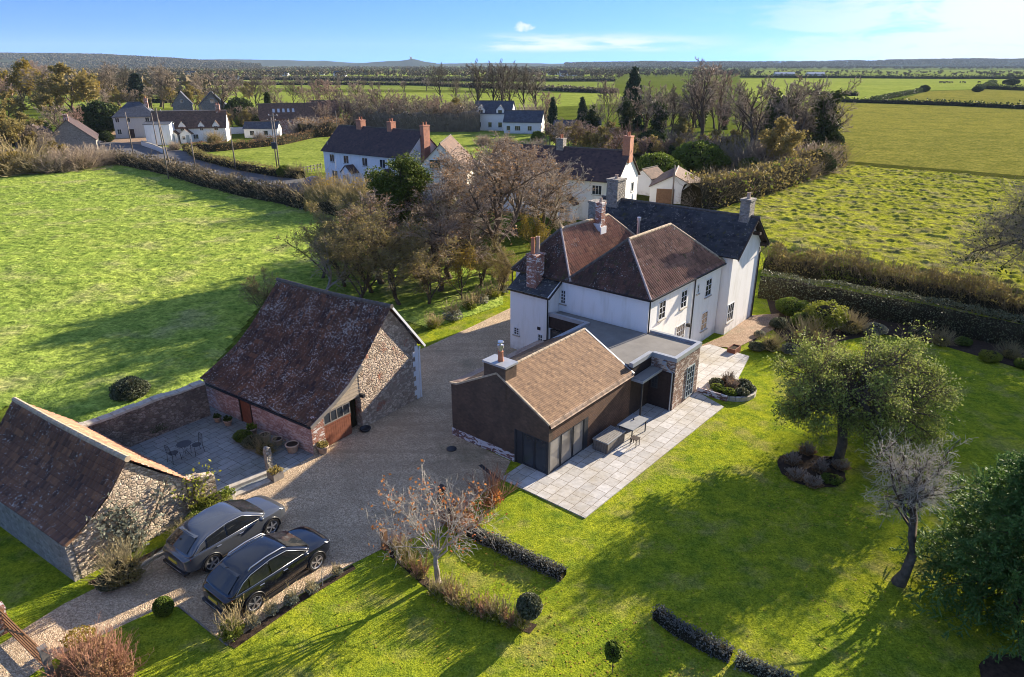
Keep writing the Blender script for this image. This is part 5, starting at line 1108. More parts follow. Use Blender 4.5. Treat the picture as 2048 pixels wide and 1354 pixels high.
def suv(name, loc, az, label, paint, rails=True, L=4.64, W=1.86, H=1.64, wb=2.68, bright=True, wheel_style=1):
    r = empty(name, loc, az, label, 'car'); w = W / 2; hb = wb / 2; xr, xf = -L / 2 - 0.02, L / 2 - 0.02; P = M[paint]
    # body rings: (y, z) from sill centre out and over the shoulder to the centreline
    def ring(x, k, zb, zs, zt, tb=0.88):
        return [(x, 0, zb), (x, w * k * 0.80, zb), (x, w * k * 0.97, zb + 0.10), (x, w * k, zb + 0.34), (x, w * k * 0.985, zs - 0.06), (x, w * k * 0.95, zs), (x, w * k * tb * 0.93, zt - 0.01), (x, w * k * 0.45, zt + 0.02), (x, 0, zt + 0.03)]
    st = [(xr, 0.70, 0.42, 0.86, 0.92), (xr + 0.06, 0.83, 0.33, 0.95, 1.01), (xr + 0.28, 0.93, 0.26, 1.00, 1.05), (xr + 0.7, 0.99, 0.22, 1.04, 1.07), (-0.6, 1.0, 0.20, 1.02, 1.05), (0.3, 1.0, 0.20, 0.99, 1.03), (0.95, 1.0, 0.20, 0.96, 1.03), (1.35, 0.985, 0.21, 0.94, 1.01), (xf - 0.42, 0.93, 0.23, 0.89, 0.95), (xf - 0.17, 0.82, 0.26, 0.80, 0.86), (xf - 0.04, 0.68, 0.30, 0.68, 0.73), (xf, 0.56, 0.34, 0.56, 0.60)]
    body = loft('body', [ring(*s_) for s_ in st], P, r)
    # greenhouse shell: roof with pillars
    def gr(x, kz, k=0.94): zt = 1.02 + (H - 1.02) * kz; ww = w * (k - 0.20 * kz); return [(x, 0, 0.98), (x, w * k * 0.96, 0.98), (x, w * k * 0.96, 1.02), (x, (w * k * 0.96 + ww) / 2 + 0.02, (1.02 + zt) / 2), (x, ww, zt - 0.05), (x, ww * 0.86, zt), (x, ww * 0.4, zt + 0.025), (x, 0, zt + 0.03)]
    X = [(xr + 0.14, 0.0), (xr + 0.42, 0.36), (xr + 0.72, 0.70), (xr + 1.0, 0.86), (-0.95, 0.945), (-0.3, 1.0), (0.12, 0.98), (0.45, 0.80), (0.88, 0.42), (1.36, 0.0)]
    cab = loft('cabin', [gr(x, k) for x, k in X], P, r)
    def side(x, kz, t, sgn):   # point on the greenhouse side at height fraction t
        zt = 1.02 + (H - 1.02) * kz - 0.06; yb = w * 0.94 * 0.955; yt = w * (0.94 - 0.20 * kz); z = 1.03 + (zt - 1.03) * t
        f = (z - 1.02) / max(0.05, (H - 1.02)); return (x, sgn * (w * 0.905 - (w * 0.905 - w * 0.745) * f ** 1.15), z)
    kz = lambda x: float(np.interp(x, [a for a, _ in X], [b for _, b in X]))
    for sgn, nm in ((-1, 'right'), (1, 'left')):
        wins = [[(-1.80, 0.1), (-1.42, 0.1), (-1.40, 0.62), (-1.52, 0.50)], [(-1.37, 0.05), (-0.58, 0.05), (-0.58, 0.84), (-1.32, 0.66)], [(-0.50, 0.05), (0.95, 0.05), (0.22, 0.80), (-0.50, 0.85)]]
        for c in wins:
            pts = []
            for x, t in c:
                k_ = 1.0 if t > 0.5 else kz(max(x, -1.8)); p = side(x, 1.0, t, sgn) if t > 0.5 else (x, sgn * w * 0.905, 1.055); pts.append(p)
            if sgn > 0: pts = [pts[1], pts[0], pts[3], pts[2]]
            patch('side_window', pts, M['glass_car'], r, off=0.022, bow=0.012)
        b = MB(); y = sgn * (w * 0.905 + 0.03)
        if bright:
            b.tube([(-1.95, y, 1.05), (-0.6, y + sgn * 0.005, 1.035), (1.05, y, 1.035)], 0.013, 5)
            tp = [(-1.95, y, 1.06), (-1.58, sgn * (w * 0.83 + 0.03), 1.34), (-1.25, sgn * (w * 0.79 + 0.03), 1.46), (-0.4, sgn * (w * 0.755 + 0.03), 1.555), (0.24, sgn * (w * 0.77 + 0.03), 1.51), (1.08, y, 1.05)]
            b.tube(tp, 0.013, 5); b.build('window_trim', M['alloy'], r, smooth=True, fix=False)
        if rails:
            y2 = sgn * w * 0.70; MB().tube([(-1.25, y2, H - 0.10), (-1.15, y2, H + 0.0), (-0.5, y2, H + 0.055), (0.15, y2, H + 0.03), (0.28, y2, H - 0.05)], 0.024, 6).build('roof_rail', M['alloy'], r, smooth=True, fix=False)
        mr = MB(); mr.lathe([(0.02, -0.07), (0.09, -0.05), (0.11, 0.0), (0.09, 0.06), (0.03, 0.08)], 8, (0.86, sgn * (w + 0.10), 1.07)); mr.bar((0.88, sgn * (w - 0.08), 1.02), (0.86, sgn * (w + 0.08), 1.04), 0.05); mr.build('mirror', P, r, smooth=True)
        MB().tube([(-1.05, sgn * (w + 0.0), 0.93), (-0.88, sgn * (w + 0.012), 0.93)], 0.016, 5).tube([(-0.08, sgn * (w + 0.0), 0.91), (0.09, sgn * (w + 0.012), 0.91)], 0.016, 5).build('door_handle', M['alloy'], r)
        MB().bar((-hb + 0.42, sgn * (w * 0.985), 0.26), (hb - 0.42, sgn * (w * 0.985), 0.26), 0.05, 0.09).build('side_skirt', M['black_plastic'], r)
        for x0 in (-hb, hb):
            # arch lip, tyre, rim with spokes
            a = MB(); pts = [(x0 + 0.405 * math.cos(t), sgn * (w * 0.985 + 0.008), 0.36 + 0.405 * math.sin(t)) for t in np.linspace(-0.25, math.pi + 0.25, 15)]; a.tube(pts, 0.03, 6); a.build('wheel_arch', M['black_plastic'], r, smooth=True, fix=False)
            wl = MB(); yo = sgn * (w + 0.015); yi = sgn * (w - 0.24)
            def ringv(rad, y): return [(x0 + rad * math.cos(2 * math.pi * k / 24), y, 0.36 + rad * math.sin(2 * math.pi * k / 24)) for k in range(24)]
            rs = [ringv(0.26, yo - sgn * 0.01), ringv(0.335, yo), ringv(0.36, yo - sgn * 0.04), ringv(0.36, yi), ringv(0.26, yi)]
            for p, q in zip(rs[:-1], rs[1:]):
                for k in range(24): wl.poly([p[k], p[(k + 1) % 24], q[(k + 1) % 24], q[k]])
            wo = MB().poly(ringv(0.39, sgn * (w * 0.975 + 0.006))).build('wheel', M['iron_black'], r, fix=False)
            wl.build('tyre', M['tyre'], wo, smooth=True)
            rm = MB(); yr = yo - sgn * 0.03
            for p, q in ((ringv(0.265, yo - sgn * 0.008), ringv(0.235, yr)), (ringv(0.05, yo - sgn * 0.015), ringv(0.012, yo - sgn * 0.01))):
                for k in range(24): rm.poly([p[k], p[(k + 1) % 24], q[(k + 1) % 24], q[k]])
            for k in range(5):
                for dt in ((-0.13, 0.13) if wheel_style else (0,)):
                    t = 2 * math.pi * k / 5 + 0.3; t2 = t + dt
                    rm.bar((x0 + 0.04 * math.cos(t), yr + sgn * 0.012, 0.36 + 0.04 * math.sin(t)), (x0 + 0.25 * math.cos(t2), yr + sgn * 0.006, 0.36 + 0.25 * math.sin(t2)), 0.032 if wheel_style else 0.06, 0.02, up=(0, 1, 0))
            rm.build('rim', M['alloy'], wo)
            MB().poly(ringv(0.24, sgn * (w - 0.06))).build('brake_disc', M['iron_black'], wo, fix=False)
        patch('headlight', [(xf - 0.36, sgn * w * 0.90, 0.80), (xf - 0.10, sgn * w * 0.70, 0.68), (xf - 0.18, sgn * w * 0.66, 0.77), (xf - 0.46, sgn * w * 0.86, 0.88)] if sgn < 0 else [(xf - 0.10, w * 0.70, 0.68), (xf - 0.36, w * 0.90, 0.80), (xf - 0.46, w * 0.86, 0.88), (xf - 0.18, w * 0.66, 0.77)], M['clear_lens'], r, off=0.03)
        patch('tail_light', [(xr + 0.05, sgn * w * 0.45, 0.90), (xr + 0.02 + 0.20, sgn * w * 0.95, 0.93), (xr + 0.22, sgn * w * 0.93, 1.0), (xr + 0.08, sgn * w * 0.45, 0.97)][::(-1 if sgn < 0 else 1)], M['red_lens'], r, off=0.045)
    patch('windscreen', [(1.22, -w * 0.78, 1.08), (1.22, w * 0.78, 1.08), (0.36, w * 0.64, H - 0.12), (0.36, -w * 0.64, H - 0.12)], M['glass_car'], r, off=0.035, bow=0.02)
    patch('rear_window', [(xr + 0.26, w * 0.70, 1.09), (xr + 0.26, -w * 0.70, 1.09), (xr + 0.80, -w * 0.60, H - 0.19), (xr + 0.80, w * 0.60, H - 0.19)], M['glass_car'], r, off=0.06, bow=0.03)
    MB().box(xr + 0.70, xr + 0.94, -w * 0.58, w * 0.58, H - 0.175, H - 0.135).build('rear_spoiler', P, r, bevel=0.01)
    MB().box(xr - 0.035, xr + 0.2, -w * 0.8, w * 0.8, 0.30, 0.44).build('rear_bumper', M['black_plastic'], r, bevel=0.02)
    MB().box(xr - 0.045, xr - 0.036, -w * 0.55, w * 0.55, 0.41, 0.43).build('bumper_trim', M['alloy'], r)
    MB().box(xr - 0.02, xr + 0.03, -0.26, 0.26, 0.66, 0.77).build('number_plate', M['plate_yellow'], r)
    MB().bar((xr + 0.75, 0, H - 0.02), (xr + 0.62, 0, H + 0.06), 0.04, 0.03).build('aerial', P, r)
    MB().box(xf - 0.05, xf + 0.012, -0.45, 0.45, 0.40, 0.58).build('grille', M['black_plastic'], r, bevel=0.01)
    return r
def carspot(rear, front, z=0.0, W=1.86):
    a, b = at(*rear), at(*front); az = az_of(a, b); c = (a + b) / 2; n = Vector((-math.sin(az), math.cos(az), 0)); c = c + n * (W / 2 - 0.02); c.z = z; return c, az
c, a = carspot((512, 1222), (636, 1138)); BC = c; BAZ = a
suv('parked_car', c, a, 'glossy black car with silver roof rails parked beside the lawn edge', 'paint_black')
c2, a2 = carspot((421, 1145), (552, 1064)); 
suv('parked_car', c2, a2, 'dark grey car without roof rails parked nearest the stone outbuilding', 'paint_grey', rails=False, H=1.66, wheel_style=0)

def small_car(loc, az, paint, label, van=False):
    r = empty('parked_car', loc, az, label, 'van' if van else 'car'); w = 0.86; L = 4.3; H = 1.85 if van else 1.5
    def rg(x, k, zt, tb): return [(x, 0, 0.25), (x, w * k, 0.25), (x, w * k, 0.8), (x, w * k * tb, zt), (x, 0, zt + 0.03)]
    if van: st = [(-2.1, 0.95, H - 0.05, 0.88), (-1.9, 1, H, 0.88), (0.5, 1, H, 0.86), (1.2, 1, 1.15, 0.92), (1.9, 0.95, 0.95, 0.92), (2.15, 0.85, 0.7, 0.9)]
    else: st = [(-2.1, 0.9, 0.85, 0.95), (-1.9, 1, 1.0, 0.9), (-1.3, 1, H - 0.05, 0.74), (-0.3, 1, H, 0.74), (0.4, 1, H - 0.06, 0.76), (1.1, 1, 0.98, 0.9), (1.9, 0.95, 0.82, 0.92), (2.12, 0.85, 0.6, 0.9)]
    loft('body', [rg(*s_) for s_ in st], M[paint], r, sub=1)
    for sg in (-1, 1):
        x0, x1 = (-1.8, 0.7) if van else (-1.5, 0.85); zt = H - 0.18
        pts = [(x0, sg * w * 0.97, 1.0), (x1, sg * w * 0.97, 1.0), (x1 - 0.5, sg * w * 0.84, zt), (x0 + 0.3, sg * w * 0.84, zt)]
        patch('side_window', pts if sg < 0 else [pts[1], pts[0], pts[3], pts[2]], M['glass_car'], r, off=0.03)
        for x in (-1.3, 1.35):
            wo = MB().tube([(x, sg * (w - 0.18), 0.32), (x, sg * (w + 0.02), 0.32)], 0.32, 16).build('wheel', M['tyre'], r)
            MB().tube([(x, sg * (w + 0.021), 0.32), (x, sg * (w + 0.03), 0.32)], 0.2, 12).build('rim', M['alloy'], wo)
    patch('windscreen', [(1.05, -w * 0.75, 1.03), (1.05, w * 0.75, 1.03), (0.45, w * 0.62, H - 0.12), (0.45, -w * 0.62, H - 0.12)], M['glass_car'], r, off=0.06)
    return r
small_car(at(628, 371), R(75), 'blue_car', 'small dark blue car parked at the left end of the white terrace')
small_car(at(1348, 401), R(205), 'white_paint', 'white van parked in front of the gabled garage', van=True)

# ================================================================ GARDEN THINGS
def lathe_thing(name, prof, m, loc, label, cat, group=None, n=20):
    o = MB().lathe(prof, n).build(name, M[m], smooth=True); o.location = loc; return tag(o, label, cat, group)
POT = [(0.18, 0), (0.20, 0.02), (0.27, 0.32), (0.30, 0.34), (0.30, 0.40), (0.26, 0.40), (0.24, 0.34)]
def pot(px, s, label, plant=None, mt='pot_clay', seed=0, grp='plant pots outside the barn'):
    r = empty('plant_pot', at(*px, 0.02), 0, label, 'plant pot', grp)
    MB().lathe([(a * s, b * s) for a, b in POT], 18).build('pot', M[mt], r, smooth=True); MB().lathe([(0.255 * s, 0.355 * s), (0.25 * s, 0.37 * s)], 14).build('soil', M['soil'], r)
    if plant:
        g = np.random.default_rng(seed); V, F = leafs(g, blob_pts(g, 160, 0.3 * s, 0.3 * s, 0.3 * s, 0.3, 0.6, 0.6, seed=seed) + np.array([0, 0, 0.45 * s]), 0.09); q = quads('plant', V, F, M[plant], r)
    return r
pot((436, 843), 0.7, 'smallest clay pot nearest the courtyard wall', 'leaf_dark', seed=1)
pot((457, 850), 0.8, 'clay pot just left of the brown barn door', 'leaf_dark', seed=2)
pot((505, 868), 0.95, 'clay pot just right of the brown barn door', 'leaf_green', seed=3)
pot((531, 880), 0.9, 'clay pot behind the low planting by the barn front', None, seed=4)
pot((556, 889), 0.9, 'empty clay pot midway along the barn front', None, seed=5)
pot((586, 903), 1.15, 'widest clay pot, standing alone near the barn corner', None, seed=6)
pot((647, 905), 1.0, 'clay pot with a trailing plant at the sunlit barn corner', 'leaf_olive', seed=7)
lathe_thing('stone_urn', [(0.2, 0), (0.28, 0.1), (0.3, 0.28), (0.18, 0.36), (0.1, 0.37)], 'stone_grey', at(743, 840), 'rounded stone pot at the foot of the barn gable wall', 'urn')
lathe_thing('bowl', [(0.22, 0), (0.3, 0.12), (0.3, 0.16), (0.24, 0.15), (0.2, 0.08)], 'iron_black', at(731, 861), 'low black bowl on the gravel by the barn gable', 'bowl')
lathe_thing('drain_cover', [(0.26, 0.0), (0.26, 0.03), (0.2, 0.035)], 'iron_black', at(903, 898, 0.013), 'black round cover in the gravel beside the extension plinth', 'drain cover')
# stone gatepost and planters
gp_ = empty('stone_post', at(540, 941), R(52), 'weathered upright stone post with rounded top at the courtyard entrance', 'stone post')
b = MB().prism([(-0.16, 0), (0.16, 0), (0.15, 1.15), (0.10, 1.27), (0, 1.31), (-0.10, 1.26), (-0.14, 1.12)], -0.13, 0.13).build('post', M['stone_grey'], gp_, bevel=0.02)
def box_planter(px, sx, sy, h, az, m, label, leaf, ls=0.08, n=220, seed=0, cat='planter', hp=0.25, name='planter'):
    r = empty(name, at(*px), az, label, cat); t = 0.05; mb = MB().box(-sx / 2, sx / 2, -sy / 2, -sy / 2 + t, 0, h).box(-sx / 2, sx / 2, sy / 2 - t, sy / 2, 0, h).box(-sx / 2, -sx / 2 + t, -sy / 2 + t, sy / 2 - t, 0, h).box(sx / 2 - t, sx / 2, -sy / 2 + t, sy / 2 - t, 0, h)
    mb.build('box', M[m], r); MB().box(-sx / 2 + t, sx / 2 - t, -sy / 2 + t, sy / 2 - t, 0.01, h - 0.06).build('soil', M['soil'], r)
    if leaf:
        g = np.random.default_rng(seed); P = np.stack([g.uniform(-.5, .5, n) * sx * 1.1, g.uniform(-.5, .5, n) * sy * 1.1, h + g.random(n) * hp], 1); V, F = leafs(g, P, ls); quads('plants', V, F, M[leaf], r)
    return r
box_planter((552, 957), 0.55, 0.5, 0.42, R(55), 'timber_grey', 'square weathered planter beside the stone post', 'leaf_olive', seed=1, hp=0.1)
box_planter((449, 1012), 0.9, 0.45, 0.5, R(57), 'edging_stone', 'pale stone trough of trailing plants by the grey car bonnet', 'leaf_green', seed=2, n=340)
# kerb steps of the courtyard
def strip(name, pa, pb, w_, z0, z1, m, label, cat, **k):
    a, b = at(*pa), at(*pb); L = (b - a).length; r = MB().box(0, L, -w_ / 2, w_ / 2, z0, z1).build(name, M[m], bevel=0.01); r.location = a; r.rotation_euler = (0, 0, az_of(a, b)); return tag(r, label, cat, k.get('group'), k.get('kind'))
strip('stone_step', (430, 990), (540, 946), 0.3, 0, 0.16, 'edging_stone', 'upper pale stone step along the open edge of the courtyard', 'step')
strip('stone_step', (441, 1003), (540, 962), 0.3, 0, 0.08, 'edging_stone', 'lower pale stone step next to the gravel drive', 'step')
strip('edging', (200, 1186), (358, 1086), 0.14, 0, 0.12, 'edging_stone', 'straight stone edging between the gravel and the outbuilding bed', 'edging')
strip('edging', (358, 1086), (432, 1016), 0.14, 0, 0.12, 'edging_stone', 'short stone edging running up to the pale trough', 'edging')
strip('drain_channel', (1000, 962), (960, 930), 0.2, 0.0, 0.02, 'iron_black', 'dark drain channel in the gravel by the patio corner', 'drain')
strip('timber_edging', (455, 1292), (358, 1214), 0.05, 0, 0.06, 'timber_grey', 'timber edging board between the gravel and shaded lawn', 'edging')
# bistro set
def chair(px, az, label):
    r = empty('garden_chair', at(*px, 0.02), az, label, 'chair', 'metal chairs in the courtyard'); m = M['iron_black']
    for x, y in ((-.2, -.2), (.2, -.2)): MB().tube([(x * 1.15, y * 1.15, 0), (x, y, 0.45)], 0.013, 6).build('leg', m, r)
    for x in (-.2, .2): MB().tube([(x * 1.15, .25, 0), (x, .2, 0.45), (x * 0.9, .27, 0.92)], 0.013, 6).build('leg', m, r)
    MB().lathe([(0.22, 0), (0.23, 0.02), (0.2, 0.025)], 14, (0, 0, 0.445)).build('seat', m, r)
    b = MB(); b.tube([(-.18, .27, .9), (-.1, .28, 1.0), (.1, .28, 1.0), (.18, .27, .9)], 0.013, 6)
    for x in (-.1, 0, .1): b.tube([(x, .21, .5), (x, .275, .97)], 0.009, 5)
    b.build('backrest', m, r); return r
chair((350, 922), R(150), 'left of the two black metal chairs by the courtyard table'); chair((396, 905), R(-40), 'right of the two black metal chairs by the courtyard table')
t = empty('garden_table', at(373, 913, 0.02), 0, 'small round black metal table between the two courtyard chairs', 'table')
MB().lathe([(0.34, 0), (0.35, 0.02), (0.3, 0.025)], 20, (0, 0, 0.71)).build('table_top', M['iron_black'], t)
for k in range(3):
    q = 2 * math.pi * k / 3; MB().tube([(0.28 * math.cos(q), 0.28 * math.sin(q), 0), (0.06 * math.cos(q), 0.06 * math.sin(q), 0.36), (0.2 * math.cos(q), 0.2 * math.sin(q), 0.71)], 0.012, 6).build('leg', M['iron_black'], t)
# storage box, table on the patio
def wbox(name, x0, x1, y0, y1, z, label, cat):
    o = W2(x0, y0, 0.06); r = empty(name, o, AZ, label, cat); return r, x1 - x0, y1 - y0
r, lx, ly = wbox('storage_box', 3.35, 5.0, -1.15, -0.3, 0, 'dark woven storage box with pale lid against the tiled wall', 'storage box')
b = MB().box(0, lx, 0, ly, 0, 0.56)
b.build('box', M['timber_dark'], r)
sl = MB()
for i in range(9): sl.box(-0.006, -0.0005, 0.02, ly - 0.02, 0.03 + i * 0.06, 0.07 + i * 0.06).box(0.02, lx - 0.02, -0.006, -0.0005, 0.03 + i * 0.06, 0.07 + i * 0.06)
sl.build('weave', M['timber_grey'], r); MB().box(-0.03, lx + 0.03, -0.03, ly + 0.03, 0.561, 0.61).build('lid', M['cushion_grey'], r)
sl = MB()
for i in range(7): sl.box(-0.02, lx + 0.02, 0.02 + i * 0.12, 0.1 + i * 0.12, 0.611, 0.622)
sl.build('lid_slats', M['timber_grey'], r)
r, lx, ly = wbox('patio_table', 5.1, 6.7, -1.55, -0.6, 0, 'long grey topped patio table beside the storage box', 'table')
MB().box(0, lx, 0, ly, 0.70, 0.74).build('table_top', M['cushion_grey'], r); MB().box(0.06, lx - 0.06, 0.06, ly - 0.06, 0.62, 0.699).build('frame', M['anthracite'], r)
for x in (0.1, lx - 0.1):
    for y in (0.1, ly - 0.1): MB().bar((x, y, 0), (x, y, 0.62), 0.05).build('leg', M['anthracite'], r)
o = tag(MB().lathe([(0.03, 0), (0.045, 0.01), (0.04, 0.08), (0.015, 0.09)], 10).build('candle_jar', M['iron_black']), 'tiny dark jar standing on the patio table', 'jar'); o.location = W2(6.1, -1.0, 0.801)
for k, (x, y, az_, lab) in enumerate(((4.75, -1.6, 0.2, 'folded stool by the corner of the patio table'),)):
    r = empty('stool', W2(5.0, -1.75, 0.06), AZ, 'small dark stool beside the near end of the patio table', 'stool'); MB().box(-.2, .2, -.2, .2, .40, .43).build('seat', M['timber_dark'], r)
    for a_ in (-.17, .17):
        for c_ in (-.17, .17): MB().bar((a_, c_, 0), (a_ * .9, c_ * .9, .40), 0.03).build('leg', M['timber_dark'], r)
# brick planter at the gravel strip
box_planter((1467, 706), 1.0, 0.55, 0.45, AZ, 'door_wood', 'reddish wooden planter at the end of the upper patio', None)
# posts near the tree
MBp = lambda px, s_, h, m, nm, lab, cat, az=AZ: (lambda o: (setattr(o, 'location', at(*px)), setattr(o, 'rotation_euler', (0, 0, az)), tag(o, lab, cat)))(MB().box(-s_, s_, -s_, s_, 0, h).box(-s_ * 1.15, s_ * 1.15, -s_ * 1.15, s_ * 1.15, h, h + 0.06).build(nm, M[m]))
MBp((770, 1098), 0.10, 0.85, 'oak', 'gate_post', 'short oak gate post where the gravel meets the lawn', 'gate post')
MBp((884, 1012), 0.13, 0.95, 'timber_dark', 'gate_post', 'dark timber gate post behind the orange leaved tree', 'gate post')
MBp((908, 1030), 0.16, 0.55, 'iron_black', 'planter_pot', 'black square tub behind the orange leaved tree', 'tub')
# gate and pier at the lower left
ga, gb = at(12, 1262), at(100, 1350); MBp((8, 1262), 0.2, 0.95, 'brick_red', 'brick_pier', 'red brick gate pier at the lower left edge', 'pier', R(-40))
r = empty('field_gate', ga, az_of(ga, gb), 'weathered wooden five bar gate hanging from the red brick pier', 'gate'); L = (gb - ga).length
for i in range(5):
    b = MB(); b.bar((0.15, 0, 0.2 + i * 0.2), (L - 0.1, 0, 0.2 + i * 0.2), 0.035, 0.09); b.build('bar', M['rust_gate'], r)
for x in (0.2, L - 0.12): MB().bar((x, 0.03, 0.1), (x, 0.03, 1.12), 0.09, 0.04).build('stile', M['oak'], r)
MB().bar((0.2, -0.035, 0.25), (L * 0.62, -0.035, 1.0), 0.03, 0.07).build('brace', M['oak'], r)
MBp((103, 1352), 0.10, 1.15, 'timber_grey', 'gate_post', 'grey timber gate post beside the brown hedge', 'gate post')

# ================================================================ NEIGHBOURING BUILDINGS
def corner_fix(A, B, eave):   # front eave corners: A left, B right (pixels) -> origin at right front corner, az so that x points away
    a, b = at(*A, eave), at(*B, eave); d = (a - b); az = math.atan2(d.y, d.x) - math.pi / 2
    o = b.copy(); o.z = 0; return o, az, d.length
o, az, LY = corner_fix((646, 298), (812, 314), 5.2)
print('semi', o, math.degrees(az), LY)
wy = lambda f: LY * (1 - f)
gable_house('white_terrace', o, az, 8.0, LY, 5.2, 8.6, 'y', 'render_white', 'tile_dark', 0, ov=0.35,
    wins=[('f', wy(.11), 3.3, 1.1, 1.25, 2, 1), ('f', wy(.29), 3.3, 1.2, 1.25, 2, 1), ('f', wy(.52), 3.2, 1.2, 1.3, 2, 1), ('f', wy(.73), 3.2, 1.2, 1.3, 2, 1), ('f', wy(.94), 3.2, 1.0, 1.2, 2, 1), ('f', wy(.13), 0.7, 1.3, 1.3, 2, 1), ('f', wy(.26), 0.7, 0.7, 1.2, 1, 1), ('f', wy(.54), 0.7, 1.5, 1.3, 3, 1), ('f', wy(.9), 0.7, 1.2, 1.2, 2, 1), ('r', 1.9, 3.0, 0.9, 1.3, 1, 1), ('r', 6.5, 3.0, 0.8, 1.3, 1, 1), ('r', 1.8, 0.7, 1.0, 1.3, 2, 1)],
    stacks=[(3.5, 4.6, LY * .70, LY * .76, 8.0, 9.7), (3.5, 4.6, LY * .335, LY * .385, 8.0, 9.7), (3.3, 4.7, -0.75, -0.02, 0, 9.5)], porches=[(LY * .63, 2.3, 1.6, 2.2, 3.3, 'tile_dark'), (LY * .19, 2.3, 1.6, 2.2, 3.3, 'tile_dark')],
    label='long white house row with dark tiled roof, three red brick chimneys and a roadside porch', group=None)
o, az, LY2 = corner_fix((1114, 351), (1234, 361), 5.2)
LY = 18.5; print('terrace2', o, math.degrees(az), LY)
gable_house('white_cottages', o, az, 7.2, LY, 5.2, 8.2, 'y', 'render_white', 'tile_dark', 0, ov=0.35,
    wins=[('f', 2.5, 3.3, 1.3, 1.15, 3, 1), ('f', 9, 3.3, 1.3, 1.15, 2, 1), ('f', 15, 3.3, 1.3, 1.15, 2, 1), ('f', 2.5, 0.8, 1.3, 1.15, 3, 1), ('f', 9, 0.8, 1.3, 1.15, 2, 1), ('r', 5.4, 3.1, 0.8, 1.2, 1, 1), ('r', 6.8, 0.8, 0.8, 1.0, 1, 1)],
    stacks=[(3.0, 4.2, -0.25, 0.65, 6.9, 10.0), (3.1, 4.1, LY * .47, LY * .52, 7.7, 9.3, 'stone_grey')], porches=[(6.0, 2.2, 1.5, 2.1, 3.1, 'tile_dark')],
    label='long white cottage row with dark roof and tall brick gable chimney behind the slate range')
o = at(945, 375); gable_house('cream_bungalow', at(935, 392), R(88), 13, 7.6, 3.6, 7.4, 'x', 'render_cream', 'tile_brown', 0, ov=0.3, wins=[('f', 4.6, 3.9, 1.7, 1.3, 2, 1), ('f', 2.2, 0.9, 1.6, 1.2, 2, 1)],
    label='cream gabled house with brown roof half hidden behind the bare trees')
gable_house('garage', at(1391, 410), R(74), 9.0, 6.3, 2.3, 3.9, 'x', 'render_far', 'tile_brown', 0, ov=0.2, doors=[('f', 4.2, 2.4, 2.0, 'oak')], wins=[], cat='garage', rcap='ridge_pale',
    label='low white gabled garage with brown roof behind the farmhouse')
gable_house('lean_shed', at(1300, 392), R(50), 4.0, 3.0, 2.6, 3.7, 'x', 'render_far', 'tile_brown', 0, ov=0.2, cat='annexe', wins=[('r', 1.4, 0.9, 0.8, 1.0, 1, 1)], label='small white annexe with brown roof joined to the brick chimney gable')
# gazebo
gz = at(1302, 384); r = empty('gazebo', gz, R(30), 'grey canopied gazebo between the white cottages and the garage', 'gazebo')
MB().poly([(-1.9, -1.9, 2.2), (1.9, -1.9, 2.2), (0, 0, 3.0)]).poly([(1.9, -1.9, 2.2), (1.9, 1.9, 2.2), (0, 0, 3.0)]).poly([(1.9, 1.9, 2.2), (-1.9, 1.9, 2.2), (0, 0, 3.0)]).poly([(-1.9, 1.9, 2.2), (-1.9, -1.9, 2.2), (0, 0, 3.0)]).build('canopy', M['awning'], r, fix=False)
for x in (-1.7, 1.7):
    for y in (-1.7, 1.7): MB().tube([(x, y, 0), (x, y, 2.25)], 0.05, 6).build('post', M['anthracite'], r)
# far-left cluster
o, az, LY = corner_fix((342, 264), (448, 252), 3.2)
o = at(402, 290); 
gable_house('white_cottage', at(455, 283), R(103), 7.0, 17.0, 3.6, 7.2, 'y', 'render_white', 'tile_brown', 0, ov=0.3, rcap='ridge_pale', dormers=[(14.2, 1.7, 3.9, 5.0), (10.0, 1.7, 3.9, 5.0), (5.6, 1.5, 3.9, 4.9), (2.2, 1.7, 3.9, 5.0)],
    wins=[('f', 15.5, 0.8, 1.3, 1.1, 2, 1), ('f', 7.2, 0.8, 1.3, 1.1, 2, 1), ('f', 3, 0.8, 1.3, 1.1, 2, 1)], porches=[(12.3, 3.0, 3.0, 2.2, 3.6, 'tile_brown'), (9.0, 2.6, 2.6, 2.2, 3.4, 'tile_brown')], stacks=[(3.0, 4.0, 1.2, 2.2, 6.5, 8.6, 'brick_red'), ],
    label='long white dormered cottage with reddish brown tiled roof and porches')
gable_house('white_annexe', at(345, 290), R(103), 5.0, 5.5, 4.8, 5.2, 'y', 'render_white', 'slate_blue', 0, ov=0.1, label='blank white flat topped annexe at the left end of the dormered cottage', cat='annexe')
gable_house('grey_house', at(318, 274), R(112), 11.5, 10.0, 5.4, 8.6, 'y', 'render_grey', 'slate_blue', 3.8, ov=0.35, wins=[('f', 2, 3.9, 1.0, 1.2, 2, 1), ('f', 6.5, 3.9, 1.0, 1.2, 2, 1), ('f', 9, 3.9, 1.0, 1.2, 2, 1), ('f', 9, 1, 1.0, 1.3, 2, 1), ('r', 5, 3.8, 1.2, 1.2, 2, 1)], stacks=[(5.0, 6.4, 1.6, 2.5, 6.8, 9.6, 'brick_red')],
    doors=[('f', 6.3, 1.4, 2.2, 'timber_dark')], label='square grey house with blue slate hipped roof behind the white cottage')
gable_house('stone_house', at(458, 236), R(112), 15, 9.5, 4.2, 8.9, 'x', 'stone_grey', 'slate_blue', 0, ov=0.3, wins=[('f', 4.7, 5.2, 1.4, 1.5, 2, 1), ('f', 2.5, 1.0, 1.4, 1.2, 2, 1)], label='stone gabled house with dark slate roof among trees left of centre')
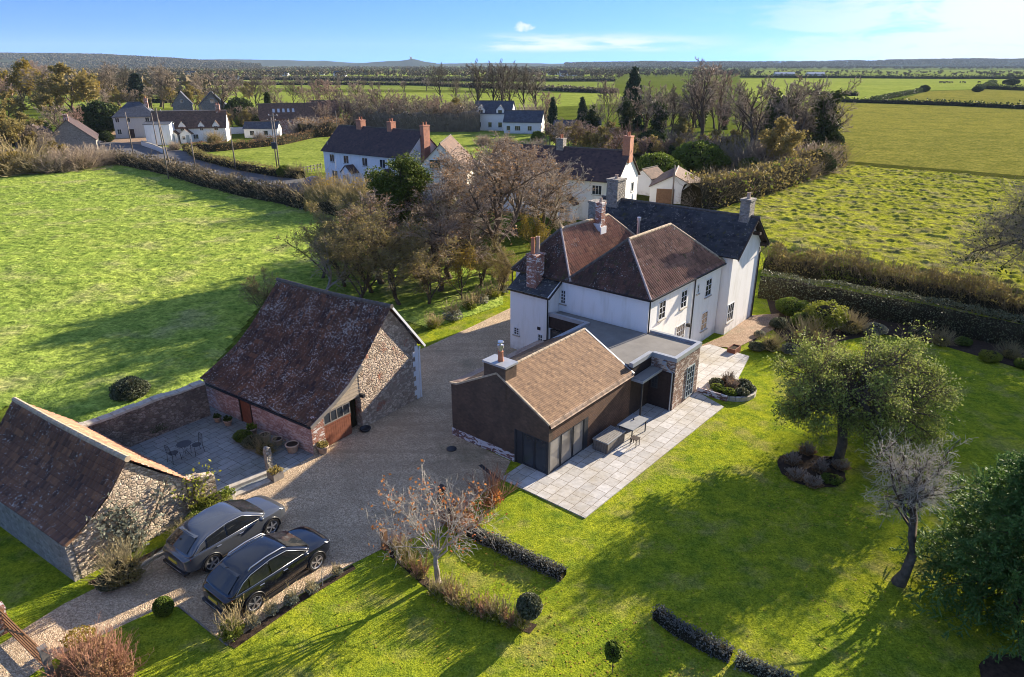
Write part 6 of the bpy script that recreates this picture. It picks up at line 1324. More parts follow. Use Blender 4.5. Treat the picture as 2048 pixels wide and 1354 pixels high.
gable_house('stone_house', at(388, 234), R(112), 8, 6.5, 4.6, 8.8, 'x', 'stone_grey', 'slate_blue', 0, ov=0.3, wins=[('f', 3.2, 5.0, 1.0, 1.1, 1, 1)], label='smaller stone gable left of the big stone gabled house', cat='house')
gable_house('dark_barn', at(196, 302), R(118), 15, 9.5, 2.6, 6.8, 'x', 'stone_grey', 'tile_dark', 0, ov=0.3, stacks=[(0.3, 1.2, 4.3, 5.2, 6.3, 7.9, 'brick_red', 0)], label='stone gabled barn with dark roof and short brick chimney by the far road bend', cat='barn')
gable_house('dark_barn', at(118, 305), R(118), 11, 7.5, 2.6, 5.8, 'x', 'stone_grey', 'tile_dark', 0, ov=0.3, label='smaller stone gabled barn just left of the one with a brick chimney', cat='barn')
gable_house('brick_house', at(640, 266), R(108), 8, 15.5, 4.2, 7.8, 'y', 'brick_red', 'tile_brown', 0, ov=0.3, wins=[('f', 4, 1, 1.2, 1.2, 2, 1)], label='low red brick house with pale rooflights beyond the green paddock')
bh = D.objects['brick_house']
for i in range(5):
    k = (7.8 - 4.2) / 4; zc = lambda x: 4.2 + k * x + 0.1
    mb = MB(); y = 6.2 + i * 1.3; mb.poly([(1.5, y, zc(1.5)), (1.5, y + 0.6, zc(1.5)), (2.5, y + 0.6, zc(2.5)), (2.5, y, zc(2.5))]); mb.build('rooflight', M['roof_metal'], bh, fix=False)
gable_house('brick_house', at(680, 252), R(108), 8, 8, 4.2, 7.4, 'y', 'brick_red', 'tile_brown', 0, ov=0.3, label='taller red brick house with brown roof behind the one with rooflights')
gable_house('white_villa', at(1022, 262), R(80), 8.0, 11.0, 4.9, 8.0, 'y', 'render_far', 'slate_blue', 0, ov=0.3, dormers=[(8.9, 2.4, 5.9, 7.1), (3.2, 2.2, 5.9, 7.1)], wins=[('f', 9.4, 1.0, 1.1, 1.4, 1, 1), ('f', 6.2, 1.0, 1.1, 1.4, 1, 1), ('f', 3.2, 1.0, 1.2, 1.4, 1, 1), ('f', 0.8, 1.0, 0.9, 1.2, 1, 1)],
    label='white dormered house with blue slate roof at the top of the green field')
gable_house('white_villa', at(1082, 268), R(80), 7.0, 10.5, 3.2, 5.9, 'y', 'render_far', 'slate_blue', 0, ov=0.3, wins=[('f', 9.2, 0.8, 1.1, 1.3, 1, 1), ('f', 6.6, 0.8, 1.6, 1.3, 3, 1), ('f', 3.2, 0.8, 1.2, 1.3, 2, 1)], label='lower white wing to the right of the dormered slate roofed house')
gable_house('blue_shed', at(1198, 277), R(80), 6, 12, 3.0, 4.2, 'y', 'render_far', 'slate_blue', 0, label='pale building showing between firs right of the white dormered house', cat='building')
gable_house('white_shed', at(556, 275), R(95), 5, 8.5, 2.4, 3.8, 'y', 'render_far', 'slate_blue', 0, wins=[('f', 3, 0.6, 1.2, 1.2, 1, 1), ('f', 6.5, 0.6, 1.2, 1.2, 1, 1)], label='low white building by the hedge left of the green paddock', cat='building')
wall_run('garden_wall', [at(462, 268), at(500, 266), at(545, 264)], 1.7, 0.3, 'render_far', 'long pale garden wall behind the poles right of the cottage')
wall_run('roadside_wall', [at(285, 291), at(312, 300), at(330, 308)], 1.0, 0.4, 'render_far', 'pale low roadside wall in front of the dormered cottage', 'edging_stone')
far = [(390, 153, 22, 'white_farmhouse', 5, 8), (372, 151, 12, 'white_farmhouse', 4, 7), (478, 160, 10, 'white_farmhouse', 3, 5), (540, 150, 9, 'white_farmhouse', 5, 8), (575, 152, 9, 'white_farmhouse', 4, 6), (690, 153, 20, 'white_farmhouse', 5, 8), (648, 150, 8, 'white_farmhouse', 4, 6), (1120, 150, 22, 'white_farmhouse', 4, 6), (1135, 153, 12, 'white_farmhouse', 5, 9), (1165, 152, 26, 'white_farmhouse', 3, 5)]
flab = ['larger distant white house above the left field strips', 'distant white house just left of the larger one', 'tiny low white shed in the middle of the far strips', 'tiny distant white house under the blue hills', 'second tiny distant white house under the blue hills', 'distant white house above the reddish trees', 'tiny distant white house left of the one above the reddish trees', 'distant low house at the far end of the pale field', 'distant tall white house at the far end of the pale field', 'distant long white sheds right of the pale field']
for (x, y, l, nm, e, rr), lb in zip(far, flab):
    p = at(x, y); gable_house(nm, p, R(75 + x % 30), 7, l, e, rr, 'y', 'render_far', 'tile_dark' if x % 2 else 'slate_blue', 0, label=lb, cat='house', wins=[('f', l * .3, 1, 1.5, 1.5, 1, 1), ('f', l * .7, 1, 1.5, 1.5, 1, 1)])
for x, l, lb in ((1590, 30, 'long pale farm shed on the far horizon, left of two'), (1650, 26, 'grey farm shed on the far horizon, right of two')):
    gable_house('farm_shed', at(x, 153), R(85), 14, l, 4, 6.5, 'y', 'roof_metal', 'roof_metal', 0, label=lb, cat='farm shed')
gable_house('village_house', at(22, 190), R(110), 9, 14, 5.5, 9, 'y', 'brick_red', 'slate_blue', 0, wins=[('f', 4, 3, 1.5, 1.3, 2, 1), ('f', 9, 3, 1.5, 1.3, 2, 1)], label='red house peeping over the trees at the far left edge')
gable_house('glasshouse', at(1463, 316), R(70), 5, 8, 1.8, 2.8, 'y', 'roof_metal', 'roof_metal', 0, label='low pale roofed shed among the dark trees right of centre', cat='shed')

# ================================================================ POLES, FENCE, SIGNS
def pole(bx, by, ty, label, arm=None, box=False, r0=0.13, pale=False, lean=0.0):
    p = at(bx, by); h = max(px_h(bx, by, ty), 3.0); r = empty('telegraph_pole', p, 0, label, 'telegraph pole', 'telegraph poles along the road')
    MB().tube([(0, 0, 0), (lean * h, 0, h)], [r0, r0 * 0.72], 8).build('pole', M['bark_pale' if pale else 'pole_wood'], r, smooth=True, fix=False)
    if arm: 
        MB().box(-0.8, 0.8, -0.06, 0.06, h - 0.5, h - 0.38).build('crossarm', M['pole_wood'], r)
        for x in (-0.7, 0, 0.7): MB().lathe([(0.05, 0), (0.06, 0.08), (0.03, 0.16)], 6, (x, 0, h - 0.378)).build('insulator', M['white_paint'], r)
    if box: MB().box(-0.45, 0.45, -0.3, 0.3, h * 0.42, h * 0.42 + 1.1).build('transformer', M['anthracite'], r)
    return p + Vector((0, 0, h - 0.35))
T = {}
T['a'] = pole(338, 360, 216, 'tallest pole, standing in the field edge with a leaning strut', True)
T['b'] = pole(267, 309, 224, 'pole at the road bend left of the strutted pole')
T['c'] = pole(316, 299, 226, 'pole beside the blank white annexe')
T['d'] = pole(391, 336, 278, 'short pole on the verge before the dormered cottage')
T['e'] = pole(472, 341, 243, 'pole on the verge right of the short one')
T['f'] = pole(555, 341, 235, 'left pole of the close pair carrying a transformer', True, True)
T['g'] = pole(560, 345, 226, 'right pole of the close pair beside the transformer', True)
T['h'] = pole(662, 362, 282, 'pole before the left end of the white house row')
T['i'] = pole(774, 368, 280, 'pole before the middle of the white house row')
T['j'] = pole(188, 265, 211, 'pale pole by the dark evergreen at far left', pale=True)
T['k'] = pole(1343, 414, 330, 'pole behind the slate roof by the white van')
T['l'] = pole(8, 346, 252, 'pole at the far left edge of the picture')
T['m'] = pole(676, 276, 222, 'thin pole beyond the ridge of the white house row', r0=0.1)
st = D.objects.new('x', None); a = at(345, 352); 
sr = tag(MB().tube([(0, 0, 0), (T['a'] - a) * 0.86], 0.1, 7).build('pole_strut', M['pole_wood'], smooth=True, fix=False), 'leaning wooden strut propping the tallest pole', 'pole strut'); sr.location = a; D.objects.remove(st)
def wire(p, q, label, sag=0.5):
    n = 10; pts = [p.lerp(q, i / n) - Vector((0, 0, sag * 4 * (i / n) * (1 - i / n))) - p for i in range(n + 1)]
    o = tag(MB().tube(pts, 0.012, 3, cap=False).build('overhead_wire', M['iron_black'], fix=False), label, 'wire', 'overhead wires'); o.location = p
wire(T['b'], T['a'], 'overhead wire from the bend pole to the strutted pole'); wire(T['a'], T['f'], 'overhead wire from the strutted pole to the transformer pair', 1.0); wire(T['c'], T['a'], 'overhead wire from the annexe pole to the strutted pole')
wire(T['e'], T['f'], 'overhead wire from the verge pole to the transformer pair'); wire(T['h'], T['i'], 'overhead wire between the two poles before the white row'); wire(T['f'], T['h'], 'overhead wire from the transformer pair to the white row')
wire(T['i'], T['i'] + Vector((9, 3, -2.5)), 'overhead wire from the middle pole to the white row eaves', 0.2)
fa, fb_ = at(602, 348), at(643, 340); r = empty('rail_fence', fa, az_of(fa, fb_), 'low post and rail fence left of the white house row', 'fence'); L = (fb_ - fa).length
for i in range(7): MB().box(i * L / 6 - .06, i * L / 6 + .06, -.06, .06, 0, 1.2).build('post', M['timber_grey'], r)
for z in (0.45, 0.95): MB().box(0, L, 0.062, 0.1, z, z + .12).build('rail', M['timber_grey'], r)
# cattle in the far field
def cow(px, az, s, label, k):
    p = at(*px); r = MB(); d = Vector((math.cos(az), math.sin(az), 0))
    V = [(-1.0, 0, 1.15), (-0.6, 0, 1.1), (0.1, 0, 1.05), (0.7, 0, 1.15), (1.05, 0, 1.2), (1.35, 0, 0.9 if k % 2 else 1.3), (1.6, 0, 0.6 if k % 2 else 1.25)]; R_ = [0.2, 0.34, 0.38, 0.34, 0.22, 0.15, 0.10]
    import bmesh
    edges = [(i, i + 1) for i in range(6)]; n = 7; legs = []
    for base, x in ((1, -0.65), (3, 0.7)):
        for y in (-0.22, 0.22):
            V += [(x, y, 0.75), (x + (-0.05 if base == 1 else 0), y, 0.4), (x, y, 0.02)]; R_ += [0.13, 0.07, 0.06]; edges += [(base, n), (n, n + 1), (n + 1, n + 2)]; n += 3
    V += [(-1.12, 0, 0.9), (-1.15, 0, 0.5)]; R_ += [0.04, 0.03]; edges += [(0, n), (n, n + 1)]
    me = D.meshes.new('cow'); me.from_pydata(V, edges, []); o = link('cow', me, M['cow_black']); sk = o.modifiers.new('Skin', 'SKIN')
    for i, v in enumerate(me.skin_vertices[0].data): v.radius = (R_[i], R_[i]); v.use_root = (i == 2)
    o.location = p; o.rotation_euler = (0, 0, az); o.scale = (s,) * 3; return tag(o, label, 'cow', 'cattle in the far field')
for k, x in enumerate((1880, 1885, 1889, 1893, 1898, 1903, 1920, 1926, 1930, 1958)):
    cow((x, 166.3 + (k % 3) * 0.25), R(20 + 97 * k % 360), 1.25, ('leftmost', 'second', 'third', 'fourth', 'fifth', 'sixth', 'seventh', 'eighth', 'ninth', 'rightmost')[k] + ' dark cow from the left in the herd on the far right field', k)
# ================================================================ NEAR AND MIDDLE PLANTING
def by_px(proto, bx, by, ty, H0, label, cat='tree', group=None, wide=1.0, rz=None, zoff=0.0):
    p = at(bx, by); h = px_h(bx, by, ty); s = h / proto.h; p.z = -0.02 + zoff
    return proto.put(p, (bx * 1.7 + by) % 6.28 if rz is None else rz, (s * wide, s * wide, s), label, cat, group)
GA, GB = 'bare garden trees beside the drive', 'trees around the village'
# apple tree on the lawn
g = np.random.default_rng(3); A0 = at(1655, 925); ac = at(1722, 780, 3.5) - A0
ap = crown_tree('apple_tree', 3, 0.27, 3.6, (ac.x * 0.55, ac.y * 0.5), [tuple(q + np.array([0, 0, 0.35 * math.sin(3 * q[0]) + 0.25 * math.cos(2.3 * q[1])])) for q in dome(g, 50, (ac.x, ac.y, 3.45), (4.2, 3.8, 2.4), zmin=-0.7)], 'bark', 'bark', twn=14, twl=0.85, twr=0.006, leaf='leaf_apple', nleaf=40000, ls=0.075, cr=0.62, limb_r=0.085, sub=4)
ap.location = A0; tag(ap, 'spreading leafy apple tree leaning from a round mulch bed on the lawn', 'tree')
A1 = at(1797, 1166); dc = at(1822, 945, 4.1) - A1; g = np.random.default_rng(8)
dt = crown_tree('dead_tree', 18, 0.20, 3.6, (dc.x * 0.8, dc.y * 0.8), dome(g, 17, (dc.x, dc.y, 4.2), (1.7, 1.5, 1.1)) + [(dc.x - 1.3, dc.y * 0.5, 2.9)], 'bark', 'twig_pale', twn=6, twl=0.6, twr=0.006, limb_r=0.05, sub=7, gnarl=0.26)
dt.location = A1; tag(dt, 'bare grey leaning tree on the lawn between apple tree and cypress', 'tree')
cy = make_conifer('cypress', 12, 7.6, 3.2, nb=240, leaf='leaf_cypress', droop=0.10, spray=14, ls=0.07, bare=0.02, fan=0.12, sub=11, subr=0.38)
cy.location = at(2030, 1225); tag(cy, 'broad feathery green cypress at the lower right edge', 'tree')
g = np.random.default_rng(21)
ct = crown_tree('cherry_tree', 21, 0.12, 1.5, (0.05, 0.1), [(-2.3, 0.5, 2.3), (-1.9, 1.2, 3.1), (-1.5, 0.2, 3.3), (-1.2, 1.4, 2.6), (-0.9, 0.6, 3.8), (-0.3, 1.0, 3.5), (0.1, 0.2, 3.9), (0.5, 0.9, 3.2), (0.9, 0.1, 3.5), (1.2, 1.0, 2.8), (1.7, 0.5, 2.6), (2.0, 1.1, 2.2), (-1.7, -0.5, 2.0), (0.8, -0.5, 2.3), (-0.5, -0.6, 2.8), (1.5, 1.6, 3.0)], 'bark_pale', 'twig_pale', twn=5, twl=0.6, twr=0.006, leaf='leaf_orange', nleaf=420, ls=0.085, cr=0.5, limb_r=0.032, sub=5, gnarl=0.08)
ct.location = at(877, 1166); tag(ct, 'small bare cherry tree with a few orange leaves at the border corner', 'tree')
rb = make_bush('autumn_shrub', 22, 0.75, 0.6, 0.8, 'leaf_orange', n=420, ls=0.09, ntw=60, twig='twig_red', core=False, shell=0.8); rb.location = at(925, 1060); tag(rb, 'orange and red leaved shrub behind the bare cherry tree', 'shrub')
rb = make_bush('autumn_shrub', 23, 0.5, 0.5, 0.9, 'leaf_orange', n=220, ls=0.09, ntw=40, twig='twig_red', core=False, shell=0.8); rb.location = at(985, 1010); tag(rb, 'orange leaved shrub at the patio corner', 'shrub')
tb = make_bush('topiary_ball', 31, 0.42, 0.42, 0.42, 'leaf_hedge', n=2600, ls=0.055, lift=0.95, rough=0.12, shell=0.15, stem=0.03); 
# ball on a stem: foliage is a full sphere
def ball(name, px, r_, zc, label, leaf, n, ls, seed, squash=1.0, cat='topiary', stem=0.028):
    g = np.random.default_rng(seed); ro = empty(name, at(*px), 0, label, cat)
    d = unit(g.normal(size=(n, 3))); P = d * (r_ * (0.9 + 0.14 * g.random((n, 1)))) * np.array([1, 1, squash]) + np.array([0, 0, zc]); V, F = leafs(g, P, ls)
    u = np.linspace(0, 2 * np.pi, 16, endpoint=False); v = np.linspace(0.03, np.pi * 0.99, 9); U_, V_ = np.meshgrid(u, v)
    C = np.stack([np.cos(U_) * np.sin(V_), np.sin(U_) * np.sin(V_), np.cos(V_) * squash], -1).reshape(-1, 3) * r_ * 0.88 + np.array([0, 0, zc])
    CF = np.array([(i * 16 + j, i * 16 + (j + 1) % 16, (i + 1) * 16 + (j + 1) % 16, (i + 1) * 16 + j) for i in range(8) for j in range(16)])
    V2, F2 = join([(V, F), (C, CF)]); quads('foliage', V2, F2, [M[leaf], M['core_dark']], ro, mi=np.concatenate([np.zeros(len(F), int), np.ones(len(CF), int)]))
    MB().tube([(0, 0, 0), (0.01, 0, zc)], stem, 7).build('stem', M['bark'], ro); return ro
for c_ in kids(tb): D.objects.remove(c_)
D.objects.remove(tb)
ball('topiary_ball', (1058, 1252), 0.42, 0.88, 'clipped evergreen ball on a stem at the border end', 'leaf_hedge', 3200, 0.06, 31)
ball('topiary_ball', (330, 1228), 0.33, 0.34, 'clipped box ball on the ground by the gravel corner', 'leaf_green', 3200, 0.045, 32, 1.05)
ball('standard_bay', (1224, 1347), 0.26, 0.95, 'thin leggy standard bay in the shaded lawn', 'leaf_green', 420, 0.10, 33, 1.3, stem=0.016)
hd = make_hedge('lavender_hedge', [at(938, 1066), at(985, 1090), at(1050, 1120), at(1128, 1156)], 0.5, 0.42, 41, 'leaf_lavender', dens=900, ls=0.05, rough=0.3, wav=0.25); tag(hd, 'low grey green hedge behind the topiary ball on a stem', 'hedge')
hd = make_hedge('lavender_hedge', [at(1312, 1232), at(1350, 1262), at(1410, 1296), at(1462, 1318)], 0.5, 0.42, 42, 'leaf_lavender', dens=900, ls=0.05, rough=0.3, wav=0.25); tag(hd, 'low dark grey green hedge in the lawn shadow at bottom centre right', 'hedge')
hd = make_hedge('lavender_hedge', [at(1472, 1324), at(1520, 1345), at(1590, 1378)], 0.5, 0.36, 43, 'leaf_silver', dens=900, ls=0.05, rough=0.3, wav=0.25); tag(hd, 'low pale hedge continuing the dark one to the bottom edge', 'hedge')
# border along the lawn: yellowing perennials
per = Proto(make_bush('border_plant', 51, 0.34, 0.3, 0.4, 'leaf_lime', n=520, ls=0.055, rough=0.5, core=False, shell=0.9, ntw=26, twig='twig_olive', tw_r=0.005))
per2 = Proto(make_bush('border_plant', 52, 0.3, 0.3, 0.35, 'leaf_olive', n=420, ls=0.05, rough=0.5, core=False, shell=0.9, ntw=26, twig='twig_red', tw_r=0.005))
bp = [(790, 1100), (806, 1118), (822, 1136), (842, 1152), (868, 1188), (888, 1196), (906, 1205), (924, 1213), (944, 1222), (962, 1230), (982, 1236), (1002, 1243), (1022, 1250), (1040, 1254)]
for i, p in enumerate(bp): (per if i % 3 else per2).put(at(*p), i * 1.3, (1 + .2 * (i % 2),) * 3, ('first', 'second', 'third', 'fourth', 'fifth', 'sixth', 'seventh', 'eighth', 'ninth', 'tenth', 'eleventh', 'twelfth', 'thirteenth', 'last')[i] + ' yellowing perennial in the curved border counted from the gate post', 'border plant', 'perennials in the curved lawn border')
sp = [(466, 1272, 1.5, 'yellow green shrub at the lower end of the bed beside the black car', 0), (506, 1250, .9, 'second small shrub from the lower end of the bed beside the black car', 1), (543, 1226, .9, 'third small shrub in the bed beside the black car', 1), (583, 1206, 1.0, 'small shrub in the middle of the bed beside the black car', 1), (625, 1182, .9, 'small shrub near the front wheel of the black car', 1), (675, 1148, .75, 'smallest shrub at the upper end of the bed beside the black car', 1)]
shr = Proto(make_bush('bed_shrub', 53, 0.3, 0.3, 0.38, 'leaf_silver', n=520, ls=0.05, rough=0.4, core=False, shell=0.6, ntw=14, twig='twig_olive', tw_r=0.005))
for x, y, s, lb, k in sp: (per if k == 0 else shr).put(at(x, y), x, (s, s, s), lb, 'shrub')
sa = make_tree('sapling', 54, h=1.3, trunk=0.5, r=0.02, limbs=6, l1=0.35, cnt=(3, 2), ratio=(0.5, 0.4), twig_r=0.004, bark='bark_pale', twig='twig_pale'); sa.location = at(645, 1172); tag(sa, 'thin pale sapling beside the front wheel of the black car', 'sapling')
# round raised bed with low shrubs
rc = at(1462, 782); r = empty('raised_bed', rc, 0, 'round raised bed with pale stone rim on the edge of the patio', 'raised bed')
mb = MB(); n = 26
for i in range(n):
    a0, a1 = 2 * math.pi * i / n, 2 * math.pi * (i + .94) / n
    mb.slab([(1.42 * math.cos(a0), 1.42 * math.sin(a0)), (1.42 * math.cos(a1), 1.42 * math.sin(a1)), (1.24 * math.cos(a1), 1.24 * math.sin(a1)), (1.24 * math.cos(a0), 1.24 * math.sin(a0))], 0, 0.26)
mb.build('stone_rim', M['edging_stone'], r); MB().lathe([(1.25, 0.0), (1.25, 0.2)], 26).build('soil', M['soil'], r)
lowb = Proto(make_bush('low_shrub', 61, 0.45, 0.45, 0.36, 'leaf_hedge', n=1500, ls=0.055, rough=0.35, shell=0.4)); lowb2 = Proto(make_bush('low_shrub', 62, 0.42, 0.42, 0.34, 'leaf_green', n=1400, ls=0.055, rough=0.35, shell=0.4)); lowb3 = Proto(make_bush('low_shrub', 63, 0.4, 0.4, 0.3, 'leaf_brown', n=700, ls=0.06, rough=0.5, shell=0.7, core=False, ntw=40, twig='twig_brown'))
for i, (a_, rr, pr, lb) in enumerate(((3.4, .95, lowb2, 'bright green shrub at the left of the round bed'), (4.3, .9, lowb2, 'green shrub at the front left of the round bed'), (5.1, .9, lowb, 'grey leaved shrub at the front of the round bed'), (5.9, .95, lowb, 'grey leaved shrub at the right of the round bed'), (0.4, .9, lowb, 'dark shrub at the back right of the round bed'), (1.5, .9, lowb3, 'brown shrub at the back of the round bed'), (2.6, .9, lowb, 'dark shrub at the back left of the round bed'), (0, 0, lowb3, 'brown shrub in the middle of the round bed'))):
    pr.put(rc + Vector((rr * math.cos(a_), rr * math.sin(a_), 0.2)), i * 1.1, (1, 1, 1), lb, 'shrub')
# under the apple tree
for i, (x, y, pr, lb) in enumerate(((1585, 925, lowb3, 'brown shrub at the left of the mulch bed under the apple tree'), (1590, 955, lowb3, 'brown shrub at the lower left of the mulch bed under the apple tree'), (1625, 970, lowb3, 'brown shrub at the bottom of the mulch bed under the apple tree'), (1615, 905, lowb3, 'brown shrub at the back of the mulch bed under the apple tree'), (1662, 962, lowb2, 'green tuft at the lower right of the mulch bed under the apple tree'), (1680, 935, lowb3, 'brown shrub at the right of the mulch bed under the apple tree'), (1640, 940, lowb3, 'brown shrub against the apple tree trunk'))):
    pr.put(at(x, y, 0.03), i * 2.1, (1.15, 1.15, 0.8), lb, 'shrub')
# shrub border on the right
big_l = Proto(make_bush('shrub', 71, 1.6, 1.5, 1.5, 'leaf_lime', n=7000, ls=0.085, rough=0.35, shell=0.4)); big_g = Proto(make_bush('shrub', 72, 1.2, 1.2, 1.1, 'leaf_green', n=5500, ls=0.07, rough=0.22, shell=0.3)); big_d = Proto(make_bush('shrub', 73, 1.0, 1.0, 1.0, 'leaf_hedge', n=4500, ls=0.07, rough=0.25, shell=0.3)); big_o = Proto(make_bush('shrub', 74, 1.0, 1.0, 1.1, 'leaf_olive', n=3000, ls=0.075, rough=0.45, shell=0.6, ntw=80, twig='twig_olive')); big_s = Proto(make_bush('shrub', 75, 0.9, 0.9, 0.8, 'leaf_silver', n=3600, ls=0.065, rough=0.3, shell=0.4))
SH = [(big_l, 1650, 655, 1.15, 'largest lime green shrub in front of the clipped hedge'), (big_g, 1582, 628, 1.1, 'rounded green shrub left of the largest lime shrub'), (big_g, 1610, 655, .95, 'green shrub just in front of the largest lime shrub'), (big_d, 1558, 655, .7, 'small dark round shrub by the lawn strip beside the gable'), (big_o, 1612, 690, 1.0, 'tawny upright shrub in front of the lime shrubs'), (big_s, 1580, 706, .8, 'silvery green shrub low in the right border'), (big_o, 1540, 700, .65, 'small twiggy shrub behind the wooden planter'), (big_d, 1512, 700, .55, 'smallest dark shrub beside the wooden planter'), (big_s, 1748, 668, 1.0, 'rounded silvery shrub against the clipped hedge'), (big_o, 1700, 665, .8, 'olive shrub between the lime shrub and the silvery one'), (big_d, 1835, 672, .7, 'dark shrub halfway along the clipped hedge'), (big_o, 1880, 690, .6, 'small tawny shrub halfway along the long right border'), (big_g, 1925, 690, .5, 'small green shrub under the clipped hedge toward the right edge'), (big_l, 1978, 722, .45, 'small lime shrub at the front of the long right border'), (big_o, 2020, 716, .55, 'tawny shrub near the right edge of the border'), (big_g, 2045, 735, .5, 'green shrub at the right edge of the border'), (big_l, 1815, 622, .4, 'tiny bright shrub against the dark face of the clipped hedge'),
      (big_o, 1640, 700, .6, 'low shrub at the lawn edge under the apple tree crown'), (big_s, 1520, 672, .5, 'pale shrub at the corner of the pebble strip')]
for pr, x, y, s, lb in SH: pr.put(at(x, y), x * 0.37, (s, s, s), lb, 'shrub')
hd = make_hedge('clipped_hedge', [at(1518, 592), at(1700, 622), at(1873, 657), at(2048, 695), at(2500, 790)], 1.5, 2.05, 81, 'leaf_hedge', dens=190, ls=0.085, rough=0.12, wav=0.10); tag(hd, 'long clipped evergreen hedge with pale top closing the garden', 'hedge')
hd = make_hedge('field_hedge', [at(1530, 540), at(1700, 565), at(1873, 600), at(2048, 640), at(2500, 730)], 2.6, 2.0, 82, 'leaf_olive', dens=210, ls=0.085, rough=0.55, wav=0.45, twig='twig_hedge', ntw=60, core='core_dark', ck=0.6, mats2=['leaf_lime', 'leaf_green']); tag(hd, 'ragged brown field hedge behind the clipped evergreen one', 'hedge')
g = np.random.default_rng(92)
rt = crown_tree('bare_tree', 91, 0.42, 8.0, (1.2, 0.4), [(-8.2, -0.5, 4.2), (-7.0, 0, 5.6), (-5.8, 1, 6.8), (-4.4, .5, 8.0), (-6.6, -1.6, 3.6), (-4.7, -2, 4.8), (-2.6, 2, 8.8), (-7.8, 1.4, 3.4), (-3.2, -1.0, 6.6)] + [tuple(q) for q in dome(g, 30, (2.6, 1.0, 11.0), (5.0, 5.0, 5.2), zmin=-0.8)],
    'bark_dark', 'twig_brown', twn=20, twl=1.7, twr=0.010, limb_r=0.09, sub=9, gnarl=0.12, leaf='leaf_dark', nleaf=4500, ls=0.12, cr=0.9)
rt.location = at(2115, 612); tag(rt, 'large wide bare tree reaching in from the right edge', 'tree')
# lower left
hb = make_bush('beech_hedge', 95, 1.15, 1.7, 0.95, 'leaf_brown', n=14000, ls=0.055, rough=0.2, shell=0.25, lift=0.35, coremat='leaf_brown', ntw=160, twig='twig_red', tw_r=0.006); hb.location = at(190, 1372); hb.rotation_euler = (0, 0, R(35)); tag(hb, 'rounded brown beech hedge at the lower left corner', 'hedge')
ly = make_bush('shrub', 96, 0.5, 0.45, 0.5, 'leaf_yellow', n=900, ls=0.05, rough=0.3, core=False); ly.location = at(165, 1290) + Vector((0, 0, 0.1)); tag(ly, 'yellow leaved shrub at the top of the brown beech hedge', 'shrub')
for i, (x, y, s, pr, lb) in enumerate(((250, 1160, .75, big_o, 'shrub with yellowing leaves at the foot of the outbuilding gable'), (222, 1172, .5, big_d, 'dark shrub at the near corner of the outbuilding gable'), (400, 1052, .55, big_g, 'green shrub under the right end of the outbuilding gable'), (372, 1075, .4, big_o, 'small shrub in the outbuilding bed near the grey car'), (432, 1022, .5, big_l, 'lime green shrub beside the pale stone trough'), (507, 893, .55, big_d, 'dark low shrub in front of the barn pots'), (532, 906, .5, big_o, 'reddish low shrub in front of the barn pots'), (488, 880, .45, big_g, 'green low shrub left of the barn pots'), (305, 862, .9, big_d, 'dark shrub growing against the courtyard wall'), (262, 795, 1.1, big_d, 'dark shrub in the pasture behind the courtyard wall'))):
    pr.put(at(x, y), i, (s, s, s), lb, 'shrub')
# verge clumps along the far drive
for i, (x, y, s, lb) in enumerate(((906, 640, .62, 'first pale clump along the verge beside the far drive'), (940, 619, .55, 'second pale clump along the verge beside the far drive'), (962, 607, .6, 'third pale clump along the verge beside the far drive'), (985, 596, .55, 'fourth pale clump along the verge beside the far drive'), (1004, 585, .6, 'last pale clump along the verge beside the far drive'), (866, 655, .45, 'small pale clump nearest the barn end of the verge'))):
    (shr if i % 2 == 0 else per).put(at(x, y), i, (s * 4, s * 4, s * 3.2), lb, 'shrub')

# ---- trees between barn and terrace
g = np.random.default_rng(101)
yw = crown_tree('yew_tree', 101, 0.3, 8.0, (0.2, 0.2), dome(g, 40, (0, 0, 4.6), (2.9, 2.9, 3.6), zmin=-0.9) + dome(g, 12, (0.4, 0, 8.6), (1.5, 1.5, 2.2)) + dome(g, 10, (-1.7, 0.6, 7.3), (1.2, 1.2, 1.9)), 'bark_dark', 'twig_dark', twn=6, twl=0.7, leaf='leaf_yew', nleaf=42000, ls=0.13, cr=0.95, limb_r=0.06, sub=3)
yw.location = at(812, 530); yw.scale = (1.12, 1.12, 0.97); tag(yw, 'tall dark green evergreen among bare trees left of centre', 'tree')
midA = Proto(make_tree('bare_tree', 111, h=10, trunk=0.16, r=0.26, limbs=13, l1=0.66, ang=(22, 66), up=0.09, cnt=(9, 8, 7), ratio=(0.5, 0.48, 0.45), jit=0.15, twig_r=0.011, bark='bark', twig='twig_brown', leaf='leaf_brown', nleaf=1500, lsize=0.11))
midB = Proto(make_tree('bare_tree', 112, h=10, trunk=0.05, r=0.16, limbs=14, l1=0.66, ang=(14, 52), up=0.10, cnt=(8, 7, 6), ratio=(0.5, 0.48, 0.45), jit=0.14, twig_r=0.013, bark='bark', twig='twig_olive', leaf='leaf_olive', nleaf=3000, lsize=0.12))
midC = Proto(make_tree('bare_tree', 113, h=10, trunk=0.22, r=0.26, limbs=9, l1=0.7, ang=(28, 60), up=0.05, cnt=(6, 6, 5), ratio=(0.5, 0.45, 0.42), jit=0.12, twig_r=0.014, bark='bark_pale', twig='twig_brown'))
midY = Proto(make_tree('bare_tree', 114, h=10, trunk=0.1, r=0.16, limbs=12, l1=0.6, ang=(20, 60), up=0.10, cnt=(7, 6, 5), ratio=(0.5, 0.48, 0.45), twig_r=0.013, twig='twig_olive', leaf='leaf_yellow', nleaf=3500, lsize=0.16))
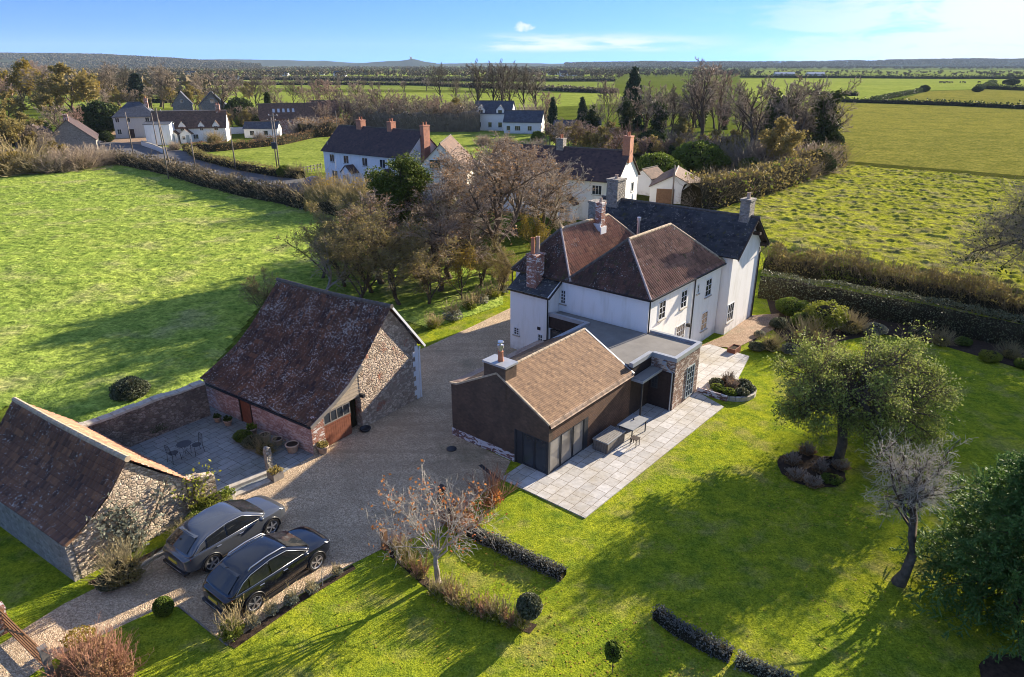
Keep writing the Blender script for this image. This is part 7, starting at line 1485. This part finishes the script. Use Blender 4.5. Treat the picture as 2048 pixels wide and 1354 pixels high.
for pr, x, y, t_, wd, lb in ((midA, 1004, 562, 282, 1.3, 'big bare tree with brown twigs beside the left hipped roof'), (midA, 935, 520, 300, 1.3, 'bare brown tree between the big bare tree and the evergreen'), (midC, 1128, 490, 300, 1.15, 'open bare tree with pale limbs behind the hipped roofs'), (midA, 1030, 470, 285, 1.3, 'bare brown tree behind the big bare tree in front of the cottages'), (midY, 1062, 535, 425, 1.0, 'small yellow leaved tree just behind the tall brick stack'),
    (midA, 765, 570, 385, 1.3, 'brown bare tree in the middle of the garden trees, left of the evergreen'), (midA, 870, 540, 345, 1.3, 'tall brown bare tree touching the right side of the evergreen'), (midB, 690, 540, 400, 1.4, 'olive bare tree standing back at the roadside end of the garden'),
    (midB, 645, 560, 415, 1.5, 'wide olive bare tree at the pasture edge, farthest left of the garden trees'), (midA, 970, 470, 262, 1.3, 'tall bare brown tree in front of the cream gabled house'), (midA, 1085, 520, 330, 1.0, 'bare brown tree between the big bare tree and the pale limbed one'), (midA, 900, 560, 380, 1.3, 'bare brown tree just right of the tall evergreen'), (midC, 1075, 450, 292, 1.1, 'open bare tree before the white cottages'), (midB, 770, 545, 395, 1.5, 'olive bare tree at the left foot of the tall evergreen'), (midB, 715, 610, 455, 1.5, 'olive bare tree behind the barn ridge'), (midA, 840, 500, 372, 1.3, 'bare brown tree behind the tall evergreen'),
    (midB, 745, 588, 408, 1.5, 'olive bare tree in front of the tall evergreen'), (midB, 690, 575, 430, 1.5, 'olive bare tree at the left end of the garden trees'), (midB, 800, 612, 445, 1.5, 'olive bare tree nearest the barn ridge'), (midB, 858, 610, 470, 1.5, 'olive bare tree right of the barn gable'), (midA, 880, 585, 430, 1.3, 'brown bare tree behind the drive verge'), (midY, 925, 600, 490, 1.0, 'small yellowish tree on the verge of the far drive'), (midB, 955, 578, 470, 1.5, 'olive bare tree on the verge before the big bare tree'), (midC, 655, 600, 465, 1.2, 'small open bare tree leaning over the pasture'), (midB, 1000, 590, 500, .9, 'small olive tree at the bend of the far drive'), (midB, 835, 560, 430, 1.5, 'olive bare tree at the right foot of the tall evergreen'), (midB, 520, 640, 545, 1.3, 'thin bare tree showing above the barn ridge end')):
    by_px(pr, x, y, t_, 10, lb, group=GA, wide=wd)
# ---- hedges of the middle distance
def fh_(pts, w_, h_, seed, label, leaf='leaf_olive', **k):
    kw = dict(dens=14, ls=0.22, rough=0.3, wav=0.3); kw.update(k); o = make_hedge('field_hedge', [at(*p) for p in pts], w_, h_, seed, leaf, **kw); return tag(o, label, 'hedge')
fh_([(225, 326), (300, 341), (345, 350), (420, 374), (500, 393), (580, 410), (650, 426), (705, 436)], 2.6, 2.3, 201, 'long brown roadside hedge between pasture and road', twig='twig_hedge', ntw=14, leaf='twig_hedge')
fh_([(378, 302), (400, 318), (430, 326), (480, 339), (560, 353), (604, 357)], 1.8, 1.4, 202, 'low hedge on the far side of the road by the poles', twig='twig_hedge', ntw=8, leaf='leaf_olive')
fh_([(370, 301), (430, 303), (500, 296), (560, 290), (640, 272)], 1.8, 1.8, 203, 'hedge between the dormered cottage and the green paddock', twig='twig_hedge', ntw=8, leaf='leaf_brown')
fh_([(628, 420), (680, 424), (748, 428)], 5.0, 3.9, 204, 'broad yellow twigged hedge before the white house row', twig='twig_olive', ntw=60, leaf='leaf_yellow', dens=9, ls=0.16, core='leaf_olive')
fh_([(1380, 414), (1440, 408), (1500, 392), (1560, 372), (1620, 350), (1668, 330)], 5.0, 3.6, 205, 'tall ragged hedge along the edge of the rough field', twig='twig_hedge', ntw=20, leaf='leaf_olive', dens=14, ls=0.25, mats2=['leaf_green', 'twig_hedge'])
fh_([(716, 258), (800, 262), (880, 262), (960, 262)], 6, 6.5, 206, 'tall dark thicket behind the paddock above the white house row', twig='twig_brown', ntw=16, leaf='twig_dark', dens=6, ls=0.35, core='twig_dark')
fh_([(600, 275), (660, 272), (700, 262)], 5, 4, 207, 'dark hedge in front of the red brick houses', twig='twig_brown', ntw=10, leaf='leaf_brown', dens=6, ls=0.3)
fh_([(1682, 204), (1778, 207), (1901, 211), (2048, 218), (2300, 228)], 3.0, 2.0, 208, 'straight field hedge across the right fields', leaf='leaf_dark', dens=3, ls=0.6)
fh_([(1741, 205), (1800, 192), (1850, 183)], 3.0, 2.0, 209, 'slanting field hedge meeting the straight one on the right', leaf='leaf_dark', dens=3, ls=0.6)
fh_([(1590, 190), (1660, 191), (1716, 192)], 5.0, 2.4, 210, 'short dark hedge behind the right cluster of bare trees', leaf='leaf_dark', dens=3, ls=0.6)
fh_([(1955, 179), (1972, 177), (1986, 168)], 5, 3.0, 211, 'short hedge by the white track gate on the far right', leaf='leaf_dark', dens=3, ls=0.7)
fh_([(1975, 178), (2048, 181), (2200, 184)], 4, 3.0, 212, 'field hedge running off to the right edge', leaf='leaf_dark', dens=3, ls=0.7)
fh_([(1480, 155), (1660, 156), (1900, 158), (2020, 158), (2300, 157)], 6, 4, 213, 'farthest hedge line closing the right fields', leaf='leaf_dark', dens=1.0, ls=1.2)
fh_([(300, 170), (440, 170), (700, 170), (840, 171), (1040, 179), (1228, 187)], 5, 3.0, 214, 'long dark hedge line across the left fields', leaf='twig_dark', dens=2.2, ls=0.8)
fh_([(300, 158), (620, 161), (840, 163), (1100, 163), (1230, 163)], 8, 4.0, 215, 'farther hedge line across the left fields', leaf='twig_dark', dens=1.2, ls=1.2)
fh_([(120, 186), (260, 187), (420, 190)], 4, 3.0, 216, 'dark hedge seen through the trees at far left', leaf='twig_dark', dens=3, ls=0.7)
fh_([(230, 203), (340, 206)], 4, 2.6, 217, 'dark hedge behind the square grey house', leaf='leaf_dark', dens=3, ls=0.6)
# ---- village trees
farA = Proto(make_tree('bare_tree', 121, h=10, trunk=0.15, r=0.24, limbs=12, l1=0.6, ang=(22, 62), up=0.12, cnt=(7, 6, 5), ratio=(0.5, 0.48, 0.45), twig_r=0.026, twig='twig_brown'))
farB = Proto(make_tree('bare_tree', 122, h=10, trunk=0.22, r=0.22, limbs=12, l1=0.62, ang=(14, 44), up=0.14, cnt=(7, 6, 5), ratio=(0.48, 0.46, 0.45), twig_r=0.024, bark='bark_dark', twig='twig_dark'))
farP = Proto(make_tree('bare_tree', 123, h=10, trunk=0.08, r=0.18, limbs=13, l1=0.6, ang=(18, 55), up=0.12, cnt=(7, 6, 5), ratio=(0.5, 0.48, 0.45), twig_r=0.026, twig='twig_pink'))
farO = Proto(make_tree('olive_tree', 124, h=10, trunk=0.12, r=0.22, limbs=12, l1=0.6, ang=(22, 65), up=0.10, cnt=(7, 6, 5), ratio=(0.5, 0.48, 0.45), twig_r=0.024, twig='twig_olive', leaf='leaf_olive', nleaf=5000, lsize=0.26))
farY = Proto(make_tree('yellow_tree', 125, h=10, trunk=0.10, r=0.22, limbs=12, l1=0.6, ang=(22, 68), up=0.08, cnt=(7, 6, 5), ratio=(0.5, 0.48, 0.45), twig_r=0.02, twig='twig_olive', leaf='leaf_yellow', nleaf=6500, lsize=0.28))
farV = Proto(make_tree('ivy_tree', 126, h=10, trunk=0.14, r=0.22, limbs=10, l1=0.66, ang=(24, 62), up=0.10, cnt=(7, 6, 5), ratio=(0.5, 0.48, 0.45), twig_r=0.022, bark='bark_dark', twig='twig_brown', ivy=0.45))
fir = Proto(make_conifer('fir_tree', 131, 10, 2.3, nb=90, leaf='leaf_fir', droop=0.3, spray=6, ls=0.4)); slim = Proto(make_conifer('cypress', 132, 10, 1.3, nb=80, leaf='leaf_dark', droop=-0.3, spray=5, ls=0.4, bare=0.01))
evg = Proto(make_bush('evergreen_tree', 133, 3.6, 3.6, 4.4, 'leaf_dark', n=5200, ls=0.34, rough=0.3)); grn = Proto(make_bush('evergreen_tree', 134, 3.8, 3.8, 4.2, 'leaf_green', n=5200, ls=0.3, rough=0.35)); yel = Proto(make_bush('yellow_shrub', 135, 4.2, 4.2, 4.0, 'leaf_yellow', n=4200, ls=0.3, rough=0.45, ntw=90, twig='twig_olive', tw_r=0.03, coremat='leaf_olive')); lim = Proto(make_bush('green_shrub', 136, 4.0, 4.0, 4.0, 'leaf_lime', n=5000, ls=0.28, rough=0.4, ntw=50, twig='twig_olive', tw_r=0.03, coremat='leaf_green')); brn = Proto(make_bush('bare_shrub', 137, 4.4, 4.4, 3.6, 'twig_hedge', n=2600, ls=0.28, rough=0.4, ntw=220, twig='twig_brown', tw_r=0.028, coremat='twig_dark')); org = Proto(make_bush('orange_tree', 138, 3.2, 3.2, 4.0, 'leaf_orange', n=2600, ls=0.26, rough=0.4, core=False, ntw=80, twig='twig_red', tw_r=0.025)); olv = Proto(make_bush('olive_shrub', 139, 4.4, 4.4, 3.8, 'leaf_olive', n=4200, ls=0.26, rough=0.45, ntw=160, twig='twig_olive', tw_r=0.028, coremat='twig_dark'))
HB = {evg: 6.4, grn: 6.1, yel: 5.8, lim: 5.8, brn: 5.2, org: 5.8, olv: 5.5}
VT = [(farY, 48, 218, 122, 1.25, 'biggest yellow leaved tree at the far left'), (farP, 4, 222, 148, 1, 'pinkish bare tree at the left edge of the picture'), (farO, 148, 242, 128, 1.2, 'large olive brown tree between the two yellow ones'), (farY, 184, 226, 143, .8, 'slimmer yellow topped tree right of the olive brown one'), (farA, 100, 222, 130, 1.1, 'bare brown tree right of the biggest yellow tree'), (farO, 108, 246, 175, 1.2, 'lower olive tree under the far left trees'), (farO, 22, 250, 185, 1.2, 'olive tree under the biggest yellow tree'),
 (farP, 85, 205, 118, 1, 'pink tinged bare tree behind the far left trees'), (farA, 216, 214, 138, 1.1, 'bare tree left of the cedar'), (farA, 240, 212, 122, 1.1, 'tall bare tree just left of the cedar'), (fir, 281, 214, 148, 1.5, 'dark cedar above the square grey house'), (farA, 322, 214, 125, 1.2, 'tall bare tree right of the cedar'), (farA, 345, 214, 140, 1.0, 'bare tree behind the left stone gable'), (farB, 262, 208, 128, 1, 'dark bare tree behind the cedar'),
 (evg, 207, 268, 204, 1.0, 'dark evergreen right of the stone barns'), (lim, 200, 235, 196, 1.2, 'lime green shrub behind the dark evergreen'), (farP, 158, 292, 212, .8, 'bare pinkish tree behind the stone barns'), (farA, 130, 285, 205, 1, 'bare brown tree behind the smaller barn'), (grn, 70, 275, 235, 1, 'green shrub behind the smaller stone barn'), (evg, 40, 290, 240, 1, 'dark shrub left of the smaller stone barn'), (farO, 62, 300, 225, 1.2, 'olive tree left of the stone barns'), (farO, 12, 318, 220, 1.2, 'olive tree at the left edge above the pasture'),
 (yel, 30, 346, 268, 1.2, 'bright yellow shrub at the left corner of the pasture'), (olv, 75, 346, 292, 1.3, 'olive shrub right of the bright yellow one'), (org, 104, 322, 286, 1.0, 'small orange tree in front of the smaller barn'), (brn, 150, 340, 288, 1.3, 'large bare bramble mass below the stone barns'), (brn, 192, 332, 286, 1.2, 'bare bramble mass beside the road bend'), (brn, 112, 346, 306, 1.2, 'low bare bramble at the left of the pasture hedge'), (brn, 228, 330, 305, 1.0, 'low bare shrub at the start of the roadside hedge'), (olv, -10, 352, 300, 1.3, 'olive shrub cut by the left edge'),
 (evg, 215, 284, 262, .9, 'low dark shrub at the yard entrance'), (farO, 232, 250, 205, .9, 'olive tree beside the square grey house'),
 (farA, 445, 236, 140, 1.2, 'pale brown bushy tree above the dormered cottage'), (farA, 410, 218, 146, 1, 'bare tree behind the big stone gable'), (olv, 392, 248, 215, 1.0, 'olive shrub before the stone gables'), (grn, 365, 254, 228, .9, 'green shrub between grey house and stone gable'), (evg, 480, 238, 196, 1.0, 'dark evergreen right of the stone gable'), (farB, 512, 225, 150, 1, 'bare dark tree above the pale garden wall'), (slim, 541, 250, 186, 1.1, 'dark slim cypress above the white shed'), (grn, 495, 256, 226, 1.1, 'square green shrub left of the slim cypress'), (grn, 518, 257, 228, 1.1, 'second square green shrub beside the slim cypress'), (evg, 560, 252, 215, 1, 'dark evergreen right of the slim cypress'), (farB, 478, 205, 145, 1, 'bare tree on the field edge behind the evergreen'), (farB, 585, 215, 160, 1, 'bare tree left of the red brick houses'), (olv, 430, 288, 256, .7, 'round bush with yellowing leaves before the cottage'), (brn, 350, 300, 280, .8, 'reddish low shrub by the blank annexe'), (farO, 500, 208, 165, 1, 'small tree on the first field edge'),
 (brn, 520, 284, 262, .8, 'low olive shrub by the pale wall'), (grn, 570, 354, 330, .8, 'clipped green block at the paddock corner'), (olv, 592, 354, 322, .8, 'small bright tree at the paddock corner'), (brn, 615, 272, 232, 1.1, 'brown shrub before the rooflights of the brick house'),
 (farP, 612, 232, 172, 1, 'first pinkish tree of the row behind the brick houses'), (farP, 640, 240, 166, 1, 'second pinkish tree of the row behind the brick houses'), (farP, 664, 244, 158, 1, 'third pinkish tree of the row, the tallest'), (farP, 690, 250, 178, 1.1, 'fourth pinkish tree of the row behind the brick houses'), (farA, 712, 248, 160, 1, 'brown bare tree right of the pinkish row'), (farP, 738, 254, 178, 1.1, 'pink bare tree above the left brick chimney'), (farA, 764, 252, 172, 1, 'brown bare tree above the middle brick chimney'), (farP, 792, 256, 186, 1.1, 'pink bare tree above the long white house row'), (farA, 822, 258, 184, 1.1, 'brown bare tree above the gable stack'), (farP, 850, 258, 190, 1.1, 'pink bare tree at the paddock edge'), (farA, 880, 254, 186, 1, 'brown bare tree at the middle of the paddock edge'), (farO, 910, 255, 196, 1, 'olive bare tree at the paddock edge left of the villa'), (farA, 936, 252, 182, 1, 'brown bare tree just left of the white dormered villa'), (fir, 784, 282, 243, 1.2, 'small dark fir in the paddock behind the middle chimney'),
 (farB, 884, 205, 124, 1, 'dark tall bare tree left of the tall group above the villa'), (farB, 955, 240, 118, 1, 'first of the tall dark bare trees above the villa'), (farB, 982, 236, 122, 1, 'second of the tall dark bare trees above the villa'), (farB, 1003, 240, 118, 1, 'third of the tall dark bare trees above the villa'), (farB, 1026, 234, 122, 1, 'fourth of the tall dark bare trees above the villa'), (farB, 1050, 230, 128, 1, 'fifth of the tall dark bare trees above the villa'), (farA, 1074, 226, 136, 1, 'brown end tree of the tall group above the villa'), (farP, 1092, 262, 184, 1.2, 'reddish round bare tree over the lower white wing'), (brn, 1060, 252, 205, 1, 'reddish bare shrub behind the white villa'), (farB, 915, 210, 150, 1, 'dark bare tree on the field strip left of the tall group'),
 (fir, 1105, 268, 196, .7, 'dark fir right of the white wing'), (fir, 1163, 276, 196, .75, 'dark fir above the pale building'), (farA, 1130, 318, 236, 1, 'brown bare tree in front of the firs'), (farV, 1180, 285, 196, 1, 'ivy clad tree right of the firs'), (brn, 1075, 308, 275, 1.1, 'brown shrub behind the cottage row roof'), (lim, 1095, 318, 290, .8, 'bright green shrub above the cottage row'), (brn, 1010, 292, 270, 1.2, 'russet scrub below the white villa'), (brn, 968, 290, 268, 1.0, 'russet scrub at the left below the white villa'), (lim, 1165, 322, 285, 1, 'lime shrub behind the right end of the cottage row'), (lim, 1210, 322, 283, 1.2, 'yellow green shrub left of the tall gable chimney'), (grn, 1075, 282, 262, .9, 'dark green shrub before the lower white wing'),
 (farP, 1214, 270, 160, .7, 'slender birch left of the tallest fir'), (fir, 1262, 262, 137, .8, 'tallest dark fir rising above the right trees'), (farA, 1288, 278, 162, 1, 'bare brown tree right of the tallest fir'), (farV, 1246, 280, 178, 1, 'ivy clad bare tree below the tallest fir'), (org, 1238, 306, 240, 1.1, 'bright orange tree behind the cottage chimney'), (org, 1284, 300, 248, .9, 'paler orange tree right of the bright orange one'), (farV, 1315, 290, 185, 1.1, 'ivy clad tree between the orange trees and the big bare one'), (farB, 1340, 280, 168, 1, 'dark bare tree left of the big bare one'), (evg, 1302, 312, 262, 1.0, 'dark rounded evergreen behind the garden'), (fir, 1298, 328, 284, 1.2, 'small pale tipped spruce behind the garden'), (grn, 1312, 362, 306, 1.1, 'big green shrub behind the gazebo'), (slim, 1341, 332, 292, 1.8, 'small dark cypress beside the tall green shrub'), (grn, 1392, 345, 282, 1.1, 'tall green shrub above the garage'), (lim, 1432, 342, 274, 1.2, 'yellow green shrub right of the tall green one'), (farO, 1365, 300, 235, 1, 'olive tree left of the big bare trunks'), (brn, 1350, 300, 255, 1, 'bare brown thicket by the big bare trunks'),
 (farA, 1408, 292, 116, 1.0, 'biggest bare tree standing on the skyline right of centre'), (farP, 1432, 290, 140, .8, 'pink tinged bare tree beside the biggest bare one'), (farB, 1384, 286, 140, .9, 'dark bare tree just left of the biggest bare one'), (farV, 1545, 325, 152, 1.1, 'dark ivy clad tree at the middle of the right cluster'), (farA, 1500, 322, 158, 1, 'bare tree at the left of the right cluster'), (farA, 1592, 330, 150, 1.0, 'tallest bare tree of the right cluster'), (farV, 1640, 318, 152, 1.1, 'ivy clad tree at the right end of the cluster'), (farB, 1615, 305, 158, 1, 'bare tree behind the tallest one of the cluster'), (farB, 1475, 310, 165, 1, 'bare tree on the left flank of the right cluster'), (farO, 1560, 352, 236, 1.1, 'open olive tree in front of the right cluster'), (evg, 1655, 318, 262, .7, 'dark ivy mass at the field end of the right cluster'), (brn, 1520, 345, 270, 1.2, 'brown thicket under the right cluster'), (brn, 1610, 345, 280, 1.1, 'brown thicket under the tallest tree of the cluster'), (brn, 1470, 345, 300, 1.1, 'brown scrub beside the pale roofed shed'), (grn, 1500, 350, 315, 1.1, 'green shrub below the pale roofed shed'), (brn, 1665, 330, 298, 1.0, 'bramble at the corner of the two right fields'), (olv, 1430, 402, 350, 1.1, 'olive bush at the right end of the garage'), (olv, 1480, 388, 335, 1.2, 'olive bush midway along the ragged field hedge'), (brn, 1400, 412, 368, .9, 'bare bush in front of the garage'), (lim, 1555, 372, 328, 1.2, 'yellow green bush in the ragged field hedge'), (brn, 1590, 360, 316, 1.2, 'reddish bush in the ragged field hedge'), (evg, 1630, 350, 300, .9, 'dark bush at the top of the ragged field hedge'),
 (evg, 1848, 184, 170, 1.0, 'single round tree at the end of the slanting hedge'), (evg, 1955, 184, 172, 1.2, 'dark bush by the white track gate'), (evg, 2022, 170, 157, 1.6, 'dark tree at the far right hedge end'), (farB, 420, 184, 138, 1, 'bare tree on the far left strips'), (farA, 540, 205, 150, 1, 'bare brown tree on the left field strip'), (farB, 640, 205, 150, 1, 'dark bare tree on the strip above the brick houses'), (farA, 560, 232, 172, 1, 'bare tree just above the white shed')]
for pr, x, y, t_, wd, lb in VT: by_px(pr, x, y, t_, HB.get(pr, 10), lb, group=GB, wide=wd)
g = np.random.default_rng(500)
ORD = 'first second third fourth fifth sixth seventh eighth ninth tenth eleventh twelfth thirteenth fourteenth fifteenth sixteenth seventeenth eighteenth nineteenth twentieth twenty-first twenty-second twenty-third twenty-fourth'.split()
for (x0, y0, x1, y1, n, hh_, ps, lb) in ((-40, 200, 250, 196, 16, 10.5, (farA, farO, farY, farP), 'autumn tree in the dense belt behind the far left trees'), (200, 226, 440, 216, 14, 9, (farA, farB, farO), 'bare tree in the belt behind the grey and stone houses'), (430, 262, 640, 246, 14, 6.5, (farA, farO, farB), 'bare tree in the gardens between stone and brick houses'), (620, 262, 960, 256, 24, 8, (farP, farA, farP), 'pinkish bare tree in the thicket along the top of the paddock'), (300, 180, 860, 183, 22, 9, (farB, farA), 'small bare tree standing along the left field hedges'), (1230, 250, 1480, 262, 16, 9, (farA, farB, farV), 'bare tree behind the big bare trees right of centre'), (1190, 320, 1480, 335, 16, 5.5, (farO, farA, farP), 'low bare tree in the gardens behind the garage'), (0, 300, 130, 330, 10, 6, (farO, farA), 'low bare tree around the stone gabled barns'), (1090, 300, 1220, 312, 8, 6, (farP, farO), 'low bare tree behind the cottage row'), (1480, 300, 1660, 318, 12, 9, (farB, farA, farV), 'dark bare tree filling the right hand cluster')):
    for i in range(n):
        t = (i + g.random()) / n; p = at(x0 + (x1 - x0) * t, y0 + (y1 - y0) * t + g.uniform(-6, 6) * (1 if y0 > 190 else 0.3)); pr = ps[i % len(ps)]; s_ = hh_ * g.uniform(0.75, 1.2) / pr.h
        pr.put(p, g.random() * 6.28, (s_ * 1.1, s_ * 1.1, s_), ORD[i] + ' from the left, ' + lb, 'tree', lb.replace('tree', 'trees', 1))
drop_unused([per, per2, shr, lowb, lowb2, lowb3, big_l, big_g, big_d, big_o, big_s, midA, midB, midC, midY, farA, farB, farP, farO, farY, farV, fir, slim, evg, grn, yel, lim, brn, org, olv])
# ---- far woods: nobody could count them
def far_wood(name, label, regs, seed, leaf='wood_far'):
    g = np.random.default_rng(seed); Ps = []; 
    for (x0, x1, y0, y1, n, hmin, hmax, base) in regs:
        xs = g.uniform(x0, x1, n); ys = y1 + (y0 - y1) * g.random(n) ** 0.8
        for x, y in zip(xs, ys):
            p = at(x, y); Ps.append((p.x, p.y, base if not callable(base) else base(p.x, p.y), g.uniform(hmin, hmax)))
    Ps = np.array(Ps); n = len(Ps); k = 22
    q = blob_pts(g, n * k, 1, 1, 1, 0.25, 0.5, 1.0).reshape(n, k, 3); h = Ps[:, 3][:, None, None]
    pos = q * h * np.array([0.42, 0.42, 0.42]) + Ps[:, None, :3] + np.array([0, 0, 0.55]) * h; sz = np.repeat(h[:, 0, 0] * 0.24, k)[:, None]
    P = pos.reshape(-1, 3); m = len(P); a = unit(g.normal(size=(m, 3))); b = unit(np.cross(a, g.normal(size=(m, 3)))); s = sz * g.uniform(0.6, 1.3, (m, 1))
    V = np.stack([P - a * s * .6, P + b * s * .5, P + a * s * .6, P - b * s * .5], 1).reshape(-1, 3)
    st = np.stack([np.concatenate([Ps[:, :2], Ps[:, 2:3]], 1), np.concatenate([Ps[:, :2], Ps[:, 2:3] + Ps[:, 3:4] * 0.6], 1)], 1)
    V2, F2 = tubes(st, np.full((n, 2), 0.25), 3); V, F = join([(V, np.arange(m * 4).reshape(m, 4)), (V2, F2)])
    return tag(quads(name, V, F, M[leaf]), label, 'woodland', kind='stuff')
far_wood('woodland', 'bare woodland filling the flat land behind the village', [(-300, 420, 146, 200, 380, 8, 13, 0), (-300, 1250, 139, 158, 2100, 7, 12, 0), (420, 1250, 133, 141, 1300, 8, 12, 0), (-300, 420, 134, 150, 700, 8, 13, 0)], 301)
far_wood('woodland', 'dark tree belt along the far side of the right fields', [(1230, 2400, 133.5, 140, 1500, 9, 14, 0), (1230, 2400, 144, 154, 420, 4, 8, 0), (1230, 1500, 139, 156, 220, 7, 12, 0), (1960, 2400, 150, 160, 80, 5, 9, 0)], 302)
# ================================================================ HILLS
def ray_at(x, y, Yd):
    s, c = math.sin(PITCH), math.cos(PITCH); dx = (x - 1024) / FPX; dy = (677 - y) / FPX; Yc = c + dy * s; return Yd * dx / Yc, CAM_H + Yd * (-s + dy * c) / Yc
def hill(name, crest, Yd, depth, seed, m, rough=0.06, trees=0, th=9):
    xs = np.linspace(crest[0][0], crest[-1][0], 140); ys = np.interp(xs, [c_[0] for c_ in crest], [c_[1] for c_ in crest]) + 2.6 * (fbm(xs * 0.02, xs * 0 + seed, seed, 4) - 0.5); ds = np.linspace(-1, 1, 17); V = []
    top = np.array([ray_at(x, y, Yd) for x, y in zip(xs, ys)])
    for dd in ds:
        k = math.cos(dd * math.pi / 2) ** 1.2; n = 1 + rough * 2 * (fbm(xs * 0.03, xs * 0 + dd * 3, seed, 4) - 0.5) * (1 - k * 0.7)
        sc = (Yd + dd * depth) / Yd; V.append(np.stack([top[:, 0] * sc, np.full(len(xs), Yd + dd * depth), (top[:, 1] + 1) * k * n - 1], 1))
    V = np.concatenate(V); nx = len(xs); i = np.arange(len(ds) - 1)[:, None] * nx + np.arange(nx - 1)[None, :]
    F = np.stack([i, i + 1, i + nx + 1, i + nx], -1).reshape(-1, 4); tag(quads(name, V, F, M[m], smooth=True), kind='structure')
    if trees:
        g = np.random.default_rng(seed + 1); u = g.random(trees); dd = -g.random(trees) ** 1.3 * 0.95; x = np.interp(u, np.linspace(0, 1, nx), top[:, 0]); z = np.interp(u, np.linspace(0, 1, nx), top[:, 1]); sc = (Yd + dd * depth) / Yd
        kk = np.cos(dd * np.pi / 2) ** 1.2; P0 = np.stack([x * sc, Yd + dd * depth, (z + 1) * kk - 1], 1)
        keep = fbm(P0[:, 0] * 0.004, P0[:, 1] * 0.004, seed + 2, 3) > 0.30; P0 = P0[keep]; n = len(P0); k = 8
        q = blob_pts(g, n * k, 1, 1, 1, 0.25, 0.5, 1.0).reshape(n, k, 3) * th * 0.5 + P0[:, None, :] + np.array([0, 0, th * 0.4]); V, F = leafs(g, q.reshape(-1, 3), th * 0.5, 1.2)
        tag(quads('hill_woodland', V, F, M['wood_far']), 'woods on the low ' + ('left hills' if crest[0][0] < 0 else 'right hills'), 'woodland', kind='stuff')
m_simple('hill_far', (0.035, 0.045, 0.035), 0.95, 0.0, 0.35, 0.004); m_simple('hill_near', (0.06, 0.065, 0.035), 0.95, 0.0, 0.4, 0.008)
hill('hills', [(-500, 106), (-100, 108), (0, 109), (120, 110), (200, 111), (300, 116), (370, 121), (440, 124.5), (520, 127.5)], 4200, 1300, 401, 'hill_near', trees=9000, th=12)
hill('distant_hills', [(380, 119), (470, 118), (560, 120), (640, 122), (700, 124.5), (740, 126.5)], 7200, 900, 402, 'hill_far')
hill('tor_hill', [(715, 127), (750, 124), (775, 122), (800, 121), (812, 119.5), (825, 117.5), (836, 120), (850, 124), (872, 127)], 6600, 700, 403, 'hill_far')
x_, z_ = ray_at(822, 118, 6600); tw = tag(MB().box(-9, 9, -9, 9, 0, 22).box(-10, -5, -10, 10, 22, 27).build('hilltop_tower', M['stone_grey']), 'tiny tower on top of the distant pointed hill', 'tower'); tw.location = (x_, 6600, z_ - 4)
hill('distant_hills', [(1130, 126.8), (1240, 126), (1290, 124.5), (1360, 125.5), (1480, 126), (1620, 125), (1800, 122), (1950, 120), (2048, 120.5), (2500, 118)], 5200, 1100, 404, 'hill_far', trees=7000, th=14)
hill('distant_hills', [(860, 127), (1000, 126.2), (1150, 127)], 7800, 600, 405, 'hill_far')
# ---- leaves on the grass
g = np.random.default_rng(77); PP = []
for (x0, x1, y0, y1, n) in ((900, 1130, 1120, 1240, 260), (1040, 1420, 1230, 1354, 330), (1500, 1760, 940, 1060, 260), (620, 1000, 1180, 1340, 120), (1300, 1900, 1000, 1340, 260)):
    for x, y in zip(g.uniform(x0, x1, n), g.uniform(y0, y1, n)): PP.append(at(x, y, 0.03))
V, F = leafs(g, np.array([tuple(p) for p in PP]), 0.075, 1.3); V[:, 2] = 0.02 + (V[:, 2] - 0.03) * 0.25; V[:, 2] = np.maximum(V[:, 2], 0.012)
tag(quads('fallen_leaves', V, F, M['leaf_yellow']), 'fallen pale leaves scattered over the lawn', 'leaves', kind='stuff')
# ================================================================ HAZE
hz = D.materials.new('haze'); hz.use_nodes = True; nt = hz.node_tree; nt.nodes.clear(); o_ = nt.nodes.new('ShaderNodeOutputMaterial'); pv = nt.nodes.new('ShaderNodeVolumePrincipled')
pv.inputs['Color'].default_value = (0.60, 0.79, 1.0, 1); pv.inputs['Density'].default_value = HAZE; pv.inputs['Anisotropy'].default_value = 0.0; nt.links.new(pv.outputs[0], o_.inputs['Volume'])
if HAZE > 0:
    hb_ = MB().box(-9700, 9700, -100, 9700, -1.0, 270).build('haze', hz); tag(hb_, kind='stuff')
